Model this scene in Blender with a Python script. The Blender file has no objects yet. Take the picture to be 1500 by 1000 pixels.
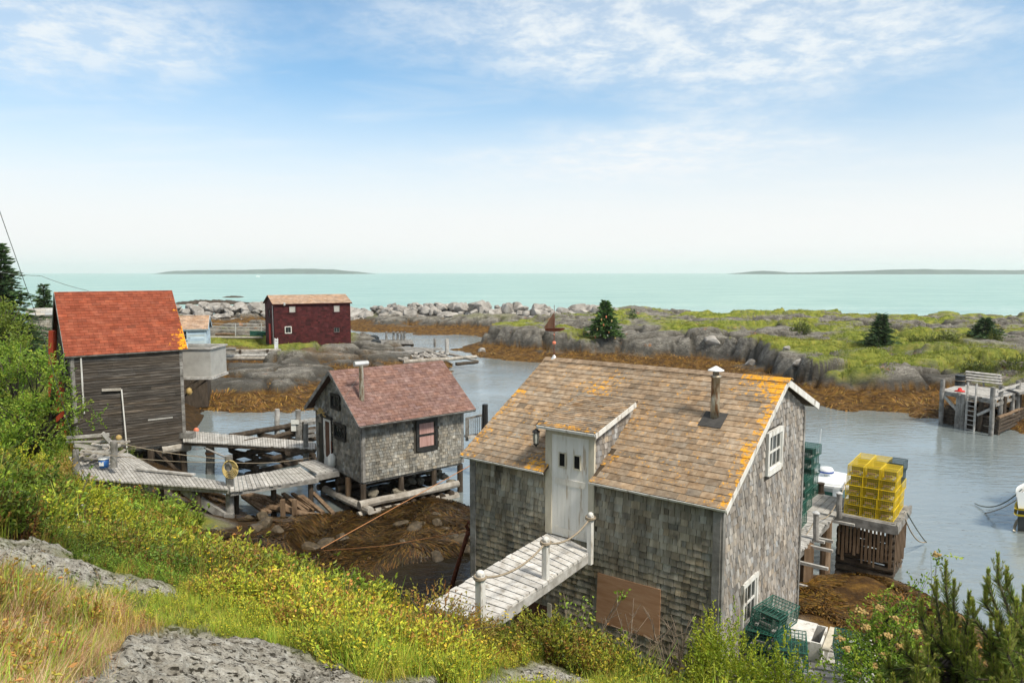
import bpy, math, random
import numpy as np
from math import radians as R
rng = np.random.default_rng(7); random.seed(7)
C = bpy.context.scene.collection
sc = bpy.context.scene
# ------------------------------------------------------------------ camera
FP = 1050.0; PIT = math.atan(101/FP); HC = 9.0
cam = bpy.data.cameras.new('camera'); co = bpy.data.objects.new('camera', cam); C.objects.link(co)
cam.sensor_width = 36; cam.lens = FP/1500*36; cam.clip_end = 40000; cam.clip_start = 0.05
co.location = (0, 0, HC); co.rotation_euler = (math.pi/2-PIT, 0, 0); sc.camera = co
# ------------------------------------------------------------------ light
SUN_EL, SUN_AZ = 52, 62          # azimuth measured from +Y (view direction) towards +X; light comes from there
SUN_AZ = 136
sd = np.array([math.sin(R(SUN_AZ))*math.cos(R(SUN_EL)), math.cos(R(SUN_AZ))*math.cos(R(SUN_EL)), math.sin(R(SUN_EL))])
sl = bpy.data.lights.new('sun', 'SUN'); so = bpy.data.objects.new('sun', sl); C.objects.link(so)
sl.energy = 3.1; sl.angle = R(10); sl.color = (1, .92, .79)
from mathutils import Vector, Matrix
so.rotation_euler = Vector(-sd).to_track_quat('-Z', 'Y').to_euler()
w = bpy.data.worlds.new('World'); sc.world = w; w.use_nodes = True
N = w.node_tree.nodes; L = w.node_tree.links; N.clear()
def nd(t, **k):
    n = N.new(t)
    for a, v in k.items(): setattr(n, a, v)
    return n
out = nd('ShaderNodeOutputWorld'); bg = nd('ShaderNodeBackground'); L.new(bg.outputs[0], out.inputs[0])
sky = nd('ShaderNodeTexSky', sky_type='NISHITA', sun_disc=False)
sky.sun_elevation = R(SUN_EL); sky.sun_rotation = R(SUN_AZ); sky.dust_density = 1.5; sky.ozone_density = 1.6
bg.inputs['Strength'].default_value = 0.135
tc = nd('ShaderNodeTexCoord'); sp = nd('ShaderNodeSeparateXYZ'); L.new(tc.outputs['Generated'], sp.inputs[0])
def mth(op, a, b=None, c=None, clamp=False):
    n = nd('ShaderNodeMath', operation=op, use_clamp=clamp)
    for i, v in enumerate((a, b, c)):
        if v is None: continue
        if isinstance(v, (int, float)): n.inputs[i].default_value = v
        else: L.new(v, n.inputs[i])
    return n.outputs[0]
zc = mth('MAXIMUM', sp.outputs[2], 0.03)
cx = mth('DIVIDE', sp.outputs[0], mth('ADD', zc, 0.12)); cy = mth('DIVIDE', sp.outputs[1], mth('ADD', zc, 0.12))
cv = nd('ShaderNodeCombineXYZ'); L.new(cx, cv.inputs[0]); L.new(cy, cv.inputs[1])
def noise(scale, det, rough, off, dist=0.0, sx=1, sy=1):
    mp = nd('ShaderNodeMapping'); mp.inputs['Location'].default_value = off; mp.inputs['Scale'].default_value = (sx, sy, 1)
    L.new(cv.outputs[0], mp.inputs[0])
    n = nd('ShaderNodeTexNoise'); n.inputs['Scale'].default_value = scale; n.inputs['Detail'].default_value = det
    n.inputs['Roughness'].default_value = rough; n.inputs['Distortion'].default_value = dist*.6; L.new(mp.outputs[0], n.inputs[0]); return n.outputs[0]
def ramp(v, a, b):
    n = nd('ShaderNodeMapRange', interpolation_type='SMOOTHSTEP'); n.inputs[1].default_value = a; n.inputs[2].default_value = b
    L.new(v, n.inputs[0]); return n.outputs[0]
def gauss(x0, y0, sx, sy):
    a_ = mth('POWER', mth('ABSOLUTE', mth('DIVIDE', mth('SUBTRACT', cx, x0), sx)), 2.0); b_ = mth('POWER', mth('ABSOLUTE', mth('DIVIDE', mth('SUBTRACT', cy, y0), sy)), 2.0)
    return mth('EXPONENT', mth('MULTIPLY', mth('ADD', a_, b_), -1.0))
place = mth('MAXIMUM', gauss(.40, 2.25, 1.35, .60), mth('MULTIPLY', gauss(-1.05, 2.25, .65, .40), .75)); place = mth('MAXIMUM', place, mth('MULTIPLY', gauss(.8, 3.5, 1.3, .7), .5))
place = mth('MAXIMUM', place, mth('MULTIPLY', mth('GREATER_THAN', 1.2, cy), .6))
big = ramp(mth('ADD', mth('MULTIPLY', place, .55), noise(0.9, 4, .55, (3.1, 1.7, 0), .3, 1, .9)), .52, 1.0)
fine = ramp(noise(7, 10, .66, (1, 2, 0), .3, 1, 1.0), .36, .66)
wisp = ramp(noise(1.6, 8, .6, (7, 3, 0), .8, .6, 1.5), .45, .78)
cl = mth('MULTIPLY', big, mth('ADD', mth('MULTIPLY', fine, .50), .40)); cl = mth('MAXIMUM', cl, mth('MULTIPLY', wisp, .3))
hz = nd('ShaderNodeMapRange', interpolation_type='SMOOTHERSTEP'); L.new(sp.outputs[2], hz.inputs[0])
hz.inputs[1].default_value = 0.0; hz.inputs[2].default_value = 0.31; hz.inputs[3].default_value = .97; hz.inputs[4].default_value = .0
def mixc(f, a, b):
    n = nd('ShaderNodeMix', data_type='RGBA')
    if isinstance(f, float): n.inputs[0].default_value = f
    else: L.new(f, n.inputs[0])
    for i, v in ((6, a), (7, b)):
        if isinstance(v, tuple): n.inputs[i].default_value = (*v, 1)
        else: L.new(v, n.inputs[i])
    return n.outputs[2]
blue = nd('ShaderNodeMix', data_type='RGBA', blend_type='MULTIPLY'); blue.inputs[0].default_value = 1.0
L.new(sky.outputs[0], blue.inputs[6]); blue.inputs[7].default_value = (.64, .89, .95, 1)
ovh = ramp(sp.outputs[2], .38, .62); cl = mth('MAXIMUM', cl, mth('MULTIPLY', ovh, .85)); clc = mixc(ovh, (4.75, 4.95, 5.0), (3.1, 3.0, 2.8)); skc = mixc(cl, blue.outputs[2], clc); skc = mixc(hz.outputs[0], skc, (5.15, 5.0, 4.98))
L.new(skc, bg.inputs[0])
vs = sc.view_settings; vs.view_transform = 'Standard'; vs.look = 'None'; vs.gamma = 1; vs.use_curve_mapping = False; vs.exposure = 0.55
cy_ = sc.cycles; cy_.use_denoising = True; cy_.max_bounces = 6; cy_.transparent_max_bounces = 6; cy_.volume_bounces = 1
cy_.use_adaptive_sampling = True; cy_.adaptive_threshold = 0.02; cy_.caustics_reflective = False; cy_.caustics_refractive = False
# ------------------------------------------------------------------ pixel -> place (only used to read positions off the photograph)
_F = np.array([0, math.cos(PIT), -math.sin(PIT)]); _U = np.array([0, math.sin(PIT), math.cos(PIT)]); _X = np.array([1., 0, 0]); _C = np.array([0, 0, HC])
def ray(x, y): return _F + _U*(500-y)/FP + _X*(x-750)/FP
def atY(x, y, Y): d = ray(x, y); return _C + d*(Y/d[1])
def atZ(x, y, z): d = ray(x, y); return _C + d*((z-HC)/d[2])
def onplane(x, y, q, n): d = ray(x, y); return _C + d*(((np.array(q)-_C)@n)/(d@n))
def proj(Pn):
    q = Pn-_C; ww = q@_F; ww = np.where(ww < .1, .1, ww)
    return 750+FP*(q@_X)/ww, 500-FP*(q@_U)/ww
# ------------------------------------------------------------------ materials
def mat(name, stops, scale=3.0, stretch=(1, 1, 1), rough=.8, bump=.3, bscale=None, tint=True, detail=6, metal=0.0, spec=.3,
        mask=None, dist=0.0, coords='Object', second=None):
    """stops: [(pos, rgb)...] over noise; mask: (rgb1, rgb2, scale, hard) coloured growth where face attribute 'mask' is high"""
    m = bpy.data.materials.new(name); m.use_nodes = True; t = m.node_tree; n = t.nodes; l = t.links
    b = n['Principled BSDF']; b.inputs['Roughness'].default_value = rough; b.inputs['Metallic'].default_value = metal
    b.inputs['Specular IOR Level'].default_value = spec
    tcn = n.new('ShaderNodeTexCoord'); mp = n.new('ShaderNodeMapping'); mp.inputs['Scale'].default_value = stretch; l.new(tcn.outputs[coords], mp.inputs[0])
    nz = n.new('ShaderNodeTexNoise'); nz.inputs['Scale'].default_value = scale; nz.inputs['Detail'].default_value = detail
    nz.inputs['Roughness'].default_value = .62; nz.inputs['Distortion'].default_value = dist; l.new(mp.outputs[0], nz.inputs[0])
    cr = n.new('ShaderNodeValToRGB'); l.new(nz.outputs[0], cr.inputs[0]); e = cr.color_ramp.elements
    while len(e) < len(stops): e.new(.5)
    for el, (p, c) in zip(e, stops): el.position = p; el.color = (*c, 1)
    col = cr.outputs[0]
    def mx(f, a, bb, mode='MIX', fac=None):
        q = n.new('ShaderNodeMix'); q.data_type = 'RGBA'; q.blend_type = mode
        if fac is not None: q.inputs[0].default_value = fac
        else: l.new(f, q.inputs[0])
        for i, v in ((6, a), (7, bb)):
            if isinstance(v, tuple): q.inputs[i].default_value = (*v, 1)
            else: l.new(v, q.inputs[i])
        return q.outputs[2]
    if second:   # (rgb, scale, lo, hi, stretch)
        mp2 = n.new('ShaderNodeMapping'); mp2.inputs['Scale'].default_value = second[4] if len(second) > 4 else (1, 1, 1); mp2.inputs['Location'].default_value = (5, 3, 1); l.new(tcn.outputs[coords], mp2.inputs[0])
        n2 = n.new('ShaderNodeTexNoise'); n2.inputs['Scale'].default_value = second[1]; n2.inputs['Detail'].default_value = 7; n2.inputs['Roughness'].default_value = .65; l.new(mp2.outputs[0], n2.inputs[0])
        r2 = n.new('ShaderNodeMapRange'); r2.inputs[1].default_value = second[2]; r2.inputs[2].default_value = second[3]; l.new(n2.outputs[0], r2.inputs[0])
        col = mx(r2.outputs[0], col, second[0])
    if tint:
        at = n.new('ShaderNodeAttribute'); at.attribute_name = 'tint'; col = mx(None, col, at.outputs['Color'], 'MULTIPLY', 1.0)
    if mask:
        am = n.new('ShaderNodeAttribute'); am.attribute_name = 'mask'
        n3 = n.new('ShaderNodeTexNoise'); n3.inputs['Scale'].default_value = mask[2]; n3.inputs['Detail'].default_value = 8; n3.inputs['Roughness'].default_value = .7; l.new(tcn.outputs['Object'], n3.inputs[0])
        ad = n.new('ShaderNodeMath'); ad.operation = 'ADD'; ct = n.new('ShaderNodeMath'); ct.operation = 'MULTIPLY_ADD'; ct.inputs[1].default_value = 2.2; ct.inputs[2].default_value = -.62; l.new(n3.outputs[0], ct.inputs[0]); l.new(ct.outputs[0], ad.inputs[0]); l.new(am.outputs['Fac'], ad.inputs[1])
        r3 = n.new('ShaderNodeMapRange'); r3.inputs[1].default_value = 1.0-mask[3]; r3.inputs[2].default_value = 1.0+mask[3]; l.new(ad.outputs[0], r3.inputs[0])
        lc = n.new('ShaderNodeValToRGB'); n4 = n.new('ShaderNodeTexNoise'); n4.inputs['Scale'].default_value = mask[2]*2.7; l.new(tcn.outputs['Object'], n4.inputs[0]); l.new(n4.outputs[0], lc.inputs[0])
        lc.color_ramp.elements[0].position = .35; lc.color_ramp.elements[0].color = (*mask[0], 1); lc.color_ramp.elements[1].position = .65; lc.color_ramp.elements[1].color = (*mask[1], 1)
        col = mx(r3.outputs[0], col, lc.outputs[0])
    l.new(col, b.inputs['Base Color'])
    if bump:
        bn = n.new('ShaderNodeTexNoise'); bn.inputs['Scale'].default_value = bscale or scale*3; bn.inputs['Detail'].default_value = 7; l.new(mp.outputs[0], bn.inputs[0])
        bp = n.new('ShaderNodeBump'); bp.inputs['Strength'].default_value = bump; bp.inputs['Distance'].default_value = .008; l.new(bn.outputs[0], bp.inputs['Height']); l.new(bp.outputs[0], b.inputs['Normal'])
    return m
def leafmat(name, trans=.3, rough=.5, spec=.3):
    m = bpy.data.materials.new(name); m.use_nodes = True; t = m.node_tree; n = t.nodes; l = t.links; b = n['Principled BSDF']
    at = n.new('ShaderNodeAttribute'); at.attribute_name = 'tint'; l.new(at.outputs['Color'], b.inputs['Base Color'])
    b.inputs['Roughness'].default_value = rough; b.inputs['Specular IOR Level'].default_value = spec
    tr = n.new('ShaderNodeBsdfTranslucent'); l.new(at.outputs['Color'], tr.inputs[0]); ms = n.new('ShaderNodeMixShader'); ms.inputs[0].default_value = trans
    l.new(b.outputs[0], ms.inputs[1]); l.new(tr.outputs[0], ms.inputs[2]); l.new(ms.outputs[0], n['Material Output'].inputs[0]); return m
G = lambda v, w=0.0: (v*(1+w), v, v*(1-w))
M = dict(
 wood_grey=mat('weathered_wood', [(.3, (.10, .095, .085)), (.5, (.22, .21, .195)), (.72, (.36, .35, .33))], 3, (1, 1, 1), .9, .4, 14, second=((.05, .045, .04), 6, .58, .75, (1, 1, 3))),
 deck=mat('silvered_deck', [(.3, (.25, .235, .21)), (.5, (.40, .385, .36)), (.72, (.57, .56, .54))], 5, (1, 1, 1), .88, .4, 16),
 white_deck=mat('white_flaking_deck', [(.32, (.30, .27, .23)), (.46, (.52, .50, .47)), (.7, (.70, .69, .67))], 7, (1, 1, 1), .85, .4, 22),
 white_paint=mat('flaking_white_paint', [(.36, (.30, .27, .23)), (.43, (.62, .60, .56)), (.7, (.78, .78, .76))], 5, (1.5, 1.5, .35), .75, .35, 16),
 door=mat('flaked_door_paint', [(.35, (.50, .42, .33)), (.40, (.74, .72, .67)), (.7, (.84, .83, .80))], 4, (2.2, 2.2, .22), .8, .4, 14, second=((.55, .17, .12), 2.6, .64, .74, (1, 1, .6))),
 cream=mat('cream_trim', [(.3, (.46, .42, .33)), (.6, (.62, .57, .46)), (.8, (.68, .66, .60))], 4, (2, 2, .5), .8, .3, 16),
 shingle=mat('cedar_wall_shingle', [(.3, (.15, .128, .095)), (.5, (.27, .24, .19)), (.7, (.42, .385, .32))], 4.5, (1.6, 1.6, .35), .92, .5, 20, second=((.045, .042, .036), 2.4, .56, .74, (1, 1, .7))),
 shingle_pale=mat('pale_cedar_shingle', [(.3, (.15, .13, .112)), (.5, (.27, .245, .22)), (.7, (.43, .40, .365))], 4.5, (1.6, 1.6, .3), .92, .5, 20, second=((.10, .088, .078), 3.0, .54, .72, (2, 2, .5))),
 shingle_far=mat('grey_cedar_shingle', [(.3, (.13, .12, .10)), (.5, (.23, .215, .185)), (.7, (.37, .35, .31))], 3, (1, 1, .5), .92, .4, 16),
 roof=mat('brown_asphalt_shingle', [(.3, (.18, .125, .08)), (.5, (.28, .207, .14)), (.7, (.38, .30, .22))], 8, (1, 1, 1), .95, .5, 60, mask=((.62, .27, .02), (.78, .40, .04), 13, .10), second=((.10, .08, .065), 1.4, .60, .8)),
 roof_mauve=mat('mauve_asphalt_shingle', [(.3, (.14, .078, .066)), (.5, (.205, .118, .098)), (.7, (.29, .19, .16))], 5, (1, 1, 1), .95, .4, 40),
 roof_red=mat('red_asphalt_shingle', [(.3, (.19, .044, .022)), (.5, (.245, .062, .032)), (.7, (.31, .095, .052))], 3, (1, 1, 1), .92, .4, 40, mask=((.68, .24, .01), (.82, .38, .02), 5, .06)),
 tar=mat('black_tar', [(.3, (.035, .035, .035)), (.7, (.08, .075, .07))], 8, rough=.7),
 clap=mat('black_weathered_clapboard', [(.3, (.030, .025, .020)), (.52, (.062, .052, .043)), (.72, (.17, .15, .13))], 2.2, (.5, .5, 9), .9, .4, 12, second=((.34, .33, .31), 1.6, .68, .76, (.6, .6, 16))),
 redwall=mat('dark_red_shingle', [(.3, (.040, .008, .009)), (.55, (.068, .013, .014)), (.75, (.11, .03, .03))], 1.4, (1, 1, 1), .85, .3, 8),
 roof_tan=mat('tan_shingle', [(.3, (.30, .19, .12)), (.7, (.48, .35, .26))], 3, rough=.95),
 bluewall=mat('pale_blue_clapboard', [(.3, (.36, .47, .54)), (.7, (.52, .62, .68))], 2, rough=.8),
 blackpaint=mat('black_paint', [(.3, (.012, .012, .012)), (.7, (.035, .035, .033))], 6, rough=.5),
 ply=mat('bare_plywood', [(.3, (.36, .18, .09)), (.5, (.46, .26, .15)), (.7, (.55, .35, .22))], 1.6, (1, 1, 5), .8, .15, 12),
 plygrey=mat('grey_plywood', [(.3, (.30, .29, .27)), (.7, (.46, .45, .42))], 1.6, rough=.9),
 browndoor=mat('brown_board', [(.3, (.075, .035, .022)), (.7, (.15, .08, .05))], 3, (3, 3, .5), .85, .3, 14),
 reddoor=mat('red_paint', [(.3, (.45, .012, .010)), (.7, (.60, .03, .02))], 3, rough=.6),
 orangepost=mat('orange_red_paint', [(.3, (.25, .035, .015)), (.7, (.36, .06, .025))], 3, rough=.6),
 rust=mat('rusted_iron', [(.3, (.075, .022, .014)), (.7, (.20, .07, .04))], 10, rough=.85, bump=.5),
 pipe=mat('rusty_galvanised_pipe', [(.36, (.17, .09, .045)), (.52, (.40, .36, .28)), (.7, (.55, .54, .50))], 4, (3, 3, .8), .45, .1, metal=.55),
 metal=mat('galvanised_metal', [(.3, (.55, .55, .54)), (.7, (.72, .72, .71))], 6, rough=.4, metal=.5, bump=.1),
 log=mat('bleached_log', [(.3, (.19, .165, .135)), (.5, (.33, .30, .26)), (.72, (.50, .475, .43))], 2.5, (1, 1, 1), .9, .5, 14, second=((.10, .085, .07), 5, .58, .8)),
 pile=mat('wet_pile', [(.3, (.028, .021, .015)), (.6, (.075, .056, .04)), (.8, (.15, .125, .10))], 3, (2, 2, .5), .8, .4, 12),
 lowwood=mat('tide_browned_wood', [(.3, (.10, .062, .035)), (.6, (.22, .15, .095)), (.8, (.34, .26, .19))], 3, (2, 2, .5), .85, .4, 12),
 rope=mat('old_rope', [(.3, (.24, .19, .13)), (.7, (.40, .34, .26))], 30, rough=.95, bump=.6),
 ropeyel=mat('yellow_rope', [(.3, (.42, .30, .10)), (.7, (.60, .48, .22))], 30, rough=.95),
 ropeora=mat('orange_rope', [(.3, (.38, .16, .06)), (.7, (.50, .25, .12))], 30, rough=.9),
 cable=mat('grey_cable', [(.3, (.10, .12, .11)), (.7, (.2, .22, .2))], 5, rough=.7, bump=0),
 curtain=mat('pink_curtain', [(.3, (.32, .17, .15)), (.7, (.55, .36, .32))], 3, (9, 9, .4), .9, .3),
 white=mat('white_gelcoat', [(.3, (.74, .76, .76)), (.7, (.82, .84, .84))], 2, rough=.3, bump=.02, spec=.5),
 blue=mat('blue_plastic', [(.3, (.02, .10, .34)), (.7, (.04, .16, .45))], 3, rough=.4, bump=0),
 navy=mat('blue_band', [(.3, (.02, .05, .25)), (.7, (.03, .08, .32))], 3, rough=.4, bump=0),
 plasticblack=mat('black_plastic', [(.3, (.012, .016, .018)), (.7, (.03, .035, .038))], 3, rough=.4, bump=.05),
 buoy=mat('orange_buoy', [(.3, (.62, .13, .05)), (.7, (.75, .30, .2))], 6, rough=.5),
 buoywhite=mat('white_buoy', [(.3, (.62, .62, .58)), (.7, (.8, .8, .77))], 6, rough=.5),
 wood_new=mat('ochre_buoy', [(.3, (.36, .24, .08)), (.7, (.50, .36, .15))], 6, rough=.6),
 wire_y=mat('yellow_vinyl_wire', [(.3, (.68, .47, .015)), (.6, (.80, .60, .03)), (.8, (.55, .40, .05))], 3, rough=.5, bump=0),
 wire_g=mat('green_vinyl_wire', [(.3, (.02, .085, .065)), (.7, (.04, .16, .115))], 3, rough=.5, bump=0),
 wire_k=mat('dark_vinyl_wire', [(.3, (.012, .03, .035)), (.7, (.02, .06, .06))], 3, rough=.5, bump=0),
 net=mat('trap_netting', [(.3, (.30, .24, .06)), (.7, (.45, .38, .12))], 9, rough=.9, bump=0),
 netdark=mat('dark_netting', [(.3, (.03, .05, .045)), (.7, (.08, .11, .09))], 9, rough=.9, bump=0),
 bark=mat('bark', [(.3, (.05, .04, .032)), (.7, (.15, .125, .10))], 6, (1, 1, .4), .95, .6, 20),
 boulder=mat('pale_boulder', [(.3, (.17, .155, .14)), (.5, (.33, .31, .285)), (.7, (.50, .48, .45))], .9, (1, 1, 1), .95, .6, 4, second=((.09, .08, .07), 1.2, .58, .75), coords='Object'),
 wetstone=mat('dark_wet_stone', [(.3, (.035, .028, .018)), (.7, (.12, .09, .055))], 3, rough=.5, bump=.5),
 stone=mat('crib_stone', [(.3, (.09, .08, .06)), (.7, (.26, .23, .18))], 2.5, rough=.9, bump=.4),
 leaf=leafmat('leaf'), needle=leafmat('needle', .12, .6), weedm=leafmat('wet_weed', .1, .42, .35), petal=leafmat('petal', .3, .6), grass=leafmat('grass_blade', .3, .6),
)
def glass(name, col=(.02, .025, .025), rough=.08):
    m = bpy.data.materials.new(name); m.use_nodes = True; b = m.node_tree.nodes['Principled BSDF']
    b.inputs['Base Color'].default_value = (*col, 1); b.inputs['Roughness'].default_value = rough; b.inputs['Specular IOR Level'].default_value = .35; return m
M['glass'] = glass('dark_window_glass'); M['glassgreen'] = glass('boat_window_glass', (.05, .16, .13)); M['lampglass'] = glass('lamp_glass', (.45, .45, .40), .3)
M['hole'] = glass('dark_opening', (.006, .006, .006), .9)
# ------------------------------------------------------------------ mesh collector
class MB:
    def __init__(s): s.v = []; s.f = []; s.t = []; s.m = []; s.n = 0
    def add(s, verts, faces, tint=(1, 1, 1), mask=0.0):
        verts = np.asarray(verts, float).reshape(-1, 3); k = s.n
        s.v.append(verts); s.n += len(verts)
        for f in faces: s.f.append([i+k for i in f]); s.t.append(tint); s.m.append(mask)
        return s
    def box(s, c, size, ax=None, tint=(1, 1, 1), mask=0.0):
        h = np.array(size)/2; A = np.eye(3) if ax is None else np.asarray(ax, float)   # rows of ax are the box's axes
        q = np.array([[x, y, z] for x in (-1, 1) for y in (-1, 1) for z in (-1, 1)])*h
        return s.add(np.asarray(c)+q@A, [(0, 1, 3, 2), (4, 6, 7, 5), (0, 4, 5, 1), (2, 3, 7, 6), (0, 2, 6, 4), (1, 5, 7, 3)], tint, mask)
    def beam(s, p0, p1, w, h, up=(0, 0, 1), tint=(1, 1, 1)):
        p0 = np.asarray(p0, float); p1 = np.asarray(p1, float); d = p1-p0; ln = np.linalg.norm(d); d = d/ln
        up = np.asarray(up, float)
        if abs(d@up) > .97: up = np.array([1., 0, 0])
        sx = np.cross(d, up); sx /= np.linalg.norm(sx); uz = np.cross(sx, d)
        return s.box((p0+p1)/2, (ln, w, h), [d, sx, uz], tint)
    def tube(s, pts, r, n=8, tint=(1, 1, 1), cap=True, jit=0.0):
        pts = np.asarray(pts, float); k = len(pts); r = np.broadcast_to(np.asarray(r, float), (k,))
        T = np.gradient(pts, axis=0); T /= np.linalg.norm(T, axis=1)[:, None]+1e-9
        ref = np.array([0, 0, 1.]) if abs(T[0][2]) < .9 else np.array([1., 0, 0]); V = []
        for i in range(k):
            a = np.cross(T[i], ref); a /= np.linalg.norm(a)+1e-9; b = np.cross(T[i], a)
            an = np.arange(n)*2*math.pi/n; rr = r[i]*(1+(rng.uniform(-jit, jit, n) if jit else 0))
            V.append(pts[i]+(np.cos(an)*rr)[:, None]*a+(np.sin(an)*rr)[:, None]*b)
        F = [(i*n+j, i*n+(j+1) % n, (i+1)*n+(j+1) % n, (i+1)*n+j) for i in range(k-1) for j in range(n)]
        if cap: F += [tuple(range(n))[::-1], tuple((k-1)*n+j for j in range(n))]
        return s.add(np.concatenate(V), F, tint)
    def log(s, p0, p1, r0, r1=None, tint=(1, 1, 1), n=9, bend=.02):
        p0 = np.asarray(p0, float); p1 = np.asarray(p1, float); r1 = r0*.9 if r1 is None else r1; t = np.linspace(0, 1, 6)[:, None]
        pts = p0+(p1-p0)*t+rng.normal(0, bend, (6, 3))*np.sin(np.pi*t)
        return s.tube(pts, r0+(r1-r0)*t[:, 0]+rng.normal(0, r0*.04, 6), n, tint, jit=.07)
    def lathe(s, base, prof, n=14, tint=(1, 1, 1), ax=None):
        A = np.eye(3) if ax is None else np.asarray(ax, float); V = []
        for r, z in prof:
            an = np.arange(n)*2*math.pi/n; V.append(np.stack([np.cos(an)*r, np.sin(an)*r, np.full(n, z)], 1))
        k = len(prof); F = [(i*n+j, i*n+(j+1) % n, (i+1)*n+(j+1) % n, (i+1)*n+j) for i in range(k-1) for j in range(n)]+[tuple(range(n))[::-1], tuple((k-1)*n+j for j in range(n))]
        return s.add(np.asarray(base)+np.concatenate(V)@A, F, tint)
    def prism(s, poly, d, tint=(1, 1, 1)):
        """polygon (list of 3-D points) thickened by vector d"""
        p = np.asarray(poly, float); n = len(p)
        return s.add(np.concatenate([p, p+np.asarray(d)]), [tuple(range(n))[::-1], tuple(n+i for i in range(n))]+[(i, (i+1) % n, n+(i+1) % n, n+i) for i in range(n)], tint)
def mesh_arrays(name, V, F, tint=None, mask=None, mat_=None, smooth=False):
    """V (n,3); F list of index lists or (m,k) array"""
    me = bpy.data.meshes.new(name); me.vertices.add(len(V)); me.vertices.foreach_set('co', np.asarray(V, np.float32).ravel())
    if isinstance(F, np.ndarray):
        k = F.shape[1]; tot = np.full(len(F), k, np.int32); flat = F.ravel().astype(np.int32)
    else:
        tot = np.array([len(f) for f in F], np.int32); flat = np.fromiter((i for f in F for i in f), np.int32)
    me.loops.add(len(flat)); me.loops.foreach_set('vertex_index', flat); me.polygons.add(len(tot))
    me.polygons.foreach_set('loop_start', np.concatenate([[0], np.cumsum(tot)[:-1]]).astype(np.int32)); me.polygons.foreach_set('loop_total', tot)
    me.polygons.foreach_set('use_smooth', np.full(len(tot), bool(smooth)))
    me.update(calc_edges=True)
    if tint is not None:
        a = me.attributes.new('tint', 'FLOAT_COLOR', 'FACE' if len(tint) == len(tot) else 'POINT'); q = np.ones((len(tint), 4), np.float32); q[:, :3] = tint; a.data.foreach_set('color', q.ravel())
    if mask is not None:
        a = me.attributes.new('mask', 'FLOAT', 'FACE' if len(mask) == len(tot) else 'POINT'); a.data.foreach_set('value', np.asarray(mask, np.float32))
    if mat_: me.materials.append(mat_)
    return me
OFF = {}
def build(mb, name, m, parent=None, smooth=False, label=None):
    """link a collector (world coordinates) as ONE mesh object; a child's vertices are kept relative to its thing"""
    V = np.concatenate(mb.v); off = np.zeros(3) if parent is None else OFF[parent.name]
    if parent is None: off = np.array([V[:, 0].mean(), V[:, 1].mean(), V[:, 2].min()])
    me = mesh_arrays(name, V-off, mb.f, np.array(mb.t), np.array(mb.m), M[m] if isinstance(m, str) else m, smooth)
    o = bpy.data.objects.new(name, me); C.objects.link(o)
    if parent is None: o.location = off
    else: o.parent = parent
    OFF[o.name] = off
    if label: o['label'] = label
    return o
def tag(o, label=None, cat=None, group=None, kind=None):
    for k, v in (('label', label), ('category', cat), ('group', group), ('kind', kind)):
        if v: o[k] = v
    return o
def thing(name, label, cat, loc, group=None):
    o = bpy.data.objects.new(name, None); C.objects.link(o); o.location = loc; o.empty_display_size = .2; OFF[o.name] = np.array(loc, float)
    return tag(o, label, cat, group)
def dup(root, loc, rz=0.0, label=None, scale=1.0):
    kids = {}
    def cp(o, par):
        c = o.copy(); C.objects.link(c)
        if par: c.parent = par
        OFF[c.name] = OFF.get(o.name, np.zeros(3))
        for ch in TREE.get(o.name, []):
            TREE.setdefault(c.name, []).append(cp(ch, c))
        return c
    r = cp(root, None); r.location = loc; r.rotation_euler = (0, 0, rz); r.scale = (scale,)*3
    if label: r['label'] = label
    return r
TREE = {}
def learn(root):
    for o in list(C.objects):
        if o.parent: TREE.setdefault(o.parent.name, []); 
        if o.parent and o not in TREE[o.parent.name]: TREE[o.parent.name].append(o)
# ------------------------------------------------------------------ noise, polygons
def vnoise(x, y, seed=0):
    xi = np.floor(x).astype(np.int64); yi = np.floor(y).astype(np.int64); xf = x-xi; yf = y-yi
    u = xf*xf*(3-2*xf); v = yf*yf*(3-2*yf)
    def h(a, b):
        n = (a*374761393+b*668265263+seed*1442695041) & 0x7fffffff; n = ((n ^ (n >> 13))*1274126177) & 0x7fffffff; return ((n ^ (n >> 16)) & 0xffff)/65535.
    return (h(xi, yi)*(1-u)+h(xi+1, yi)*u)*(1-v)+(h(xi, yi+1)*(1-u)+h(xi+1, yi+1)*u)*v
def fbm(x, y, sc_, o=4, seed=0, ridged=False):
    t = 0; a = .5; f = 1/sc_; tot = 0
    for i in range(o):
        n = vnoise(x*f+i*17.3, y*f+i*9.1, seed+i); n = 1-abs(2*n-1) if ridged else n
        t = t+n*a; tot += a; a *= .5; f *= 2.03
    return t/tot
def worley(x, y, seed=0):
    xi = np.floor(x).astype(np.int64); yi = np.floor(y).astype(np.int64); f1 = np.full(x.shape, 9.); f2 = np.full(x.shape, 9.); cid = np.zeros(x.shape); lx = np.zeros(x.shape); ly = np.zeros(x.shape)
    def h(a, b, s_):
        n = (a*374761393+b*668265263+(seed+s_)*1442695041) & 0x7fffffff; n = ((n ^ (n >> 13))*1274126177) & 0x7fffffff; return ((n ^ (n >> 16)) & 0xffff)/65535.
    for i in (-1, 0, 1):
        for j in (-1, 0, 1):
            a = xi+i; b = yi+j; dx = a+.1+.8*h(a, b, 1)-x; dy = b+.1+.8*h(a, b, 2)-y; d = np.hypot(dx, dy); c = h(a, b, 3); m = d < f1
            f2 = np.where(m, f1, np.minimum(f2, d)); cid = np.where(m, c, cid); lx = np.where(m, dx, lx); ly = np.where(m, dy, ly); f1 = np.where(m, d, f1)
    return f1, f2, cid, lx, ly
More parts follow.
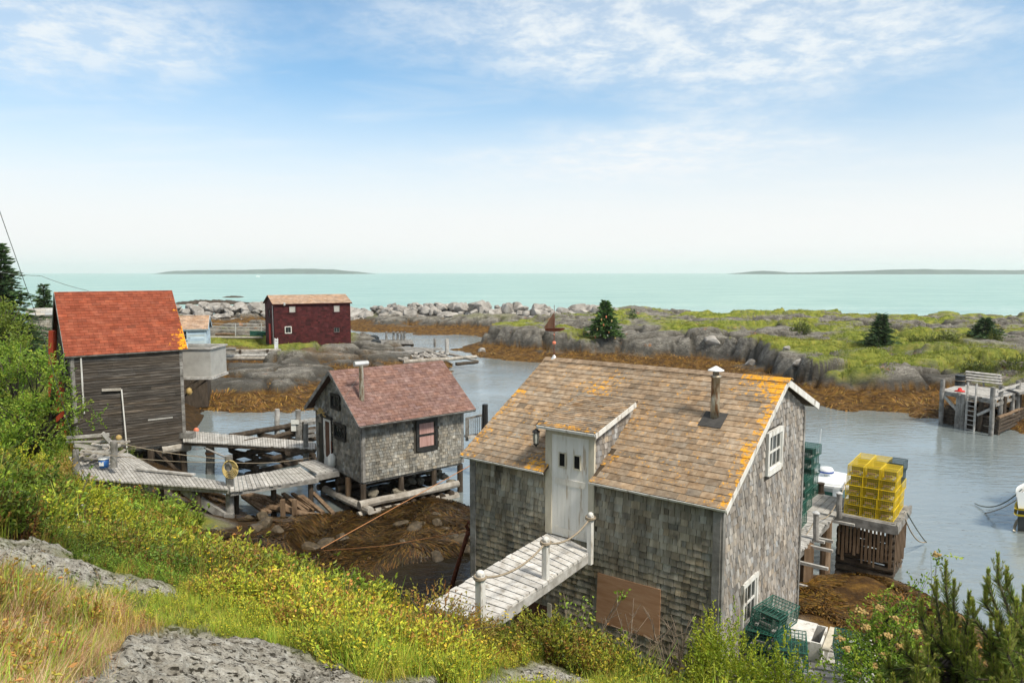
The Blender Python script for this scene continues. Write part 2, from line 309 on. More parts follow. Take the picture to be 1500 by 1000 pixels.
def sdf(x, y, poly):
    """signed distance, positive inside"""
    p = np.asarray(poly, float)[:, :2]; d = np.full(x.shape, 1e9); ins = np.zeros(x.shape, bool)
    for i in range(len(p)):
        a = p[i]; b = p[(i+1) % len(p)]; e = b-a; t = np.clip(((x-a[0])*e[0]+(y-a[1])*e[1])/(e@e), 0, 1)
        d = np.minimum(d, np.hypot(x-a[0]-t*e[0], y-a[1]-t*e[1]))
        c = ((a[1] > y) != (b[1] > y)); xx = a[0]+(y-a[1])/((b[1]-a[1]) if b[1] != a[1] else 1e-9)*e[0]; ins ^= (c & (x < xx))
    return np.where(ins, d, -d)
def sstep(a, b, v): t = np.clip((v-a)/(b-a), 0, 1); return t*t*(3-2*t)
def idw(x, y, pts, p=3):
    num = 0; den = 0
    for a, b, z in pts:
        wt = 1/((x-a)**2+(y-b)**2+1.0)**(p/2); num = num+wt*z; den = den+wt
    return num/den
class TPS:
    def __init__(s, P):
        P = np.asarray(P, float); n = len(P); r = np.hypot(P[:, None, 0]-P[None, :, 0], P[:, None, 1]-P[None, :, 1])
        K = np.where(r > 0, r*r*np.log(r+1e-12), 0)+np.eye(n)*.3; Q = np.c_[np.ones(n), P[:, :2]]
        A = np.zeros((n+3, n+3)); A[:n, :n] = K; A[:n, n:] = Q; A[n:, :n] = Q.T
        s.w = np.linalg.solve(A, np.r_[P[:, 2], 0, 0, 0]); s.P = P
    def __call__(s, x, y):
        o = s.w[-3]+s.w[-2]*x+s.w[-1]*y
        for i, (a, b, _) in enumerate(s.P):
            r2 = (x-a)**2+(y-b)**2; o = o+s.w[i]*.5*r2*np.log(r2+1e-12)
        return o
# ================================================================== THE LAND
def W(px, py, z): q = atZ(px, py, z); return (q[0], q[1])
ISL = [W(*a) for a in [(235, 603, 0), (290, 601, 0), (350, 603, 0), (420, 604, 0), (462, 600, 0), (520, 578, 0), (600, 562, 0), (655, 548, 0), (640, 520, 0), (590, 508, 0), (545, 502, 0), (512, 497, 0), (400, 485, 0), (300, 489, 0), (240, 492, 0), (120, 500, 0), (60, 560, 0)]]
ISL_T = [(*W(300, 545, 1.2), 1.25), (*W(420, 545, 1.3), 1.3), (*W(380, 527, .8), .75), (*W(300, 527, 1.0), 1.0), (*W(440, 520, 1.6), 1.75), (*W(340, 512, 1.6), 1.8), (*W(480, 510, 1.5), 1.7), (*W(350, 498, 1.7), 1.75), (*W(450, 503, 1.7), 1.7), (*W(300, 497, 1.7), 1.7), (*W(540, 520, 1.1), 1.2), (*W(600, 535, .8), .8), (*W(250, 497, 1.7), 1.7), (*W(500, 535, 1.2), 1.0)]
HEAD = [W(*a) for a in [(650, 512, 0), (700, 523, 0), (770, 528, 0), (850, 539, 0), (905, 536, 0), (1000, 541, 0), (1050, 552, 0), (1090, 568, 0), (1130, 581, 0), (1195, 594, 0), (1260, 602, 0), (1330, 607, 0), (1378, 615, 0), (1500, 634, 0), (1700, 655, 0)]]+[(95, 42), (130, 60), (120, 100), (70, 112), (38, 120), (22, 124), (12, 122), (8, 112), (0, 96)]
HEAD_T = [(*W(740, 482, 2.7), 2.8), (*W(800, 488, 2.6), 2.7), (*W(860, 495, 2.4), 2.2), (*W(900, 488, 2.7), 2.4), (*W(960, 480, 3), 3.0), (*W(1050, 482, 3.1), 3.2), (*W(1120, 500, 2.8), 2.8), (*W(1180, 505, 2.6), 2.6), (*W(1240, 512, 2.5), 2.5), (*W(1250, 540, 2.0), 2.0), (*W(1330, 540, 2.1), 2.1),
          (*W(1300, 560, 1.6), 1.6), (*W(1380, 520, 2.4), 2.6), (*W(1440, 540, 2.2), 2.2), (*W(1500, 560, 2.2), 2.1), (*W(900, 465, 2.8), 3.4), (*W(1000, 467, 3), 3.3), (*W(1130, 472, 3), 3.0), (*W(1250, 476, 3), 2.9), (*W(1400, 482, 3), 2.9), (*W(1500, 490, 3), 2.7), (*W(1600, 540, 3), 2.2)]
LEDGE = [W(*a) for a in [(506, 480, 0), (530, 486, 0), (560, 487, 0), (597, 487, 0), (612, 491, 0), (660, 490, 0), (705, 491, 0), (760, 500, 0), (800, 505, 0)]]+[(14, 118), (6, 132), (-20, 142), (-34, 140), (-33, 125)]
LEDGE_T = [(*W(540, 478, .8), .7), (*W(580, 480, .8), .8), (*W(560, 462, 2), 1.7), (*W(620, 470, 1.9), 2.0), (*W(660, 468, 2), 2.3), (*W(700, 466, 2), 2.4), (*W(700, 480, 1.2), 1.3), (*W(600, 484, .6), .6)]
LEFTB = [(-64, 121), (-44, 121), (-42, 138), (-66, 138)]
HP = []
for px, py, Y in [(0, 1000, 3.0), (200, 1000, 3.6), (400, 1000, 4.2), (600, 1000, 5), (700, 1000, 5.8), (760, 1000, 6.6), (850, 1000, 7.6), (0, 900, 4.4), (0, 790, 6.8), (120, 815, 6.6), (240, 862, 6.3), (250, 920, 5.2), (450, 950, 5.2), (620, 975, 5.6),
                  (0, 735, 11), (0, 690, 16), (100, 790, 12), (250, 832, 12), (340, 868, 12), (350, 880, 9), (500, 900, 9), (600, 910, 9.3), (700, 935, 9.2), (100, 738, 20), (200, 772, 17), (300, 818, 15.5), (360, 838, 16.5), (450, 872, 15), (520, 885, 13), (560, 900, 12),
                  (800, 950, 9.6)]:
    HP.append(tuple(atY(px, py, Y)))
HP += [(-6, 4, 7.7), (-10, 5, 8), (-10, 10, 6.8), (-20, 10, 7.2), (-20, 20, 4.4), (-30, 20, 6), (-30, 32, 4.6), (-45, 40, 6), (-34, 50, 4.9), (-45, 55, 5.4), (-38, 70, 2), (-26, 62, -1.5), (-22, 45, 1.0), (-27, 40, 3.2), (-17, 24, 2.0), (-20, 30, 2.3), (-15.5, 27, 1.5), (-12, 28, .2), (-13, 33, -1),
       (-9, 23.8, .5), (-11.5, 22.5, 1.5), (-6.5, 20, .6), (-5, 20.5, .25), (-3, 18.5, .1), (-6, 24, .1), (-8, 26, -.5), (-2, 17, .15), (-2.2, 14.8, .6), (-3.8, 14.8, 1.6), (-.8, 15.5, .4), (0, 20, -.6), (-4.5, 25, .18), (-2.4, 26, .12), (-1.4, 25.4, .0), (-4, 23.2, .08), (-2.6, 21.5, -.12), (-1.0, 23.6, -.1), (-4, 29, -.4), (0, 25, -1.6), (-8, 32, -2), (2, 16.6, .8), (4, 16.5, .8),
       (-1.2, 13.2, 1.2), (.5, 12.4, 1.4), (1.8, 12, 1.6), (3.3, 10.8, 1.8), (.6, 10.2, 3.1), (2, 9.2, 3.2), (4, 9, 2.9), (-1.2, 10.6, 3.35), (-.3, 10.2, 3.4), (5.5, 11.5, 1.9), (7, 10, 2.0), (6.5, 13.2, 1.2), (9, 12.5, 1.0),
       (7.5, 15.8, .75), (9.5, 15.5, .6), (8, 18.6, .45), (10.5, 18, .25), (6.5, 19.5, .2), (12, 16.8, -.1), (13, 14, .3), (12, 20, -.8), (9, 22.5, -1), (5, 22, -1), (16, 14, -.5), (20, 12, -.6), (9, 7, 3.2), (7, 4.5, 4.4), (3, 4.5, 5.6), (4, 3, 6.1), (2, 6.5, 4.7), (12, 6, 2.4), (20, 5, 1.8), (30, 10, -1.5), (25, 25, -2.5), (10, 35, -3), (0, 40, -3), (-10, 45, -3), (-18, 55, -3), (40, 40, -3)]
hill_f = TPS(HP)
# rock outcrops of the hillside, outlines read in the photograph
ROCKS = [[(175, 960), (205, 915), (250, 900), (310, 912), (350, 940), (400, 955), (470, 978), (560, 1000), (640, 1005), (700, 1030), (760, 1080), (700, 1300), (0, 1300), (60, 1000)],
         [(-60, 780), (40, 790), (120, 815), (200, 838), (250, 858), (255, 868), (190, 868), (130, 852), (150, 880), (60, 840), (-60, 830)],
         [(-30, 742), (20, 736), (62, 742), (60, 760), (20, 768), (-30, 765)],
         [(340, 776), (400, 800), (470, 828), (480, 845), (430, 835), (360, 805)],
         [(455, 866), (520, 872), (545, 905), (500, 912), (450, 890)],
         [(690, 985), (720, 985), (800, 970), (840, 985), (870, 1000), (700, 1020)], [(0, 925), (60, 930), (70, 945), (0, 950)]]
DRY = [(-100, 790), (60, 830), (130, 880), (150, 930), (230, 945), (210, 1000), (150, 1300), (-100, 1300)]
YEL = [(240, 870), (330, 850), (430, 850), (560, 880), (620, 885), (700, 915), (800, 930), (900, 980), (880, 1000), (760, 1000), (640, 975), (480, 935), (330, 900)]
BEDS = [(*W(560, 765, .15), 3.0, .32), (*W(500, 775, .1), 2.4, .25), (*W(640, 755, .1), 2.4, .3), (*W(430, 775, 0), 2.2, .15), (*W(1250, 880, .5), 2.4, .35), (*W(1200, 930, 1), 1.5, .25), (*W(1330, 870, .3), 2, .2), (*W(690, 850, .2), 1.3, .4), (*W(610, 775, .2), 1.7, .30), (*W(660, 766, .2), 1.7, .32), (*W(690, 775, .1), 1.2, .25), (*W(400, 800, .3), 2, .3), (*W(1300, 900, .3), 1.5, .3)]
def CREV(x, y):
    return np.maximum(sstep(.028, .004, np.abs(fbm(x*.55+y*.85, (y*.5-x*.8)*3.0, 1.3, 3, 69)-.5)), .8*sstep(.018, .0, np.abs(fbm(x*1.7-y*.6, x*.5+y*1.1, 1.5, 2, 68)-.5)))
def slabs(x, y):
    wx = (fbm(x, y, 4, 2, 88)-.5)*3; wy = (fbm(x, y, 4, 2, 89)-.5)*2; return worley((x+wx+y*.35)/4.6, (y+wy-x*.12)/2.3, 5)
def land(x, y, detail=True):
    """height and masks: returns z, region (0 hill 1 island 2 headland), rock, grass, weed"""
    n1 = fbm(x, y, 9, 3, 3)-.5; n2 = fbm(x, y, 3.2, 3, 11)-.5
    h = hill_f(x, y); h = h-.35*np.exp(-((x+9)**2+(y-17)**2)/30.); h = np.where(np.hypot(x, y) > 75, -3, h); h = np.where((y > 45) & (x > -20), -3, h)
    for a, b, r, hh in BEDS:
        h = h+hh*np.exp(-((x-a)**2+(y-b)**2)/(r*r)*1.3)*(.6+fbm(x, y, 1.6, 2, 5)*.8)
    capm = sstep(17.5, 20, y)*sstep(-8.5, -6.5, x)*(1-sstep(2, 4, x)); h = np.where(capm > 0, np.minimum(h, .02+.40*fbm(x, y, 1.3, 3, 19)+(1-capm)*3), h)
    s1 = sdf(x, y, ISL)+n1*3+n2*1.4; T = idw(x, y, ISL_T)+n2*.7
    crack = np.abs(fbm(x*.8+y*.25, y*1.6, 3.2, 3, 77)-.5)
    i = np.minimum(np.where(s1 < 3, s1*.27, .81+(s1-3)*.55), T)
    s2 = sdf(x, y, HEAD)+n1*3.5+n2*1.6; T2 = idw(x, y, HEAD_T)+n2*.8+n1*.7
    ww = 3.6+3*sstep(20, 34, x)*(1-sstep(40, 46, x))
    hd = np.minimum(np.where(s2 < ww, s2*.8/ww, .8+(s2-ww)*np.where(x < 26, 1.9, .6)), T2)
    s3_ = sdf(x, y, LEDGE)+n1*3+n2*2; le = np.minimum(np.where(s3_ < 5, s3_*.16, .8+(s3_-5)*.5), idw(x, y, LEDGE_T)+n2*.8)
    lb_ = np.minimum(sdf(x, y, LEFTB)*.35+n2, 1.1+n2); le = np.maximum(le, lb_)
    z = np.maximum(np.maximum(np.maximum(h, i), hd), le); reg = np.where(h >= z, 0, np.where(i >= z, 1, np.where(hd >= z, 2, 3)))
    far = reg > 0
    fl = vnoise(x*.42+y*.16, y*.55-x*.1, 21); fl2 = vnoise(x*1.2+3, y*1.5, 23); rk = fbm(x, y*1.5, 2.6, 4, 31, True)-.5
    above = sstep(.7, 1.0, z)
    f1_, f2_, cid, lx_, ly_ = slabs(x, y); z = z+far*(above*((cid-.5)*.75+ly_*(cid*7 % 1-.3)*.5+lx_*(cid*13 % 1-.5)*.4+(np.floor(fl*5)/5-.45)*.25+rk*.16-.55*sstep(.20, .0, f2_-f1_))+(1-above)*(fbm(x, y, 1.3, 3, 41)-.45)*.45)
    px, py = proj(np.stack([x, y, z], -1))
    rock = np.zeros_like(z)
    nn = (fbm(x, y, .9, 4, 51)-.5)
    for k, pl in enumerate(ROCKS): rock = np.maximum(rock, sstep(-9, 9, sdf(px, py, pl)+nn*46*(.5 if k in (2, 3) else 1)))
    near = np.where(reg == 0, 1.0, 0)*(y < 24)
    rock = rock*near
    rr = fbm(x*1.0+y*.5, y*1.1-x*.4, .85, 5, 61, True)-.5; lay = vnoise((x+y*1.2)*1.1, (y-x)*3.6, 63)
    cv_ = CREV(x, y)*rock; z = z-.12*cv_; rf_ = fbm(x*1.3+y*.6, y*2.2-x*.8, .30, 4, 67, True)-.5; z = z+rock*(-.06+rr*.22+(np.floor(lay*4)/4-.4)*.13+rf_*.13)
    grassn = fbm(x, y, 7, 4, 71)
    return z, reg, rock, grassn
def hz_(x, y):
    return land(np.atleast_1d(np.asarray(x, float)), np.atleast_1d(np.asarray(y, float)))[0]
na, ndd = 1080, 980
az = np.radians(np.linspace(-62, 58, na)); dd = 1.3*np.exp(np.linspace(0, math.log(150/1.3), ndd))
A, D = np.meshgrid(az, dd); X = np.sin(A)*D; Y = np.cos(A)*D
Z, REG, ROCK, GN = land(X, Y)
gy, gx = np.gradient(Z); sl_ = np.hypot(gy/np.gradient(D, axis=0), gx/(D*(az[1]-az[0])))
_s = slabs(X, Y); SLB = sstep(.16, .03, _s[1]-_s[0])*.8  # gaps between far slabs: soil and its shade darkened into the rock colour
wedge = .95+(fbm(X, Y, 2.2, 3, 81)-.5)*.9
weed = sstep(.18, -.12, Z-wedge*np.where(REG == 1, .85, np.where((X > 22)&(REG == 2), 1.05, .9)))
# weed hanging in the hollow between the island's two rock ribs
hol = W(400, 527, .8); weed = np.maximum(weed, (REG == 1)*sstep(1, -1, np.hypot((X-hol[0])/6.5, (Y-hol[1])/2.4)-1+(fbm(X, Y, 2, 3, 91)-.5)*1.2)*.9)
weed = np.where(REG == 0, np.maximum(sstep(.15, -.15, Z-1.05-(X > 4)*.25-(fbm(X, Y, 2, 3, 93)-.5)*.8)*(Y > 12.5), 0), weed)
grass = np.where(REG > 0, sstep(.0, .12, (GN-.44)+(Z-2.2)*.12-sl_*.09), 1-ROCK)
isl_lawn = sstep(-1.5, 1.5, sdf(X, Y, [W(298, 492, 1.7), W(512, 492, 1.7), W(470, 509, 1.7), W(400, 514, 1.7), W(305, 509, 1.7)])+(GN-.5)*4)
grass = np.where(REG == 1, np.maximum(grass*(Z > 1.9)*.6, isl_lawn*(Z > 1.0)), grass)
px, py = proj(np.stack([X, Y, Z], -1))
hg = sstep(-8, 8, sdf(px, py, [(1140, 500), (1250, 478), (1500, 500), (1500, 555), (1440, 545), (1330, 535), (1300, 560), (1230, 548), (1250, 520)])+(GN-.5)*60)
grass = np.where(REG == 2, np.maximum(grass, hg*.95), grass); grass = np.where(REG == 3, grass*.25, grass)
grass = np.where(REG == 2, grass*sstep(.30, .46, fbm(X*.8+Y*.3, Y*1.3, 3.4, 4, 97)), grass); grass = grass*(1-weed)*(Z > .9); grass = np.where((X > 3.6) & (Y > 10.5) & (REG == 0), 0, grass)
Zv = Z
VV = np.stack([X, Y, Zv], -1)
idx = np.arange(na*ndd).reshape(ndd, na); Q = np.stack([idx[:-1, :-1], idx[:-1, 1:], idx[1:, 1:], idx[1:, :-1]], -1)[:, :, ::-1]
qr = REG[:-1, :-1]; qz = np.maximum(Z[:-1, :-1], Z[1:, 1:])
def ground_material():
    m = bpy.data.materials.new('rock_grass_and_weed'); m.use_nodes = True; n = m.node_tree.nodes; l = m.node_tree.links; b = n['Principled BSDF']
    geo = n.new('ShaderNodeNewGeometry')
    def nz(scale, det, st=(1, 1, 1), rough=.6):
        mp = n.new('ShaderNodeMapping'); mp.inputs['Scale'].default_value = st; l.new(geo.outputs['Position'], mp.inputs[0])
        q = n.new('ShaderNodeTexNoise'); q.inputs['Scale'].default_value = scale; q.inputs['Detail'].default_value = det; q.inputs['Roughness'].default_value = rough; l.new(mp.outputs[0], q.inputs[0]); return q.outputs[0]
    def rp(v, st):
        q = n.new('ShaderNodeValToRGB'); l.new(v, q.inputs[0]); e = q.color_ramp.elements
        while len(e) < len(st): e.new(.5)
        for el, (p, c) in zip(e, st): el.position = p; el.color = (*c, 1)
        return q.outputs[0]
    def mx(f, a, bb):
        q = n.new('ShaderNodeMix'); q.data_type = 'RGBA'; l.new(f, q.inputs[0])
        for i, v in ((6, a), (7, bb)):
            if isinstance(v, tuple): q.inputs[i].default_value = (*v, 1)
            else: l.new(v, q.inputs[i])
        return q.outputs[2]
    def mr(v, a, c):
        q = n.new('ShaderNodeMapRange'); q.inputs[1].default_value = a; q.inputs[2].default_value = c; l.new(v, q.inputs[0]); return q.outputs[0]
    def at(nm): q = n.new('ShaderNodeAttribute'); q.attribute_name = nm; return q.outputs['Fac']
    rock = rp(nz(1.1, 9, (1, 1.5, 2.2), .68), [(.30, (.10, .09, .075)), (.45, (.17, .157, .135)), (.57, (.25, .232, .20)), (.72, (.40, .375, .33))])
    rock = mx(mr(nz(6, 9, (1, 1.6, 2), .78), .60, .66), rock, (.11, .10, .085)); rock = mx(mr(nz(14, 8, (1, 1, 1), .75), .57, .62), rock, (.66, .66, .60)); rock = mx(mr(nz(38, 5, (1, 1, 1), .7), .63, .69), rock, (.10, .09, .08))
    rock = mx(mr(nz(.8, 5), .64, .72), rock, (.42, .20, .09))
    def crackm(sc1, st, wd):
        q = n.new('ShaderNodeMath'); q.operation = 'SUBTRACT'; q.inputs[1].default_value = .5; l.new(nz(sc1, 3, st, .5), q.inputs[0]); q2 = n.new('ShaderNodeMath'); q2.operation = 'ABSOLUTE'; l.new(q.outputs[0], q2.inputs[0]); return mr(q2.outputs[0], wd, wd*.3)
    fr_ = at('farrock')
    def tm(v): q = n.new('ShaderNodeMath'); q.operation = 'MULTIPLY'; l.new(v, q.inputs[0]); l.new(fr_, q.inputs[1]); return q.outputs[0]
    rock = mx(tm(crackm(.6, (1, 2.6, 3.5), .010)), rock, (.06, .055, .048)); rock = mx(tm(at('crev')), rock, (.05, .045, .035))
    nearr = rp(nz(3.6, 12, (1, 3.4, 3.4), .82), [(.37, (.08, .07, .055)), (.43, (.42, .39, .33)), (.52, (.64, .61, .54)), (.62, (.82, .81, .75))])
    nearr = mx(mr(nz(22, 8, (1, 2.5, 2), .8), .59, .65), nearr, (.14, .125, .10)); nearr = mx(mr(nz(9, 8, (1, 1, 1), .8), .585, .63), nearr, (.78, .78, .72)); nearr = mx(mr(nz(3.3, 6, (1, 1, 1), .7), .64, .70), nearr, (.30, .22, .11))
    nearr = mx(mr(nz(8, 7, (1, 4.2, 4.2), .62), .545, .585), nearr, (.075, .068, .052)); nearr = mx(mr(nz(26, 6, (1, 3, 3), .62), .60, .64), nearr, (.09, .08, .065)); nearr = mx(mr(nz(5, 8, (1, 2.5, 2.5), .7), .60, .64), nearr, (.80, .80, .74))
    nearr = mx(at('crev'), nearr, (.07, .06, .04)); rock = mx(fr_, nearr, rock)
    dark = n.new('ShaderNodeMath'); dark.operation = 'MULTIPLY'; l.new(at('darkband'), dark.inputs[0]); dark.inputs[1].default_value = .8
    rock = mx(dark.outputs[0], rock, (.06, .056, .048))
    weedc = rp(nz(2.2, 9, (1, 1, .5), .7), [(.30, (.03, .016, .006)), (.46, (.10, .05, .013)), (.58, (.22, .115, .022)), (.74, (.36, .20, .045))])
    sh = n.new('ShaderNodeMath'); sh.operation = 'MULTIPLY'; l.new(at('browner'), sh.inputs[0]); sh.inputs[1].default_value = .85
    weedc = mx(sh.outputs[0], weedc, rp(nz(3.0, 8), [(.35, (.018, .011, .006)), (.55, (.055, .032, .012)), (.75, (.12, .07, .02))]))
    gr = rp(nz(1.6, 9, (1, 1, 1), .7), [(.30, (.10, .12, .022)), (.46, (.19, .23, .035)), (.58, (.30, .31, .05)), (.74, (.40, .34, .10))])
    c = mx(at('grass'), rock, gr); c = mx(at('weed'), c, weedc); l.new(c, b.inputs['Base Color']); b.inputs['Roughness'].default_value = .9; b.inputs['Specular IOR Level'].default_value = .25
    h1 = nz(1.6, 12, (1, 1.5, 2.2), .72); bp = n.new('ShaderNodeBump'); bp.inputs['Strength'].default_value = 1.0; bp.inputs['Distance'].default_value = .35; l.new(h1, bp.inputs['Height']); b2 = n.new('ShaderNodeBump'); b2.inputs['Strength'].default_value = .8; b2.inputs['Distance'].default_value = .03; l.new(nz(16, 8, (1, 1.6, 2), .75), b2.inputs['Height']); l.new(bp.outputs[0], b2.inputs['Normal']); l.new(b2.outputs[0], b.inputs['Normal'])
    return m
M['ground'] = ground_material()
darkb = np.where(REG > 0, sstep(.55, .15, np.abs(Z-1.0-(fbm(X, Y, 3, 3, 95)-.5)*.9-(REG == 2)*.15)*np.where(REG == 2, .8, 1)), 0)
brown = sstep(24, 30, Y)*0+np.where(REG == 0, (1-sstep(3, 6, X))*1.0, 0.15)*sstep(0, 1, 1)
def land_object(name, sel, label, bump=None):
    q = Q[sel].reshape(-1, 4); u, inv = np.unique(q, return_inverse=True)
    me = mesh_arrays(name, VV.reshape(-1, 3)[u], inv.reshape(-1, 4).astype(np.int32), None, None, M['ground'], True)
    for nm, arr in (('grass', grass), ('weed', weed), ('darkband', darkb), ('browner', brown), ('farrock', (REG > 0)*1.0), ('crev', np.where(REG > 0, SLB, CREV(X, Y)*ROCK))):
        a = me.attributes.new(nm, 'FLOAT', 'POINT'); a.data.foreach_set('value', arr.reshape(-1)[u].astype(np.float32))
    o = bpy.data.objects.new(name, me); C.objects.link(o); return tag(o, label, 'ground', kind='structure')
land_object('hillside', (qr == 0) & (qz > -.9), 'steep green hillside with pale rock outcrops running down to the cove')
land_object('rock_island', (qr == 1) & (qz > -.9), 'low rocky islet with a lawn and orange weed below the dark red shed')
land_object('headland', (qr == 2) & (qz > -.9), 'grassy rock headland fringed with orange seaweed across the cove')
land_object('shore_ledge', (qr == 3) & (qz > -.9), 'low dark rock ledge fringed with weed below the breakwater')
# seabed sheet, sea
sb = MB(); sb.add([(-16000, -200, -6), (16000, -200, -6), (16000, 15500, -6), (-16000, 15500, -6)], [(0, 1, 2, 3)]); o = build(sb, 'seabed', 'stone'); tag(o, 'dark seabed below the water', 'seabed', kind='structure')
def water_material():
    m = bpy.data.materials.new('sea_water'); m.use_nodes = True; n = m.node_tree.nodes; l = m.node_tree.links; b = n['Principled BSDF']
    geo = n.new('ShaderNodeNewGeometry'); sx = n.new('ShaderNodeSeparateXYZ'); l.new(geo.outputs['Position'], sx.inputs[0])
    def nz(scale, det, st, rough=.55, dist=0):
        mp = n.new('ShaderNodeMapping'); mp.inputs['Scale'].default_value = st; mp.inputs['Rotation'].default_value = (0, 0, .25); l.new(geo.outputs['Position'], mp.inputs[0])
        q = n.new('ShaderNodeTexNoise'); q.inputs['Scale'].default_value = scale; q.inputs['Detail'].default_value = det; q.inputs['Roughness'].default_value = rough; q.inputs['Distortion'].default_value = dist; l.new(mp.outputs[0], q.inputs[0]); return q.outputs[0]
    def mr(v, a, c, lo=0., hi=1.):
        q = n.new('ShaderNodeMapRange'); q.inputs[1].default_value = a; q.inputs[2].default_value = c; q.inputs[3].default_value = lo; q.inputs[4].default_value = hi; l.new(v, q.inputs[0]); return q.outputs[0]
    def mm(op, a, c):
        q = n.new('ShaderNodeMath'); q.operation = op
        for i, v in ((0, a), (1, c)):
            if isinstance(v, float): q.inputs[i].default_value = v
            else: l.new(v, q.inputs[i])
        return q.outputs[0]
    def mx(f, a, bb):
        q = n.new('ShaderNodeMix'); q.data_type = 'RGBA'; l.new(f, q.inputs[0])
        for i, v in ((6, a), (7, bb)):
            if isinstance(v, tuple): q.inputs[i].default_value = (*v, 1)
            else: l.new(v, q.inputs[i])
        return q.outputs[2]
    sea = mr(sx.outputs[1], 105, 135)
    shal = nz(.02, 5, (1, 2.5, 1)); 
    seac = mx(mr(shal, .35, .7), (.24, .42, .35), (.40, .57, .48))
    chop = nz(.22, 8, (1, 3.2, 1), .7); seac = mx(mr(chop, .50, .62), seac, (.17, .37, .325)); seac = mx(mr(nz(.35, 8, (1, 5, 1), .75), .665, .70), seac, (.75, .85, .82))
    cove = mx(mr(nz(.05, 3, (1, 1, 1)), .35, .65), (.175, .21, .215), (.255, .29, .29))
    pool = mm('MULTIPLY', mr(sx.outputs[1], 28, 25), mr(sx.outputs[0], 3, 0)); cove = mx(pool, cove, (.022, .016, .008))
    l.new(mx(sea, cove, seac), b.inputs['Base Color'])
    b.inputs['IOR'].default_value = 1.75; q_ = n.new('ShaderNodeMapRange'); q_.inputs[3].default_value = .9; q_.inputs[4].default_value = .10; l.new(pool, q_.inputs[0]); l.new(q_.outputs[0], b.inputs['Specular IOR Level'])
    rg = mr(sx.outputs[1], 60, 200, .012, .35); l.new(rg, b.inputs['Roughness'])
    h = mm('ADD', mm('MULTIPLY', nz(1.1, 4, (1, 2.6, 1), .5, .4), .55), mm('MULTIPLY', nz(3.6, 5, (1, 2.2, 1), .5), .16))
    calm = mr(nz(.06, 3, (1, 1, 1)), .40, .60, .22, 1.15)
    h = mm('MULTIPLY', h, calm); bp = n.new('ShaderNodeBump'); bp.inputs['Distance'].default_value = .16
    l.new(mr(sx.outputs[1], 40, 300, .8, .9), bp.inputs['Strength']); l.new(h, bp.inputs['Height']); l.new(bp.outputs[0], b.inputs['Normal'])
    return m
M['water'] = water_material()
ww_ = MB(); ys = [-60, 30, 60, 120, 300, 1000, 4000, 14500]
for y0, y1 in zip(ys[:-1], ys[1:]): ww_.add([(-15000, y0, 0), (15000, y0, 0), (15000, y1, 0), (-15000, y1, 0)], [(0, 1, 2, 3)])
o = build(ww_, 'sea', 'water'); tag(o, 'turquoise sea beyond the breakwater and calm grey cove water in front', 'water', kind='structure')
# far islands
def far_island(px0, px1, ypk, Yd, seed, label, hs):
    b = MB(); x0 = atY(px0, 399, Yd)[0]; x1 = atY(px1, 399, Yd)[0]; n = 90; xs = np.linspace(x0, x1, n); u = np.linspace(0, 1, n)
    prof = np.interp(u, *zip(*hs))*(.85+.3*fbm(u*9, u*0, .6, 4, seed)); V = []; F = []
    hmax = (399-ypk)/FP*Yd+9
    for i in range(n):
        for t, f in ((-160, 0), (-90, .6), (0, 1), (140, .9), (600, 0)): V.append((xs[i], Yd+t+30*math.sin(i*.7), -1+(prof[i]*hmax+1)*f))
    for i in range(n-1):
        for j in range(4): F.append((i*5+j, i*5+5+j, i*5+6+j, i*5+1+j))
    b.add(V, F); o = build(b, 'distant_island', M['farland'], None, True); tag(o, label, 'island', kind='structure')
M['farland'] = mat('far_forest', [(.35, (.03, .05, .04)), (.7, (.07, .10, .07))], .02, rough=1, bump=0, tint=False)
far_island(228, 532, 393.2, 4200, 1, 'low wooded island on the horizon left of centre', [(0, 0), (.1, .55), (.3, .7), (.5, .8), (.72, 1), (.85, .85), (.97, .4), (1, 0)])
far_island(1103, 1620, 394.5, 3600, 2, 'long low wooded island on the horizon at right', [(0, 0), (.03, .75), (.1, .35), (.2, .45), (.4, .9), (.5, 1), (.75, .85), (1, .8)])
# air
hzb = MB(); hzb.box((0, 7000, 60), (29000, 14900, 160)); M['haze'] = bpy.data.materials.new('haze_air'); M['haze'].use_nodes = True
hn = M['haze'].node_tree.nodes; hn.remove(hn['Principled BSDF']); pv = hn.new('ShaderNodeVolumePrincipled'); pv.inputs['Color'].default_value = (.97, .99, 1, 1); pv.inputs['Density'].default_value = HAZE = 1.25e-4; pv.inputs['Anisotropy'].default_value = .3
M['haze'].node_tree.links.new(pv.outputs[0], hn['Material Output'].inputs['Volume'])
o = build(hzb, 'haze', M['haze']); tag(o, 'thin pale sea haze filling the air', 'haze', kind='stuff')
# ================================================================== BUILDERS
UPV = np.array([0, 0, 1.])
def clip(poly, a, b, c):   # keep a*u+b*v<=c
    o = []
    for i in range(len(poly)):
        p, q = poly[i], poly[(i+1) % len(poly)]; dp = a*p[0]+b*p[1]-c; dq = a*q[0]+b*q[1]-c
        if dp <= 0: o.append(p)
        if dp*dq < 0: t = dp/(dp-dq); o.append((p[0]+(q[0]-p[0])*t, p[1]+(q[1]-p[1])*t))
    return o
def clip_convex(poly, cv):
    n = len(cv); ar = sum(cv[i][0]*cv[(i+1) % n][1]-cv[(i+1) % n][0]*cv[i][1] for i in range(n))
    cv = cv if ar > 0 else cv[::-1]
    for i in range(n):
        p, q = cv[i], cv[(i+1) % n]; a, b = q[1]-p[1], -(q[0]-p[0]); poly = clip(poly, a, b, a*p[0]+b*p[1])
        if len(poly) < 3: return []
    return poly
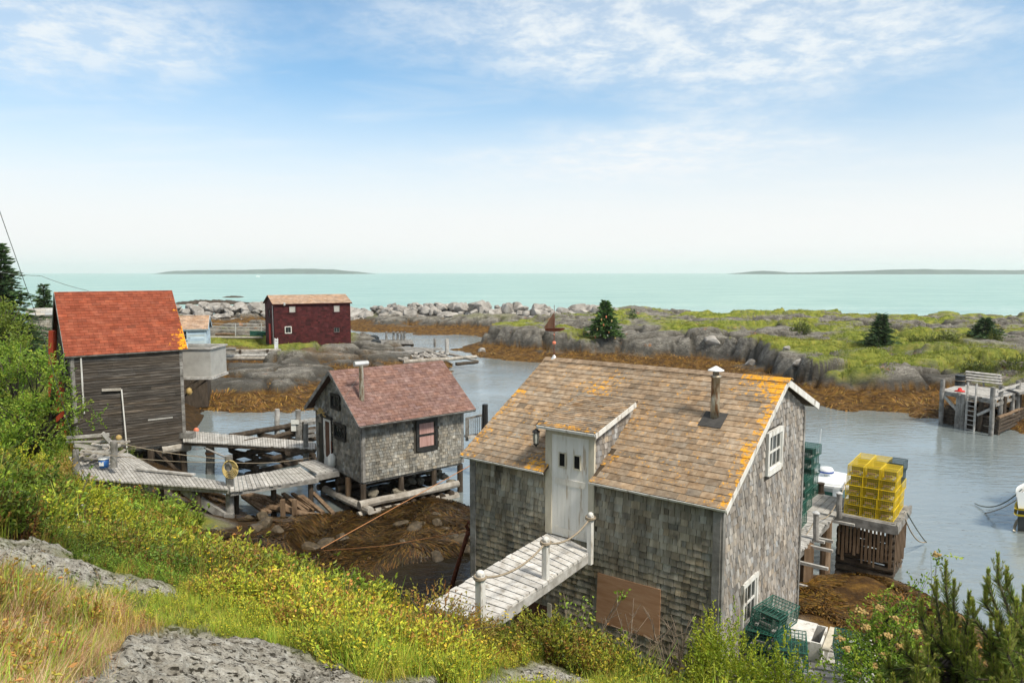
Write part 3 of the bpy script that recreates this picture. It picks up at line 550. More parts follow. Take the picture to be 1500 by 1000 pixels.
def shingles(O, u, v, n, cv, ex=.13, w0=.08, w1=.2, t=.018, gap=.005, jit=.008, var=.22, warm=.06, holes=(), maskf=None, aligned=None, backing=True, tintf=None, skirt=True):
    """lapped courses over the convex polygon cv (u,v metres) on the plane O,u,v,n"""
    mb = MB(); O, u, v, n = map(lambda q: np.asarray(q, float), (O, u, v, n)); us = [p[0] for p in cv]; vs_ = [p[1] for p in cv]
    if backing: mb.add([O+u*a+v*b+n*.002 for a, b in cv], [tuple(range(len(cv)))], (.25, .24, .22))
    v0 = min(vs_); row = 0
    while v0 < max(vs_)-.01:
        x = min(us)-random.uniform(0, w1) if aligned is None else min(us)-aligned*(row % 2)*.5
        while x < max(us):
            wd = random.uniform(w0, w1) if aligned is None else aligned
            lo = v0+random.uniform(-jit, jit); q = [(x+gap/2, lo), (x+wd-gap/2, lo+random.uniform(-jit, jit)*.5), (x+wd-gap/2, v0+ex+.004), (x+gap/2, v0+ex+.004)]
            cx_, cy_2 = x+wd/2, v0+ex/2
            if not any(h[0] < cx_ < h[1] and h[2] < cy_2 < h[3] for h in holes):
                for h in holes:   # trim the piece at an opening's edge
                    if h[2] < cy_2 < h[3]:
                        if x < h[0] < x+wd: q = clip(q, 1, 0, h[0])
                        elif x < h[1] < x+wd: q = clip(q, -1, 0, -h[1])
                q = clip_convex(q, cv) if len(q) > 2 else []
                if len(q) > 2:
                    tt = t*random.uniform(.8, 1.25); g = 1+random.gauss(0, var); g = max(.55, min(1.5, g)); wv = random.gauss(0, warm)
                    tn = (g*(1+wv), g, g*(1-wv*1.3))
                    if tintf: tn = tuple(np.array(tn)*tintf(cx_, cy_2))
                    hgt = [max(.25, (1-(p[1]-v0)/ex)) for p in q]; k = len(q)
                    T = [O+u*p[0]+v*p[1]+n*(tt*h+.003) for p, h in zip(q, hgt)]; B = [O+u*p[0]+v*p[1] for p in q]
                    fc = [tuple(range(k))]
                    if skirt: fc += [(k+i, k+(i+1) % k, (i+1) % k, i) for i in range(k)]
                    mb.add(T+B, fc, tn, maskf(cx_, cy_2) if maskf else 0.0)
            x += wd
        v0 += ex; row += 1
    return mb
def clapboards(O, u, v, n, cv, ex=.13, t=.02, holes=(), var=.15, L0=1.2, L1=3.5):
    return shingles(O, u, v, n, cv, ex, L0, L1, t, .004, .004, var, .03, holes)
def window(parent, O, u, v, n, u0, u1, v0, v1, trim='white_paint', tw=.075, nx=2, ny=3, pane='glass', sash='white_paint', bar=.022, mid=True, cap=False, label=None):
    f = MB()
    for (a0, a1, b0, b1) in ((u0-tw, u0, v0-tw, v1+tw), (u1, u1+tw, v0-tw, v1+tw), (u0, u1, v1, v1+tw*1.15), (u0, u1, v0-tw*1.3, v0)):
        f.box(O+u*(a0+a1)/2+v*(b0+b1)/2+n*.03, (abs(a1-a0), abs(b1-b0), .06), [u, v, n])
    if cap: f.box(O+u*(u0+u1)/2+v*(v1+tw*1.3+.012)+n*.05, (u1-u0+2.6*tw, .025, .11), [u, v, n])
    fo = build(f, 'window', trim, parent, label=label)
    s = MB(); 
    for i in range(1, nx): s.box(O+u*(u0+(u1-u0)*i/nx)+v*(v0+v1)/2+n*.016, (bar, v1-v0, .02), [u, v, n])
    for j in range(1, ny): s.box(O+u*(u0+u1)/2+v*(v0+(v1-v0)*j/ny)+n*.017, (u1-u0, bar*(1.6 if mid and j*2 == ny else 1), .022), [u, v, n])
    e = .03
    for (a0, a1, b0, b1) in ((u0, u0+e, v0, v1), (u1-e, u1, v0, v1), (u0+e, u1-e, v1-e, v1), (u0+e, u1-e, v0, v0+e)):
        s.box(O+u*(a0+a1)/2+v*(b0+b1)/2+n*.018, (abs(a1-a0), abs(b1-b0), .024), [u, v, n])
    so_ = build(s, 'sash', sash, fo); OFF[so_.name] = OFF[parent.name]; so_.parent = fo
    g = MB().box(O+u*(u0+u1)/2+v*(v0+v1)/2+n*.004, (u1-u0, v1-v0, .006), [u, v, n])
    return fo, child(g, 'pane', pane, fo, parent)
def child(mb, name, m, part, root, smooth=False, label=None):
    """sub-part: vertices stay relative to the root thing"""
    OFF[part.name] = OFF[root.name]; return build(mb, name, m, part, smooth, label)
# patch: sub-parts built by window() use the root's offset
_b0 = build
def build(mb, name, m, parent=None, smooth=False, label=None):
    if parent is not None and parent.name not in OFF: OFF[parent.name] = np.zeros(3)
    o = _b0(mb, name, m, parent, smooth, label)
    if parent is not None: OFF[o.name] = OFF[parent.name]
    return o
# ================================================================== MAIN SHINGLE SHED
th = R(52.5); a = np.array([-math.sin(th), math.cos(th), 0]); b = np.array([math.cos(th), math.sin(th), 0])
c0 = atY(1057, 746, 11.5); zE = c0[2]; CB = c0*np.array([1, 1, 0]); LA, LB = 5.42, 4.6; z0 = 1.2
P = lambda aa, bb, z: CB+a*aa+b*bb+UPV*z
zR, bR, zrE = 6.95, 2.88, 6.16
house = thing('shingle_shed', 'large weathered grey shingle shed with brown lichen-spotted roof and a white dormer door', 'shed', P(LA/2, LB/2, z0))
nF = -b; nG = -a
# front wall (u = -a from the left corner so that u runs rightwards in view)
wallF = P(LA, 0, 0); uF = -a
dL, dR, dB, dT = LA-3.36, LA-2.53, zE-1.16, zE+.82     # door extent in u, z
darker = lambda x, y: np.array([1, 1, .96])*(0.80+.35*vnoise(np.array(x*1.3), np.array(y*.9), 3))
f = shingles(wallF, uF, UPV, nF, [(0, z0), (LA, z0), (LA, zE), (0, zE)], .125, .07, .20, .026, .008, .012, .17, .035,
             holes=[(dL-.10, dR+.12, dB-.02, 9), (LA-4.33, LA-3.4, 0, 2.5)], tintf=darker)
build(f, 'wall', 'shingle', house, label='darker front wall of weathered cedar shingles')
# gable wall
gp = [(0, z0), (LB, z0), (LB, zrE-.02), (bR, zR-.08), (0, zE+.06)]
f = shingles(P(0, 0, 0), b, UPV, nG, gp, .125, .06, .18, .026, .009, .014, .16, .035, holes=[(2.08, 3.06, zE-.05, zE+.95), (1.0, 1.82, zE-2.55, zE-1.62)])
build(f, 'wall', 'shingle_pale', house, label='pale silvery gable wall of cedar shingles')
f = shingles(P(LA, LB, 0), -b, UPV, a, [(0, z0), (LB, z0), (LB, zE+.06), (LB-bR, zR-.08), (0, zrE)], .13, .1, .2, .02); build(f, 'wall', 'shingle', house)
f = shingles(P(0, LB, 0), a, UPV, b, [(0, z0), (LA, z0), (LA, zrE-.1), (0, zrE-.1)], .13, .1, .2, .02); build(f, 'wall', 'shingle', house)
for aa, bb in ((0, 0), (LA, 0)):
    f = MB(); s = 1 if aa == 0 else -1; zt = zE-.01
    f.box(P(aa+s*.055, -.030, (z0+zt)/2), (.13, .035, zt-z0), [a, b, UPV]); f.box(P(aa-s*.03, .035, (z0+zt)/2), (.035, .11, zt-z0), [a, b, UPV]); build(f, 'corner_board', 'wood_grey', house)
for aa, bb in ((0, LB), (LA, LB)):
    s = 1 if aa == 0 else -1; build(MB().box(P(aa-s*.03, bb-.04, (z0+zrE-.1)/2), (.03, .10, zrE-.1-z0), [a, b, UPV]), 'corner_board', 'wood_grey', house)
# roof: front slope with a slot for the dormer, rear slope
ov = .25; eA, eB = -.16, LA+.12
slF = np.array([0, 0, 0.])+b*(bR+ov)+UPV*(zR-(zE+.09)); lenF = np.linalg.norm(slF); vF = slF/lenF; nR = np.cross(vF, a); nR = nR if nR[2] > 0 else -nR
OF = P(eB, -ov, zE+.09); uR = -a; WR = eB-eA
def mF(x, y):   # lichen growth over the front slope: x along the eave from the left, y up the slope
    n = float(vnoise(np.array(x*2.1), np.array(y*2.6), 5)); m = .20+.22*(n-.5)
    right = WR-x; m += .34*math.exp(-(right/.24)**2)*(1 if y < lenF*.93 else .8); m += .26*math.exp(-((right-.35)/.45)**2-((y-lenF+.25)/.42)**2)
    m += .26*math.exp(-(x/.30)**2)*(y < 2.4); m += .26*math.exp(-((x-1.85)/.30)**2-((y-.15)/.35)**2); m += .26*math.exp(-((x-3.15)/.22)**2-((y-.5)/.8)**2)
    m += .24*math.exp(-((x-1.45-.2*y)/.4)**2-((y-2.6)/.7)**2)+.20*math.exp(-((x-2.2)/.5)**2-((y-1.9)/.5)**2)+.07*math.exp(-((right-1.2)/.7)**2-((y-.5)/.5)**2)
    return m
ds0, ds1 = eB-3.42, eB-2.40     # dormer width along the eave
slot_top = .95
def rooftint(x, y):
    return np.array([1, 1, 1])*(.78+.45*float(vnoise(np.array(x*1.1), np.array(y*1.4), 8)))
rt = shingles(OF, uR, vF, nR, [(0, 0), (WR, 0), (WR, lenF), (0, lenF)], .155, .11, .30, .015, .004, .003, .13, .04, holes=[(ds0, ds1, -1, slot_top)], maskf=mF, backing=False, tintf=rooftint)
for (x0, x1, y0, y1) in ((0, ds0, 0, lenF), (ds1, WR, 0, lenF), (ds0, ds1, slot_top, lenF)):
    rt.prism([OF+uR*x0+vF*y0-nR*.05, OF+uR*x1+vF*y0-nR*.05, OF+uR*x1+vF*y1-nR*.05, OF+uR*x0+vF*y1-nR*.05], nR*.049, (.3, .3, .3))
slB = b*(LB+.58-bR)+UPV*(zrE-.02-zR); lenB = np.linalg.norm(slB); vB = -slB/lenB; nB = np.cross(vB, a); nB = nB if nB[2] > 0 else -nB
OB = P(eA, LB+.58, zrE-.02)
r2 = shingles(OB, a, vB, nB, [(0, 0), (WR, 0), (WR, lenB), (0, lenB)], .155, .11, .3, .016, .004, .004, .13, .06, backing=False)
r2.prism([OB-nB*.05, OB+a*WR-nB*.05, OB+a*WR+vB*lenB-nB*.05, OB+vB*lenB-nB*.05], nB*.049, (.3, .3, .3))
build(rt, 'roof', 'roof', house, label='front roof slope of brown asphalt shingles with orange lichen'); build(r2, 'roof', 'roof', house, label='rear roof slope')
rc = MB()   # ridge caps
x = 0
while x < WR-.02:
    g = random.uniform(.8, 1.15); q = OF+uR*x+vF*lenF
    for vv, nn_ in ((vF, nR), (vB, nB)):
        rc.prism([q+nn_*.020, q+uR*.17+nn_*.027, q+uR*.17-vv*.14+nn_*.027, q-vv*.14+nn_*.020], nn_*.012, (g, g*.98, g*.97))
    rc.t[-12:] = [(g, g*.98, g*.97)]*12; 
    if WR-x < .9:
        rc.m[-12:] = [.62]*12
    x += .155
build(rc, 'ridge_cap', 'roof', house)
# white rake boards and eave drip edge
trs = [MB() for _ in range(4)]; tr = MB()
trs[0].beam(OF+uR*WR-nR*.055, OF+uR*WR+vF*lenF-nR*.055, .022, .11, nR); trs[1].beam(OF-nR*.055, OF+vF*lenF-nR*.055, .022, .11, nR)
trs[2].beam(OB-nB*.06, OB+vB*lenB-nB*.06, .022, .13, nB); trs[3].beam(OB+a*WR-nB*.06, OB+a*WR+vB*lenB-nB*.06, .022, .13, nB)
[build(q_, 'rake_board', 'white_paint', house) for q_ in trs]
de = MB()
for x0, x1 in ((0, ds0), (ds1, WR)): de.beam(OF+uR*x0-nR*.02-vF*.01, OF+uR*x1-nR*.02-vF*.01, .012, .045, nR)
de.beam(OB-nB*.03, OB+a*WR-nB*.03, .014, .10, nB)
build(de, 'drip_edge', 'white_paint', house)
for k in range(9):
    x = .25+k*.66
    if ds0-.1 < x < ds1+.05: continue
    q = OF+uR*x-nR*.06; build(MB().beam(q+vF*.06-nR*.035, q+vF*.34-nR*.035, .045, .07, nR), 'rafter_tail', 'wood_grey', house)
# dormer: cheeks, front trim, roof
dz = zE+1.06; dw0, dw1 = 3.42, 2.42
cheek_b = lambda z: (z-(zE+.09))/(slF[2])*(bR+ov)-ov
dr_top_front = P(0, -.20, 0); zf = zE+1.03; rise = .32
bb1 = 1.72
for aa, sg in ((dw1, -1), (dw0, 1)):
    ub = b if sg < 0 else -b; sgn = 1 if sg < 0 else -1
    poly = [(0.0*sgn, zE+.20), (bb1*sgn, zE+.16+(bb1+ov)/(bR+ov)*slF[2]-.12), ((bb1)*sgn, zf+.55*rise*1.25), (0, zf-.06)]
    poly = [(0, zE+.16), (sgn*1.42, zE+1.10), (sgn*1.42, zf+.16), (0, zf-.04)]
    ck = shingles(P(aa, 0, 0), ub, UPV, a*sg, poly, .11, .08, .16, .018, .005, .01, .2, .05)
    build(ck, 'dormer_cheek', 'shingle_pale', house)
dO = P(dw0+.13, -.27, zf-.03); dv = b*1.62+UPV*.38; dl = np.linalg.norm(dv); dv = dv/dl; dn = np.cross(dv, a); dn = dn if dn[2] > 0 else -dn; dwid = dw0-dw1+.28
dn2 = shingles(dO, uR, dv, dn, [(0, 0), (dwid, 0), (dwid, dl), (0, dl)], .085, .1, .3, .014, .004, .004, .18, .06, backing=False, maskf=lambda x, y: .16+.22*(y < .15)+.08*random.random())
dn2.prism([dO-dn*.04, dO+uR*dwid-dn*.04, dO+uR*dwid+dv*dl-dn*.04, dO+dv*dl-dn*.04], dn*.039, (.35, .33, .3))
build(dn2, 'dormer_roof', 'roof', house)
dt = MB(); dt.beam(dO-dn*.03-dv*.012, dO+uR*dwid-dn*.03-dv*.012, .02, .05, dn); dt.beam(dO+uR*dwid-dn*.05+uR*.01, dO+uR*dwid+dv*dl*.94-dn*.05+uR*.01, .02, .09, dn); dt.beam(dO-dn*.05-uR*.01, dO+dv*dl*.9-dn*.05-uR*.01, .02, .09, dn)
build(dt, 'dormer_trim', 'white_paint', house)
# door frame & door
fr = MB(); q = lambda x, z, d=0: wallF+uF*x+UPV*z+nF*d
fr.box(q(dL-.07, (dB+dT)/2, .02), (.14, .07, dT-dB), [uF, nF, UPV]); fr.box(q(dR+.06, (dB+dT)/2, .02), (.12, .07, dT-dB), [uF, nF, UPV])
fr.box(q((dL+dR)/2, dT+.07, .022), (dR-dL+.27, .075, .14), [uF, nF, UPV]); build(fr, 'door_frame', 'cream', house)
hd_ = MB().box(q((dL+dR)/2, dT+.19, .0), (dR-dL+.3, .06, .11), [uF, nF, UPV]); 
for x in (dL-.12, (dL+dR)/2, dR+.08): hd_.box(q(x, dT+.2, .08), (.05, .16, .07), [uF, nF, UPV])
build(hd_, 'dormer_header', 'wood_grey', house)
do = MB(); x = dL
wds = [.13, .17, .13, .15, .14, .12]; sc_ = (dR-dL)/sum(wds)
pw0, pw1, pz0, pz1 = .17, .33, dT-.62, dT-.33   # the two little panes
for wd in wds:
    wd *= sc_; do.box(q(x+wd/2, (dB+dT)/2, .018+random.uniform(0, .003)), (wd-.003, .03, dT-dB-.01), [uF, nF, UPV], (random.uniform(.93, 1.03),)*3); x += wd
for z in (dB+.12, dT-.9): do.box(q((dL+dR)/2, z, .04), (dR-dL-.16, .012, .12), [uF, nF, UPV], (.95, .93, .9))
dor = build(do, 'door', 'door', house, label='flaking white plank door with two small panes')
for x in (dL+.17, dL+.50):
    pf = MB(); 
    for (x0, x1, y0, y1) in ((x, x+.02, pz0, pz1), (x+.14, x+.16, pz0, pz1), (x+.02, x+.14, pz1-.02, pz1), (x+.02, x+.14, pz0, pz0+.025)): pf.box(q((x0+x1)/2, (y0+y1)/2, .05), (x1-x0, .03, y1-y0), [uF, nF, UPV])
    child(pf, 'pane_frame', 'cream', dor, house); child(MB().box(q(x+.08, (pz0+pz1)/2, .045), (.12, .014, pz1-pz0-.045), [uF, nF, UPV]), 'pane', 'hole', dor, house)
# lantern
ln = MB(); lp = q(dL-.23, dT-.02, .24)
ln.tube([q(dL-.1, dT+.16, .03), q(dL-.12, dT+.24, .12), q(dL-.18, dT+.25, .22), q(dL-.23, dT+.17, .24), q(dL-.23, dT+.10, .24)], .009, 6)
ln.lathe(lp+UPV*.02, [(.012, .1), (.03, .085), (.075, .045), (.08, .03), (.055, .028)], 10); ln.lathe(lp-UPV*.19, [(.008, -.05), (.02, -.03), (.03, -.01), (.052, .0), (.052, .015)], 10)
for k in range(6): an = k*math.pi/3; ln.beam(lp+np.array([math.cos(an)*.052, math.sin(an)*.052, -.18]), lp+np.array([math.cos(an)*.062, math.sin(an)*.062, .045]), .009, .009)
lo_ = build(ln, 'lantern', 'blackpaint', house); child(MB().lathe(lp-UPV*.17, [(.04, 0), (.052, .1), (.054, .2)], 10), 'lamp_glass', 'lampglass', lo_, house)
# plywood patch, lower door, windows
pb = MB().prism([onplane(*p_, q(0, 0, .03), nF) for p_ in ((876, 838), (968, 863), (966, 938), (873, 909))], nF*.014); build(pb, 'plywood_panel', 'ply', house, label='brown plywood sheet nailed over an opening')
ld = MB()
for k in range(5): ld.box(q(LA-4.30+.09+k*.176, 1.85, .0), (.17, .03, 1.3), [uF, nF, UPV], (random.uniform(.85, 1.1),)*3)
lod = build(ld, 'lower_door', 'browndoor', house)
child(MB().box(q(LA-4.35, 1.85, .02), (.08, .06, 1.35), [uF, nF, UPV]).box(q(LA-3.40, 1.85, .02), (.09, .06, 1.35), [uF, nF, UPV]), 'door_post', 'cream', lod, house)
child(MB().box(q(LA-3.50, 2.35, .03), (.16, .02, .04), [uF, nF, UPV]).box(q(LA-3.50, 1.75, .03), (.16, .02, .04), [uF, nF, UPV]), 'hinge', 'rust', lod, house)
build(MB().box(q(LA-4.42, 2.62, .03), (.26, .02, .12), [uF, nF, UPV]), 'patch_board', 'cream', house)
gO = P(0, 0, 0)
window(house, gO, b, UPV, nG, 2.23, 2.96, zE+.16, zE+.80, nx=3, ny=2, tw=.09, label='white upper gable window')
window(house, gO, b, UPV, nG, 1.11, 1.74, zE-2.47, zE-1.74, nx=3, ny=2, tw=.08, label='white lower gable window')
# stove pipe
pc = onplane(1047, 612, OF, nR); 
build(MB().prism([pc+(-uR*.22-vF*.30)+nR*.026, pc+(uR*.22-vF*.30)+nR*.026, pc+(uR*.22+vF*.14)+nR*.026, pc+(-uR*.22+vF*.14)+nR*.026], nR*.008), 'roof_flashing', 'tar', house)
pp = build(MB().lathe(pc-UPV*.05, [(.085, 0), (.085, .42), (.082, .43), (.082, .82), (.10, .82), (.10, .86), (.06, .86), (.06, .95)], 14), 'stove_pipe', 'pipe', house, True)
child(MB().lathe(pc+UPV*.90, [(.15, 0), (.15, .012), (.02, .085), (.002, .09)], 16), 'chimney_cap', 'white', pp, house)
# weather vane: pole with floats and a little sailing boat
wv = P(LA-.12, bR, zR+.02); wp = MB().tube([wv, wv+UPV*.95], .011, 6); wo = build(wp, 'weather_vane', 'rust', house)
child(MB().lathe(wv-UPV*.03, [(.09, 0), (.05, .05), (.02, .1)], 8), 'vane_base', 'metal', wo, house)
child(MB().lathe(wv+UPV*.36, [(.005, -.045), (.04, -.03), (.05, 0), (.04, .03), (.005, .045)], 10), 'float_ball', 'buoy', wo, house)
child(MB().lathe(wv+UPV*.56, [(.005, -.02), (.02, 0), (.005, .02)], 8), 'float_bead', 'buoy', wo, house)
bt = wv+UPV*.66; e1 = np.array([1, .1, 0]); e1 /= np.linalg.norm(e1); e2 = np.array([-.1, 1, 0])
hl = MB(); V = []
for t_, wd, kz in ((-.22, .012, .02), (-.15, .035, 0), (0, .045, -.012), (.15, .032, 0), (.25, .006, .035)):
    V += [bt+e1*t_-e2*wd+UPV*.055, bt+e1*t_+e2*wd+UPV*.055, bt+e1*t_+UPV*(kz-.02)]
F_ = [(0, 1, 2), (14, 13, 12)]
for i in range(4): k = i*3; F_ += [(k, k+3, k+4, k+1), (k+1, k+4, k+5, k+2), (k+2, k+5, k+3, k)]
hl.add(V, F_); child(hl, 'toy_boat_hull', 'rust', wo, house)
child(MB().prism([bt+UPV*.06-e1*.01, bt+UPV*.42-e1*.01, bt+UPV*.06-e1*.25], e2*.006), 'toy_sail', 'browndoor', wo, house)
child(MB().tube([bt+UPV*.05, bt+UPV*.6], .007, 6), 'toy_mast', 'rust', wo, house)
# ================================================================== generic gable shed
def frame(px, py, Yd, thd):
    t = R(thd); aa = np.array([math.sin(t), math.cos(t), 0]); bb = np.array([-math.cos(t), math.sin(t), 0]); c = atY(px, py, Yd); return aa, bb, c
def gable_shed(root, aa, bb, c, Ln, Wd, zb, ze, zr, wallm, roofm, ova=.3, ovb=.35, wall='s', ex=.13, rex=.14, corner='wood_grey', trimm='wood_grey', hF=(), hG=(), w=(.08, .2), rw=.3, maskf=None, half=None):
    half = Wd/2 if half is None else half; Pq = lambda s_, t_, z: np.array([c[0], c[1], 0])+aa*s_+bb*t_+UPV*z
    fn = shingles if wall == 's' else (lambda O, u, v, n, cv, ex, w0, w1, t, *r_, holes=(): clapboards(O, u, v, n, cv, ex, .032, holes))
    args = (ex, w[0], w[1], .028, .010, .008, .22, .03)
    build(fn(Pq(0, 0, 0), aa, UPV, -bb, [(0, zb), (Ln, zb), (Ln, ze), (0, ze)], *args, holes=hF), 'wall', wallm, root)
    build(fn(Pq(0, Wd, 0), -bb, UPV, -aa, [(0, zb), (Wd, zb), (Wd, ze), (Wd-half, zr-.04), (0, ze)], *args, holes=hG), 'wall', wallm, root)
    build(fn(Pq(Ln, 0, 0), bb, UPV, aa, [(0, zb), (Wd, zb), (Wd, ze), (half, zr-.04), (0, ze)], *args), 'wall', wallm, root)
    build(fn(Pq(Ln, Wd, 0), -aa, UPV, bb, [(0, zb), (Ln, zb), (Ln, ze), (0, ze)], *args), 'wall', wallm, root)
    sl = (zr-ze)/half
    for sgn in (1, -1):
        oh = ovb; run = (half if sgn > 0 else Wd-half)+oh; s2 = (zr-ze)/(half if sgn > 0 else Wd-half)
        O = Pq(-ova, -oh, ze-oh*s2) if sgn > 0 else Pq(Ln+ova, Wd+oh, ze-oh*s2); u = aa*sgn; v = bb*sgn*run+UPV*(run*s2); ln_ = np.linalg.norm(v); v = v/ln_; n = np.cross(v, u); n = n if n[2] > 0 else -n
        O = O+n*.06; wd = Ln+2*ova
        r_ = shingles(O, u, v, n, [(0, 0), (wd, 0), (wd, ln_), (0, ln_)], rex, rw, rw, .016, .010, .002, .10, .03, aligned=rw, backing=False, maskf=maskf if sgn > 0 else None)
        r_.prism([O-n*.05, O+u*wd-n*.05, O+u*wd+v*ln_-n*.05, O+v*ln_-n*.05], n*.049, (.35, .35, .35)); build(r_, 'roof', roofm, root)
        t_ = MB(); t_.beam(O-n*.07, O+v*ln_-n*.07, .03, .14, n); t_.beam(O+u*wd-n*.07, O+u*wd+v*ln_-n*.07, .03, .14, n); t_.beam(O+u*.02-n*.055-v*.012, O+u*(wd-.02)-n*.055-v*.012, .024, .08, n)
        build(t_, 'fascia', trimm, root)
    if corner:
        for s_, t2 in ((0, 0), (Ln, 0), (0, Wd), (Ln, Wd)):
            k = MB(); k.box(Pq(s_+(.05 if s_ == 0 else -.05), t2+(-.02 if t2 == 0 else .02), (zb+ze)/2), (.12, .035, ze-zb), [aa, bb, UPV]); k.box(Pq(s_+(-.02 if s_ == 0 else .02), t2+(.05 if t2 == 0 else -.05), (zb+ze)/2), (.035, .10, ze-zb), [aa, bb, UPV])
            build(k, 'corner_board', corner, root)
    build(MB().box(Pq(Ln/2, Wd/2, zb-.02), (Ln-.1, Wd-.1, .16), [aa, bb, UPV]), 'floor_frame', 'wood_grey', root)
    return Pq
# ---- grey shed with mauve roof on a log crib
aa, bb, c = frame(529.5, 612, 26, 51); k26 = 26/25
Ln2, Wd2 = 4.55, 4.0; zb2, ze2, zr2 = 9-(9-1.54)*k26, 9-(9-3.93)*k26, 9-(9-5.33)*k26
s2 = thing('mauve_roof_shed', 'small grey shingled shed with mauve roof and black trimmed windows standing on a log crib', 'shed', (c[0], c[1], 0))
S2 = gable_shed(s2, aa, bb, c, Ln2, Wd2, zb2, ze2, zr2, 'shingle_far', 'roof_mauve', .33, .42, hF=[(2.2, 3.3, 2.0, 3.35)], hG=[(.2, 1.5, .8, 2.9)], ex=.12, rex=.15, half=2.0)
window(s2, S2(0, 0, 0), aa, UPV, -bb, 2.43, 3.17, 2.16, 3.15, trim='blackpaint', tw=.12, nx=1, ny=2, sash='blackpaint', pane='curtain', bar=.05, label='black window with pink curtain')
sideO = S2(0, Wd2, 0); sx_ = lambda v: Wd2-v
window(s2, sideO-aa*.034, -bb, UPV, -aa, Wd2-2.15, Wd2-1.3, 2.63, 3.10, trim='blackpaint', tw=.08, nx=3, ny=1, sash='blackpaint', label='low dark window beside the door')
window(s2, sideO-aa*.034, -bb, UPV, -aa, Wd2-2.38, Wd2-1.72, 3.78, 4.22, trim='blackpaint', tw=.08, nx=2, ny=1, sash='blackpaint', label='small loft window')
dq = lambda v, z, d=0: sideO-bb*v+UPV*z-aa*d; d0, d1 = .72, 1.45
fr = MB().box(dq(d0-.06, 2.2, .03), (.09, .06, 2.0), [bb, aa, UPV]).box(dq(d1+.06, 2.2, .03), (.09, .06, 2.0), [bb, aa, UPV]).box(dq((d0+d1)/2, 3.26, .05), (1.0, .12, .12), [bb, aa, UPV]); build(fr, 'door_frame', 'blackpaint', s2)
dd2 = build(MB().box(dq((d0+d1)/2, 2.2, .02), (d1-d0, .04, 1.98), [bb, aa, UPV]), 'door', 'white_paint', s2); child(MB().box(dq((d0+d1)/2+.03, 2.35, .045), (.36, .012, 1.45), [bb, aa, UPV]), 'door_panel', 'browndoor', dd2, s2)
# driftwood ornament over the door
dw = MB(); dw.log(dq(.3, 3.55, .15), dq(.85, 3.45, .2), .09, .03); dw.log(dq(.1, 3.4, .12), dq(.5, 3.55, .2), .05, .02); build(dw, 'driftwood_ornament', 'log', s2)
an_ = MB()
for k in range(7): t = k/6*math.pi; an_.tube([dq(.95, 3.42, .15), dq(.95+.3*math.cos(t), 3.42+.22*math.sin(t)-.05, .25), dq(.95+.38*math.cos(t), 3.42+.3*math.sin(t)-.1, .2)], .03, 5)
build(an_, 'rope_ornament', 'wood_new', s2)
pr = atY(530.5, 590, c[1]+.25); rb_ = S2(0, 0, 0)
sv = bb*(2.0+.42)+UPV*(zr2-ze2)*(2.42/2.0); O_ = S2(-.33, -.42, ze2-.42*(zr2-ze2)/2.0); nrm = np.cross(sv, aa); nrm = nrm/np.linalg.norm(nrm); pq = onplane(530, 588, O_, nrm)
p_ = build(MB().tube([pq-UPV*.1, pq+UPV*.62], .10, 12).tube([pq+UPV*.62, pq+UPV*1.42], .085, 12), 'stove_pipe', 'pipe', s2); child(MB().tube([pq+UPV*1.44-aa*.28, pq+UPV*1.44+aa*.28], .1, 10), 'pipe_tee', 'metal', p_, s2)
for dx in (-1, 1): child(MB().tube([pq+UPV*1.1, pq+aa*.8*dx-UPV*.05+bb*.2], .006, 4), 'guy_wire', 'cable', p_, s2)
for s_, t_ in ((.05, .1), (1.7, .15), (Ln2-.1, .1), (.1, 2.0), (.15, Wd2-.15), (Ln2-.1, Wd2-.2), (2.4, 2.0), (3.2, .15), (Ln2-.15, 2.1)):
    q_ = S2(s_, t_, 0); build(MB().tube([q_+UPV*(-.6), q_+UPV*(zb2-.08)], .12 if (s_, t_) != (.1, Wd2-.15) else .09, 9, jit=.05), 'post', 'pile', s2)
q_ = S2(-.05, 1.1, 0); build(MB().log(q_+UPV*-.3, q_+UPV*(zb2-.05), .13, .11), 'post', 'lowwood', s2)
tag_mb = MB()
# ---- dark shed with red roof
aa1, bb1_, c1 = frame(103, 516, 29, 52)
Ln1, Wd1, zb1, ze1, zr1 = 4.22, 4.6, 1.42, 5.70, 8.12
s1 = thing('red_roof_shed', 'tall blackened clapboard shed with bright red shingle roof on posts at the left', 'shed', (c1[0], c1[1], 0))
def m1(x, y): return .06+.60*math.exp(-((4.66-x)/.55)**2-((y-.3)/.85)**2)+.42*math.exp(-((4.75-x)/.16)**2)*(y < 3)+.3*math.exp(-(x/.15)**2-((y-3.5)/.3)**2)
S1 = gable_shed(s1, aa1, bb1_, c1, Ln1, Wd1, zb1, ze1, zr1, 'clap', 'roof_red', .22, .12, wall='c', ex=.115, rex=.15, rw=.33, half=2.3, maskf=m1, hG=[(2.2, 3.0, 4.1, 5.2)])
window(s1, S1(-.034, Wd1, 0), -bb1_, UPV, -aa1, 2.9, 3.5, 4.7, 5.7, trim='blackpaint', nx=2, ny=2, tw=.08, label='black gable window')
for s_, t_ in ((.2, .1), (1.5, .1), (2.8, .1), (Ln1-.1, .1), (Ln1-.1, 1.6), (Ln1-.1, 3.1), (Ln1-.1, Wd1-.1), (2.0, 2.2), (.2, 2.4), (.2, Wd1-.2), (3.2, 2.4)):
    q_ = S1(s_, t_, 0); build(MB().log(q_-UPV*.4, q_+UPV*(zb1-.08), .15, .14), 'post', 'pile', s1)
q_ = S1(Ln1-.1, -.02, 1.2); build(MB().log(q_-aa1*.9, q_+aa1*.28, .17, .17), 'sill_log', 'log', s1); build(MB().log(q_-aa1*.9+bb1_*2.3, q_+aa1*.28+bb1_*2.3, .15, .15), 'sill_log', 'log', s1)
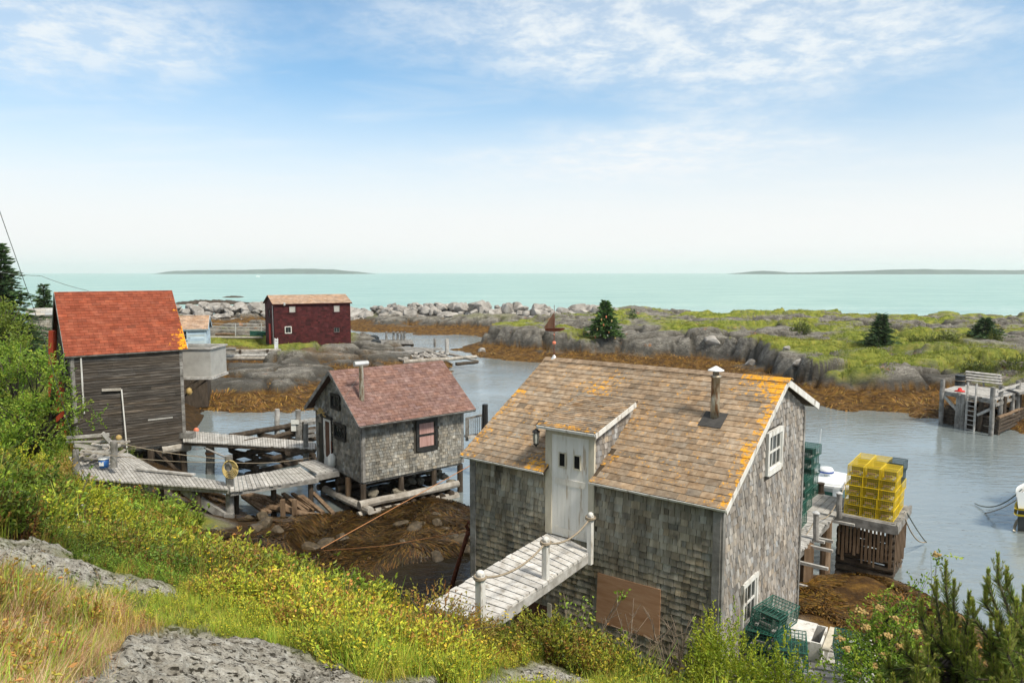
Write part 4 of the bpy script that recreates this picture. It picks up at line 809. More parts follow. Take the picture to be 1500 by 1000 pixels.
build(MB().beam(S1(3.0, .05, 1.25), S1(3.9, .05, .1), .14, .12), 'brace', 'pile', s1)
o1 = atY(116, 516, c1[1]-.05)
build(MB().beam(S1(.35, -.08, 5.65), S1(.35, -.08, 3.2), .045, .045), 'drain_pipe', 'white_paint', s1)
# leaning pole with arm on the wall
pA = onplane(178, 570, S1(0, -.12, 0), bb1_); pB = onplane(187, 668, S1(0, -.45, 0), bb1_); pC = onplane(149, 571, S1(0, -.12, 0), bb1_)
lp_ = thing('leaning_pole', 'thin pale pole leaning against the blackened clapboard wall', 'pole', pB); build(MB().tube([pB, pA], .028, 6), 'pole', 'white_paint', lp_)
build(MB().beam(pC, pA-aa1*.02, .05, .11), 'wall_board', 'log', s1)
build(MB().box(onplane(235, 613, S1(0, -.03, 0), bb1_), (1.0, .02, .06), [aa1, bb1_, UPV]), 'bare_board', 'plygrey', s1)
# orange red posts at its left gable
for (px, y0, y1, Y_) in ((77, 484, 600, 30.6), (88, 560, 650, 29.6)):
    build(MB().beam(atY(px, y1, Y_), atY(px, y0, Y_), .24, .2), 'post', 'orangepost', s1, label='orange red post')
build(MB().beam(atY(92, 640, 28.6), atY(92, 622, 28.6), .2, .2), 'post_cap', 'orangepost', s1)
# grey plywood box bracketed off the far side
bx0 = atY(268, 553, 33.0); 
bq = lambda x, y, z: np.array([atY(270, 530, 33)[0]+x, 33+y, z]); zb_ = atY(290, 552, 33)[2]; zt_ = atY(290, 512, 33)[2]; wx = atY(308, 530, 33)[0]-atY(270, 530, 33)[0]
bal = MB(); bal.box(bq(wx/2-.3, 0, (zb_+zt_)/2), (wx+.6, .05, zt_-zb_)); bal.box(bq(wx, .9, (zb_+zt_)/2), (.05, 1.8, zt_-zb_)); bal.box(bq(wx/2-.3, 1.8, (zb_+zt_)/2), (wx+.6, .05, zt_-zb_)); bal.box(bq(wx/2-.3, .9, zb_+.03), (wx+.6, 1.8, .06))
bo = build(bal, 'balcony_box', 'plygrey', s1, label='grey plywood box balcony')
for p0_, p1_ in (((-.6, -.02), (wx+.06, -.02)), ((wx+.03, -.05), (wx+.03, 1.85)), ((-.6, 1.85), (wx+.06, 1.85))): child(MB().beam(bq(p0_[0], p0_[1], zt_+.05), bq(p1_[0], p1_[1], zt_+.05), .14, .07), 'balcony_rail', 'deck', bo, s1)
rl = MB()
rl.beam(bq(-.6, -.04, zb_-.05), bq(wx+.1, -.04, zb_-.05), .12, .12); rl.beam(bq(wx+.05, 0, zb_-.05), bq(wx+.05, 1.8, zb_-.05), .12, .12); child(rl, 'balcony_sill', 'deck', bo, s1)
child(MB().beam(bq(wx-.1, 0, zb_-.08), bq(-.7, .3, zb_-1.3), .07, .07).beam(bq(wx-.5, 0, zb_-.08), bq(-.5, .1, zb_-.8), .06, .06), 'bracket', 'pile', bo, s1)
bz = atY(277, 571, 33.1); by_ = thing('hanging_buoy', 'ochre buoy hanging under the grey balcony box', 'buoy', bz); build(MB().lathe(bz-UPV*.25, [(.01, 0), (.1, .03), (.15, .16), (.11, .30), (.03, .38), (.03, .45)], 10), 'float', 'wood_new', by_, True); build(MB().tube([bz+UPV*.18, bz+UPV*.42+np.array([.08, 0, 0])], .012, 5), 'cord', 'rope', by_)
# ---- dark red shed on the island
aa3, bb3, c3 = frame(401, 444, 72, 60)
s3 = thing('dark_red_shed', 'dark red two storey shed on the rocky islet', 'shed', (c3[0], c3[1], 1.6))
S3 = gable_shed(s3, aa3, bb3, c3, 7.8, 4.3, 1.55, 5.85, 6.62, 'redwall', 'roof_tan', .18, .2, ex=.2, rex=.25, w=(.2, .4), corner='redwall', trimm='redwall', half=2.15, rw=.4)
for (px, py, w_, h_, lb) in ((428, 453, .62, .62, 'upper window'), (493, 452, .62, .68, 'upper window'), (422, 483, .55, .58, 'lower window'), (493, 483, .58, .5, 'lower window')):
    q_ = onplane(px, py, S3(0, 0, 0), bb3); s_ = (q_-S3(0, 0, 0))@aa3; z_ = q_[2]
    window(s3, S3(0, -.034, 0), aa3, UPV, -bb3, s_-w_/2, s_+w_/2, z_-h_/2, z_+h_/2, trim='redwall' if py < 460 or px > 450 else 'white_paint', nx=1 if py < 460 else 2, ny=1, tw=.05 if py < 460 else .06, sash='wood_grey', pane='plygrey' if py < 460 else 'glass')
gO3 = S3(0, 4.3, 0)
build(MB().box(gO3-bb3*2.2+UPV*2.7-aa3*.04, (.8, .05, 2.1), [bb3, aa3, UPV]), 'door', 'reddoor', s3, label='bright red door')
window(s3, gO3-aa3*.034, -bb3, UPV, -aa3, 1.9, 2.5, 4.4, 5.2, trim='redwall', nx=1, ny=1, tw=.07, sash='redwall')
build(MB().lathe(S3(1.0, -.2, 5.65), [(.05, 0), (.1, .05), (.1, .3), (.03, .34)], 8), 'flood_lamp', 'metal', s3)
build(MB().tube([S3(-.08, .3, 1.8), S3(-.08, .3, 5.7)], .035, 6), 'drain_pipe', 'metal', s3)
build(MB().box(S3(3.9, 2.15, 1.3), (7.9, 4.4, .5), [aa3, bb3, UPV]), 'foundation', 'pile', s3)
# ---- pale blue hut
aaB, bbB, cB = frame(262, 482, 46, 72)
sB = thing('pale_blue_hut', 'little pale blue clapboard hut with a tan lichened roof behind the red roofed shed', 'hut', (cB[0], cB[1], 3))
zt = atY(280, 480, 47)[2]; zl = 1.6
SB = gable_shed(sB, aaB, bbB, cB-aaB*1.5, 3.1, 2.6, zl+.6, zt, zt+.72, 'bluewall', 'roof_tan', .15, .15, wall='c', ex=.14, rex=.2, corner='bluewall', trimm='bluewall', half=1.3, rw=.3, maskf=None)
q_ = onplane(268, 491, SB(0, 0, 0), bbB); s_ = (q_-SB(0, 0, 0))@aaB
window(sB, SB(0, -.034, 0), aaB, UPV, -bbB, s_-.25, s_+.22, q_[2]-.25, q_[2]+.25, trim='bluewall', nx=1, ny=1, tw=.06, sash='blackpaint')
build(MB().box(SB(1.55, 1.3, 1.3), (3, 2.5, 2.2), [aaB, bbB, UPV]), 'foundation', 'pile', sB)
# ---- grey hut behind the leafy tree, far left
sG = thing('grey_hut', 'small grey hut half hidden behind the leafy tree at far left', 'hut', atY(62, 476, 44))
aG, bG, cG = frame(52, 462, 44, 60); gable_shed(sG, aG, bG, cG-aG*.4, 1.6, 1.8, cG[2]-1.4, cG[2], cG[2]+.35, 'shingle_far', 'plygrey', .1, .1, ex=.16, rex=.3, half=.9, rw=.5)
# ================================================================== DOCKS, CRIBS, GEAR
def lerp(p, q, t): return np.asarray(p)*(1-t)+np.asarray(q)*t
def deck(A_, B_, D_, C_, n, th_=.045, gap=.12, over=.03, var=.1):
    """planks running from edge A_-B_ to edge D_-C_"""
    m_ = MB()
    for i in range(n):
        t0, t1 = (i+gap/2)/n, (i+1-gap/2)/n; g = 1+random.gauss(0, var); o0, o1 = random.uniform(-over, over), random.uniform(-over, over); dz_ = random.uniform(-.004, .004)
        p = [lerp(A_, B_, t0), lerp(A_, B_, t1), lerp(D_, C_, t1), lerp(D_, C_, t0)]; d = (p[3]-p[0])/np.linalg.norm(p[3]-p[0])
        p = [p[0]-d*o0, p[1]-d*o0, p[2]+d*o1, p[3]+d*o1]; p = [q+UPV*dz_ for q in p]
        m_.prism([q-UPV*th_ for q in p], UPV*th_, (g, g, g))
    return m_
def post(parent, base, top, r=.06, m='wood_grey', sq=False, name='post', label=None):
    mb = MB().beam(base, top, 2*r, 2*r, (0, 1, 0)) if sq else MB().log(base, top, r*1.05, r, bend=.006)
    return build(mb, name, m, parent, label=label)
def rope(parent, p, q, sag=.2, r=.015, m='rope', n=14, name='rope'):
    t = np.linspace(0, 1, n)[:, None]; pts = np.asarray(p)*(1-t)+np.asarray(q)*t-UPV*sag*4*t*(1-t); return build(MB().tube(pts, r, 6), name, m, parent, True)
Vc = lambda *a_: np.array(a_, float)
# ---- white footbridge to the dormer door
zW = 3.93; A_ = atZ(808, 776, zW); D0 = atZ(866, 806, zW); B_ = atZ(622, 886, zW); C_ = atZ(712, 912, zW)
fb = thing('footbridge', 'white plank footbridge with a rope rail leading from the slope to the dormer door', 'footbridge', C_)
build(deck(A_, B_, D0, C_, 19, .05, .13, .02, .06), 'plank_deck', 'white_deck', fb)
dn_ = UPV*.12
build(MB().beam(D0-dn_+(A_-D0)*.03, C_-dn_+(B_-C_)*.03, .07, .16), 'stringer', 'deck', fb); build(MB().beam(A_-dn_-(A_-D0)*.03, B_-dn_-(B_-C_)*.03, .07, .16), 'stringer', 'deck', fb)
tops = []
for (px, yt, yb, r_) in ((864.5, 746, 818, .044), (799, 782, 864, .048), (703, 832, 915, .052)):
    t_ = (px-866)/(712-866); bq_ = lerp(D0, C_, max(0.02, t_))+np.array([.05, -.03, 0]); Yd = bq_[1]; p1_ = atY(px, yb, Yd); p2_ = atY(px+.5, yt+8, Yd); bt_ = bq_-UPV*.22
    o = build(MB().beam(np.array([p2_[0], Yd, min(bt_[2], p1_[2])]), p2_, r_*2, r_*2, tuple(-b)), 'rail_post', 'white_paint', fb)
    tp = p2_; child(MB().lathe(tp-UPV*.02, [(r_*1.1, 0), (r_*1.2, .02), (r_*1.1, .05), (r_*.6, .07)], 9), 'post_knob', 'white_paint', o, fb, True); tops.append(tp-UPV*.05)
for i in (0, 1):
    rope(fb, tops[i], tops[i+1], .17, .017)
for tp in tops: build(MB().tube([tp+np.array([math.cos(k)*.085, math.sin(k)*.085, -.015*math.sin(k*.5)]) for k in np.linspace(0, 12.5, 30)], .018, 5), 'rope_hitch', 'rope', fb, True)
# ---- walkway past the red roofed shed, and on to the mauve roofed shed
wa = thing('walkway', 'weathered grey plank walkway running below the blackened shed', 'walkway', atZ(335, 714, 1.8))
zA = 1.9; build(deck(atZ(100, 668, zA+.15), atZ(329, 705, 1.78), atZ(120, 700, zA+.15), atZ(335, 716, 1.78), 38, .05, .14, .05), 'plank_deck', 'deck', wa)
build(MB().beam(atZ(130, 704, zA-.05), atZ(336, 719, 1.66), .1, .17), 'stringer', 'wood_grey', wa); build(MB().beam(atZ(200, 686, 2.02), atZ(285, 695, 1.9), .14, .06), 'edge_board', 'deck', wa)
for px, py in ((180, 702), (235, 708), (290, 712)): q_ = atZ(px, py, 1.75); post(wa, q_*[1, 1, 0]+UPV*.3, q_, .1, 'pile')
wd_ = thing('side_platform', 'small fan shaped plank platform under the corner of the blackened shed', 'platform', atZ(180, 680, 1.7))
build(deck(atZ(128, 655, 1.85), atZ(190, 664, 1.75), atZ(150, 680, 1.85), atZ(235, 689, 1.75), 13, .05, .16, .06), 'plank_deck', 'deck', wd_)
wb = thing('walkway', 'grey plank walkway leading from the roped post to the landing of the mauve roofed shed', 'walkway', atZ(464, 693, 1.3))
zl_ = zb2+.12
build(deck(atZ(337, 699, 1.74), atZ(440, 683, zl_), atZ(337, 719, 1.74), atZ(464, 700, zl_), 21, .05, .14, .04), 'plank_deck', 'deck', wb)
build(MB().beam(atZ(337, 722, 1.62), atZ(466, 703, zl_-.1), .1, .18), 'stringer', 'wood_grey', wb)
build(deck(atZ(436, 677, zl_+.1), atZ(462, 673, zl_+.1), atZ(464, 693, zl_+.1), atZ(495, 687, zl_+.1), 5, .06, .1, .03), 'landing', 'deck', wb)
build(MB().beam(atZ(462, 700, zl_-.02), atZ(496, 693, zl_-.02), .12, .2), 'landing_beam', 'wood_grey', wb)
for px, py in ((345, 722), (400, 714), (455, 708)): q_ = atZ(px, py-6, 1.3); post(wb, q_*[1, 1, 0]-UPV*.3, q_, .1, 'pile')
wc = thing('walkway', 'silvery plank walkway crossing the water from the blackened shed behind the mauve roofed shed', 'walkway', atZ(360, 650, 1.5))
build(deck(atZ(268, 630, 1.62), atZ(462, 647, 1.6), atZ(268, 646, 1.62), atZ(462, 657, 1.6), 52, .05, .12, .04), 'plank_deck', 'deck', wc)
build(MB().beam(atZ(270, 649, 1.5), atZ(462, 660, 1.5), .1, .16), 'stringer', 'pile', wc); build(MB().beam(atZ(270, 638, 1.5), atZ(462, 652, 1.5), .1, .16), 'stringer', 'pile', wc)
build(MB().box(atZ(275, 637, 1.75), (.6, .35, .25)), 'step_box', 'wood_grey', wc)
# roped post at the corner
q_ = atY(335, 715, 23.9); rp_ = thing('mooring_post', 'tall grey post with a coil of yellow rope where the two walkways meet', 'post', Vc(q_[0], 23.9, .2))
post(rp_, Vc(q_[0], 23.9, -.1), atY(335, 667, 23.9), .13, 'wood_grey')
build(MB().beam(atY(338, 762, 23.7), atY(268, 716, 24.0), .13, .26), 'brace', 'wood_grey', rp_); build(MB().beam(atY(330, 757, 23.6), atY(342, 757, 23.6), .2, .25), 'cleat_block', 'wood_grey', rp_)
cl_ = MB(); cc = atY(335, 683, 23.75)
for k in range(5):
    r0 = .12+.022*k; cl_.tube([cc+Vc(math.cos(t)*r0*1.25+.02*k, -.04-.012*k, math.sin(t)*r0*1.5-.02*k) for t in np.linspace(0, 2*math.pi, 18)], .02, 5)
build(cl_, 'rope_coil', 'ropeyel', rp_, True)
def pile_thing(px, y0, y1, Yd, r, label, m='wood_grey', grp=None):
    p0, p1 = atY(px, y1, Yd), atY(px, y0, Yd); t_ = thing('mooring_post', label, 'post', p0, grp); post(t_, p0, p1, r, m); return t_
t_ = pile_thing(308, 651, 697, 31.6, .19, 'pale thick mooring post banded with orange rope in the water between the walkways'); build(MB().tube([atY(308, 663, 31.6)-UPV*.05, atY(308, 663, 31.6)+UPV*.05], .215, 9), 'rope_band', 'ropeora', t_)
build(MB().tube([atY(300, 656, 31), atY(334, 671, 28)], .04, 6), 'thin_pole', 'deck', t_)
pile_thing(406, 599, 641, 34.3, .12, 'slim pale post standing beyond the silvery walkway', 'deck'); t_ = pile_thing(436.5, 600, 646, 33, .12, 'grey post with a white rag hung on it'); build(MB().box(atY(430, 624, 32.9), (.22, .05, .46)).box(atY(432, 618, 32.85), (.35, .04, .2)), 'rag', 'buoywhite', t_)
pile_thing(448, 620, 676, 30, .11, 'grey post in front of the handrail beside the mauve roofed shed')
hr = thing('handrail', 'short timber handrail beside the door side of the mauve roofed shed', 'handrail', atY(445, 645, 32))
for px in (443, 446.5): post(hr, atY(px, 648, 32), atY(px, 617, 32), .09, 'wood_grey', True)
for py in (617, 622, 633, 640): build(MB().beam(atY(441, py, 31.9), atY(463, py-3, 33.2), .06, .14), 'rail', 'deck' if py < 620 else 'wood_grey', hr)
rb2 = thing('deck_rail', 'grey baluster rail of a landing showing between the mauve roofed shed and the large shed', 'rail', atY(690, 640, 31))
build(MB().beam(atY(683, 613, 31), atY(709, 607, 31.4), .08, .08), 'top_rail', 'wood_grey', rb2); build(MB().beam(atY(683, 640, 31), atY(712, 636, 31.4), .5, .1), 'landing_floor', 'deck', rb2)
for k in range(9): build(MB().beam(atY(684+k*3, 640-k*.6, 31+k*.04), atY(684+k*3, 612-k*.6, 31+k*.04), .035, .03) if k else MB().beam(atY(684, 645, 31), atY(684, 612, 31), .14, .14), 'baluster', 'wood_grey', rb2)
pile_thing(710.5, 592, 660, 30.8, .14, 'black topped post beside the baluster rail', 'blackpaint')
# ---- cribs
def crib(name, label, O, u, v, lu, lv, rows, r, m='log', z0_=-.1, over=.35):
    t = thing(name, label, 'crib', O)
    for k in range(rows):
        z = z0_+r+k*r*1.75
        if k % 2 == 0:
            for s_ in (0, lv): build(MB().log(O+u*(-over*random.uniform(.6, 1.2))+v*s_+UPV*z, O+u*(lu+over*random.random())+v*s_+UPV*z, r*random.uniform(.9, 1.1)), 'log', m, t)
        else:
            n_ = 3
            for j in range(n_): build(MB().log(O+u*(lu*j/(n_-1))+v*(-over*random.uniform(.5, 1.2))+UPV*z, O+u*(lu*j/(n_-1))+v*(lv+over)+UPV*z, r*random.uniform(.9, 1.1)), 'log', m, t)
    return t
z_ = lambda q: np.asarray(q)*[1, 1, 0]
Oc = atZ(372, 694, .0); e_ = atZ(448, 676, 0)-Oc; eu = e_/np.linalg.norm(e_); ev = Vc(-eu[1], eu[0], 0)
crib('log_crib', 'dark crib of stacked logs carrying the silvery walkway', z_(Oc), eu, ev, 3.0, 1.6, 7, .14, 'pile')
fl = thing('collapsed_crib', 'collapsed brown slatted crib lying on the shore under the walkway', 'crib', atZ(410, 745, .4))
for k in range(13):
    x0 = 352+k*8.5; build(MB().beam(atZ(x0+random.uniform(-4, 4), 728-k*.4+random.uniform(-3, 3), .75), atZ(x0+34+random.uniform(-8, 8), 748+random.uniform(-5, 4), .45), .14, .08), 'slat', 'lowwood', fl)
for k in range(3): build(MB().log(atZ(355+k*18, 724+k*9, .55), atZ(440+k*16, 738+k*9, .35), .12), 'log', 'lowwood', fl)
for px in (415, 432): build(MB().beam(atZ(px, 765, .1), atZ(px, 765, .1)+UPV*.85, .14, .14), 'stub_post', 'lowwood', fl)
# crib under the mauve roofed shed
ca, cb_, cc2 = aa, bb, c; pl0 = S2(0, -.35, 0)
c2 = thing('log_crib', 'heavy log crib full of stones under the mauve roofed shed', 'crib', z_(S2(.2, -.3, 0)))
on = lambda px, py, off=-.35: onplane(px, py, S2(0, off, 0), cb_)
build(MB().log(on(524, 757), on(670, 726), .19, .17), 'log', 'log', c2, label='grey lower front log'); build(MB().log(on(526, 740), on(671, 708, -.35), .16, .14), 'log', 'log', c2, label='pale upper front log')
l0 = on(524, 757); lz = l0[2]
for k, (pa, pb_) in enumerate((((476, 716), (543, 748)), ((472, 728), (520, 752)), ((474, 741), (512, 760)), ((500, 707), (560, 735)))):
    build(MB().log(onplane(*pa, S2(-.15 if k < 3 else .9, 0, 0), ca), onplane(*pb_, S2(-.15 if k < 3 else .9, 0, 0), ca), .15), 'log', 'log' if k == 0 else 'pile', c2)
for k in range(9):
    q_ = lerp(on(545, 748), on(660, 722), k/8); build(MB().log(q_+UPV*random.uniform(-.05, .05)-cb_*.12, q_+cb_*2.5, .13), 'cross_log', 'pile', c2)
for k in range(11):
    q_ = lerp(on(530, 771, -.45), on(672, 738, -.45), k/10); build(MB().log(q_-cb_*.25, q_+cb_*1.5, .17), 'cross_log', 'pile', c2)
for k in range(3):
    for s_ in (1.8, 3.6): build(MB().log(S2(-.2, s_, .25+.32*k), S2(Ln2, s_, .25+.32*k), .14), 'log', 'pile', c2)
def stone_mesh(seed, sub=3, rough=.28, flat=.75, strat=0):
    import bmesh
    r_ = np.random.default_rng(seed); bm = bmesh.new(); bmesh.ops.create_icosphere(bm, subdivisions=sub, radius=1.0); V = np.array([v.co[:] for v in bm.verts]); F = np.array([[v.index for v in f.verts] for f in bm.faces]); bm.free()
    for k in range(17):   # cut flat faces
        n = r_.normal(size=3); n /= np.linalg.norm(n); d = r_.uniform(.50, .82); s_ = V@n; V = V-np.outer(np.maximum(s_-d, 0)*.92, n)
    V = V*(1+.05*np.sin(V[:, [1]]*5+seed)*np.cos(V[:, [0]]*4)); V = V*r_.uniform(.75, 1.25, 3)*[1, 1, flat]
    return V, F
STONES = [mesh_arrays('boulder', *stone_mesh(i, 3), np.ones((320, 3)), None, M['boulder']) for i in range(9)]
WET = [mesh_arrays('wet_stone', *stone_mesh(60+i, 2), np.ones((80, 3)), None, M['wetstone']) for i in range(4)]
PEB = [mesh_arrays('stone', *stone_mesh(40+i, 2), np.ones((80, 3)), None, M['stone']) for i in range(4)]
def stone_obj(meshes, name, pos, s, label, cat, group):
    o = bpy.data.objects.new(name, random.choice(meshes)); C.objects.link(o); o.location = pos; o.scale = (s*random.uniform(.85, 1.2), s*random.uniform(.85, 1.2), s*random.uniform(.8, 1.1)); o.rotation_euler = (random.uniform(-.3, .3), random.uniform(-.3, .3), random.uniform(0, 6.3)); return tag(o, label, cat, group)
for k in range(34):
    q_ = S2(random.uniform(.2, Ln2-.2), random.uniform(.15, 2.8), random.uniform(.35, .62)); stone_obj(PEB, 'stone', q_, random.uniform(.16, .34), 'rounded brown stone heaped in the crib under the mauve roofed shed', 'stone', 'stones in the log crib')
# ---- woodpile, rail, bucket, buoys at the red roofed shed
wp_ = thing('woodpile', 'untidy heap of split boards on the walkway by the blackened shed', 'woodpile', atZ(140, 672, 2.1))
for k in range(26):
    q_ = atZ(random.uniform(112, 162), random.uniform(662, 682), 2.1); d_ = Vc(random.gauss(.5, .3), random.gauss(.6, .3), random.uniform(.0, .25)); d_ /= np.linalg.norm(d_); build(MB().beam(q_+UPV*random.uniform(0, .35), q_+d_*random.uniform(.5, 1.0)+UPV*random.uniform(0, .4), .13, .06), 'board', random.choice(['deck', 'wood_grey', 'log']), wp_)
wr_ = thing('board_rail', 'rough timber rail above the woodpile', 'rail', atZ(110, 690, 2))
for (x0, y0, x1, y1, w_) in ((98, 641, 160, 636, .1), (97, 647, 182, 646, .06), (150, 634, 168, 655, .14), (108, 652, 150, 655, .12), (118, 660, 165, 664, .1)): build(MB().beam(atY(x0, y0, 24.6), atY(x1, y1, 25.0), .06, w_), 'rail', 'deck', wr_)
for px, y0, y1 in ((111, 658, 700), (167, 646, 684)): post(wr_, atY(px, y1, 24.6), atY(px, y0, 24.6), .11, 'wood_grey')
bk = atZ(152.5, 684, 2.08); bu = thing('bucket', 'blue and white plastic bucket standing on the walkway', 'bucket', bk); build(MB().lathe(bk, [(.15, 0), (.175, .3)], 16), 'pail', 'blue', bu, True); build(MB().lathe(bk+UPV*.3, [(.19, 0), (.19, .05), (.15, .052)], 16), 'lid', 'white', bu, True); build(MB().box(bk+Vc(0, -.158, .16), (.16, .012, .14), [Vc(1, 0, 0), Vc(0, 1, 0.08), UPV]), 'sticker', 'white', bu)
for (px, py, Yd, r_, m_, lb) in ((287.5, 628, 36, .16, 'buoy', 'orange and white ball buoy floating beyond the silvery walkway'), (174, 641, 25.2, .11, 'wood_new', 'tan ball float tied to the rail above the woodpile')):
    q_ = atY(px, py, Yd); q_ = q_ if Yd < 30 else atZ(px, py+2, .05); t_ = thing('buoy', lb, 'buoy', q_-UPV*r_); build(MB().lathe(q_, [(.01, -r_), (r_*.7, -r_*.7), (r_, 0), (r_*.7, r_*.7), (.02, r_)], 12), 'ball', m_, t_, True)
q_ = onplane(486, 673, S2(-.16, 0, 0), ca); t_ = thing('buoy', 'white spindle buoy hanging by the door of the mauve roofed shed', 'buoy', q_-UPV*.35); build(MB().lathe(q_-UPV*.3, [(.01, -.03), (.1, 0), (.16, .1), (.16, .42), (.06, .55)], 12), 'float', 'buoywhite', t_, True); build(MB().tube([q_+UPV*.2, q_+UPV*.75], .025, 6), 'spindle', 'rust', t_); build(MB().tube([q_-UPV*.6, q_-UPV*.3], .03, 6), 'stick', 'white_paint', t_)
# lines
def line(label, pts, r, m='rope', cat='rope', name='rope', sag=0):
    pts = [np.asarray(p) for p in pts]; mb = MB(); n = 12
    for p, q in zip(pts[:-1], pts[1:]): t = np.linspace(0, 1, n)[:, None]; mb.tube(p*(1-t)+q*t-UPV*sag*4*t*(1-t), r, 5)
    o = build(mb, name, m); return tag(o, label, cat)
line('orange rope slanting from the shore up past the crib of the mauve roofed shed', [atZ(470, 803, .35), atY(706, 672, 28)], .015, 'ropeora')
line('second orange rope running low over the dark pool to the rusty rod', [atZ(474, 806, .35), atY(565, 799, 18.6), atY(692, 776, 17.2)], .011, 'ropeora')
line('tan rope strung from the rail past the blackened shed to the roped post', [atY(168, 647, 24.6), atY(335, 672, 23.8)], .014, 'rope', sag=.1); line('lower tan rope strung along the walkway to the roped post', [atY(120, 660, 24.6), atY(335, 677, 23.8), atY(462, 668, 29)], .012, 'rope', sag=.12)
line('thin grey wire falling from the upper left to the slope', [atY(-30, 225, 14), atY(62, 488, 18), atY(120, 690, 20.5), atZ(165, 768, 3.0)], .007, 'cable', 'wire', 'guy_wire'); line('thin grey wire running level to the ridge of the red roof', [atY(-20, 395, 30), atY(60, 404, 30), atY(130, 426, 31.5)], .01, 'cable', 'wire', 'overhead_wire', .05)
rs = thing('rusty_rod', 'bent rusty iron rod with a hooked top leaning by the corner of the large shed', 'rod', atY(662, 858, 17.6)); build(MB().tube([atY(658, 872, 17.8), atY(664, 850, 17.6), atY(676, 810, 17.3), atY(687, 776, 17.1)], [.055, .06, .05, .065], 8), 'shaft', 'rust', rs, True)
build(MB().tube([atY(x, y, 17.1) for x, y in ((687, 776), (683, 770), (685, 764), (692, 768), (696, 774), (698, 764), (695, 757), (696, 752), (690, 754))], .042, 7), 'hook', 'rust', rs, True)
pl_ = thing('path_light', 'small dark garden path light among the yellow flowers', 'path light', atY(376, 816, 11.5)); build(MB().tube([atY(376, 835, 11.5), atY(376, 818, 11.5)], .012, 6), 'stake', 'blackpaint', pl_); build(MB().lathe(atY(376, 818, 11.5), [(.03, 0), (.035, .05), (.06, .055), (.02, .1), (.005, .11)], 10), 'lamp_head', 'metal', pl_, True)
# ================================================================== LOBSTER DOCK
nA = -a; zD = 1.9; K0 = lambda s_, t_, z=zD: CB+nA*s_+b*t_+UPV*z; K = lambda s_, t_, z=zD: K0(s_+.27, t_-(.37 if t_ > 6 else 0), z)
dk = thing('lobster_dock', 'weathered plank dock on piles behind the large shed with yellow traps stacked on it', 'dock', K(-1, 8, 0))
build(deck(K(-3.3, 4.7), K(-3.3, 11.1), K(-.95, 4.7), K(-.95, 11.1), 40, .05, .12, .04), 'plank_deck', 'deck', dk)
build(deck(K(-3.3, 11.12), K(-.93, 11.12), K(-3.3, 13.1), K(-.93, 13.1), 12, .05, .08, .04), 'plank_deck', 'deck', dk)
build(deck(K(-.9, 11.38), K(-.9, 13.5), K(.62, 11.38), K(.62, 13.5), 12, .05, .08, .02), 'plank_deck', 'wood_grey', dk)
for s_ in (-1.05, -3.2): build(MB().beam(K(s_, 4.7, zD-.16), K(s_, 11.1, zD-.16), .09, .2), 'stringer', 'wood_grey', dk)
build(MB().beam(K(-1.0, 11.34, zD-.14), K(.66, 11.34, zD-.14), .09, .26), 'stage_beam', 'wood_grey', dk); build(MB().beam(K(.66, 11.3, zD-.13), K(.66, 13.6, zD-.13), .07, .24), 'stage_beam', 'wood_grey', dk)
for (x1, y1, tt, ln_) in ((1213, 833, 7.2, 1.25), (1220, 807, 8.25, 1.25), (1208, 794, 8.7, .9), (1221, 793, 9.0, 1.1), (1252, 769, 10.5, 1.1), (1185, 860, 6.1, .5)):
    e = atZ(x1, y1, zD-.12 if y1 < 850 else .9); build(MB().beam(e-nA*ln_, e, .08, .07), 'bearer', 'deck', dk)
for s_, t_ in ((-1.1, 5.4), (-1.05, 8.6), (-1.1, 10.9), (-3.1, 7), (-3.1, 10.9), (-3.1, 12.9), (-1.0, 12.9), (.4, 13.3)): post(dk, K(s_, t_, -.8), K(s_, t_, zD-.07), .14, 'lowwood', False, 'pile')
for k in range(3): post(dk, K(-.98+.0*k, 8.35+.17*k, -.3), K(-.98, 8.35+.17*k, zD-.1), .08, 'lowwood', True, 'pile')
for px, yt, yb in ((1229.5, 723, 758), (1195.5, 752, 790)):
    q_ = atZ(px, yb, zD); pt = post(dk, q_, atY(px, yt, q_[1]), .075, 'wood_grey', False, 'rail_post'); child(MB().lathe(atY(px, yt, q_[1]), [(.10, 0), (.10, .03), (.03, .07)], 8), 'post_cap', 'metal', pt, dk)
rt1, rt2 = atY(1229.5, 727, 21.2), atY(1195.5, 756, 19.3); rope(dk, rt1, rt2, .3, .014); rope(dk, rt2, atZ(1166, 790, zD), .2, .014); rope(dk, rt1, atY(1238, 706, 24), .1, .02)
bl = atZ(1202, 722, zD); build(MB().lathe(bl, [(.13, 0), (.13, .04), (.1, .05), (.1, .3), (.12, .31), (.12, .34)], 10), 'bollard', 'pile', dk)
for k in range(14):   # uneven vertical fender boards on the crib front
    s_ = -.85+k*.105; build(MB().beam(K(s_, 11.36, random.uniform(.5, .85)), K(s_, 11.36, zD-.26), .075 if k % 3 else .05, .03, tuple(b)) if random.random() > .12 else MB().beam(K(s_, 11.4, .9), K(s_, 11.4, zD-.26), .05, .03, tuple(b)), 'fender_board', 'lowwood', dk)
for k in range(8): build(MB().beam(K(.6, 11.6+k*.24, random.uniform(.3, .7)), K(.6, 11.6+k*.24, zD-.2), .03, .09, tuple(b)), 'fender_board', 'lowwood', dk)
for k in range(7):
    z = .05+k*.22; build(MB().log(K(-.95, 11.55, z), K(.6, 11.55, z), .11), 'crib_log', 'pile', dk); 
    for s_ in (-.8, .45): build(MB().log(K(s_, 11.6, z+.1), K(s_, 13.4, z+.1), .11), 'crib_log', 'pile', dk)
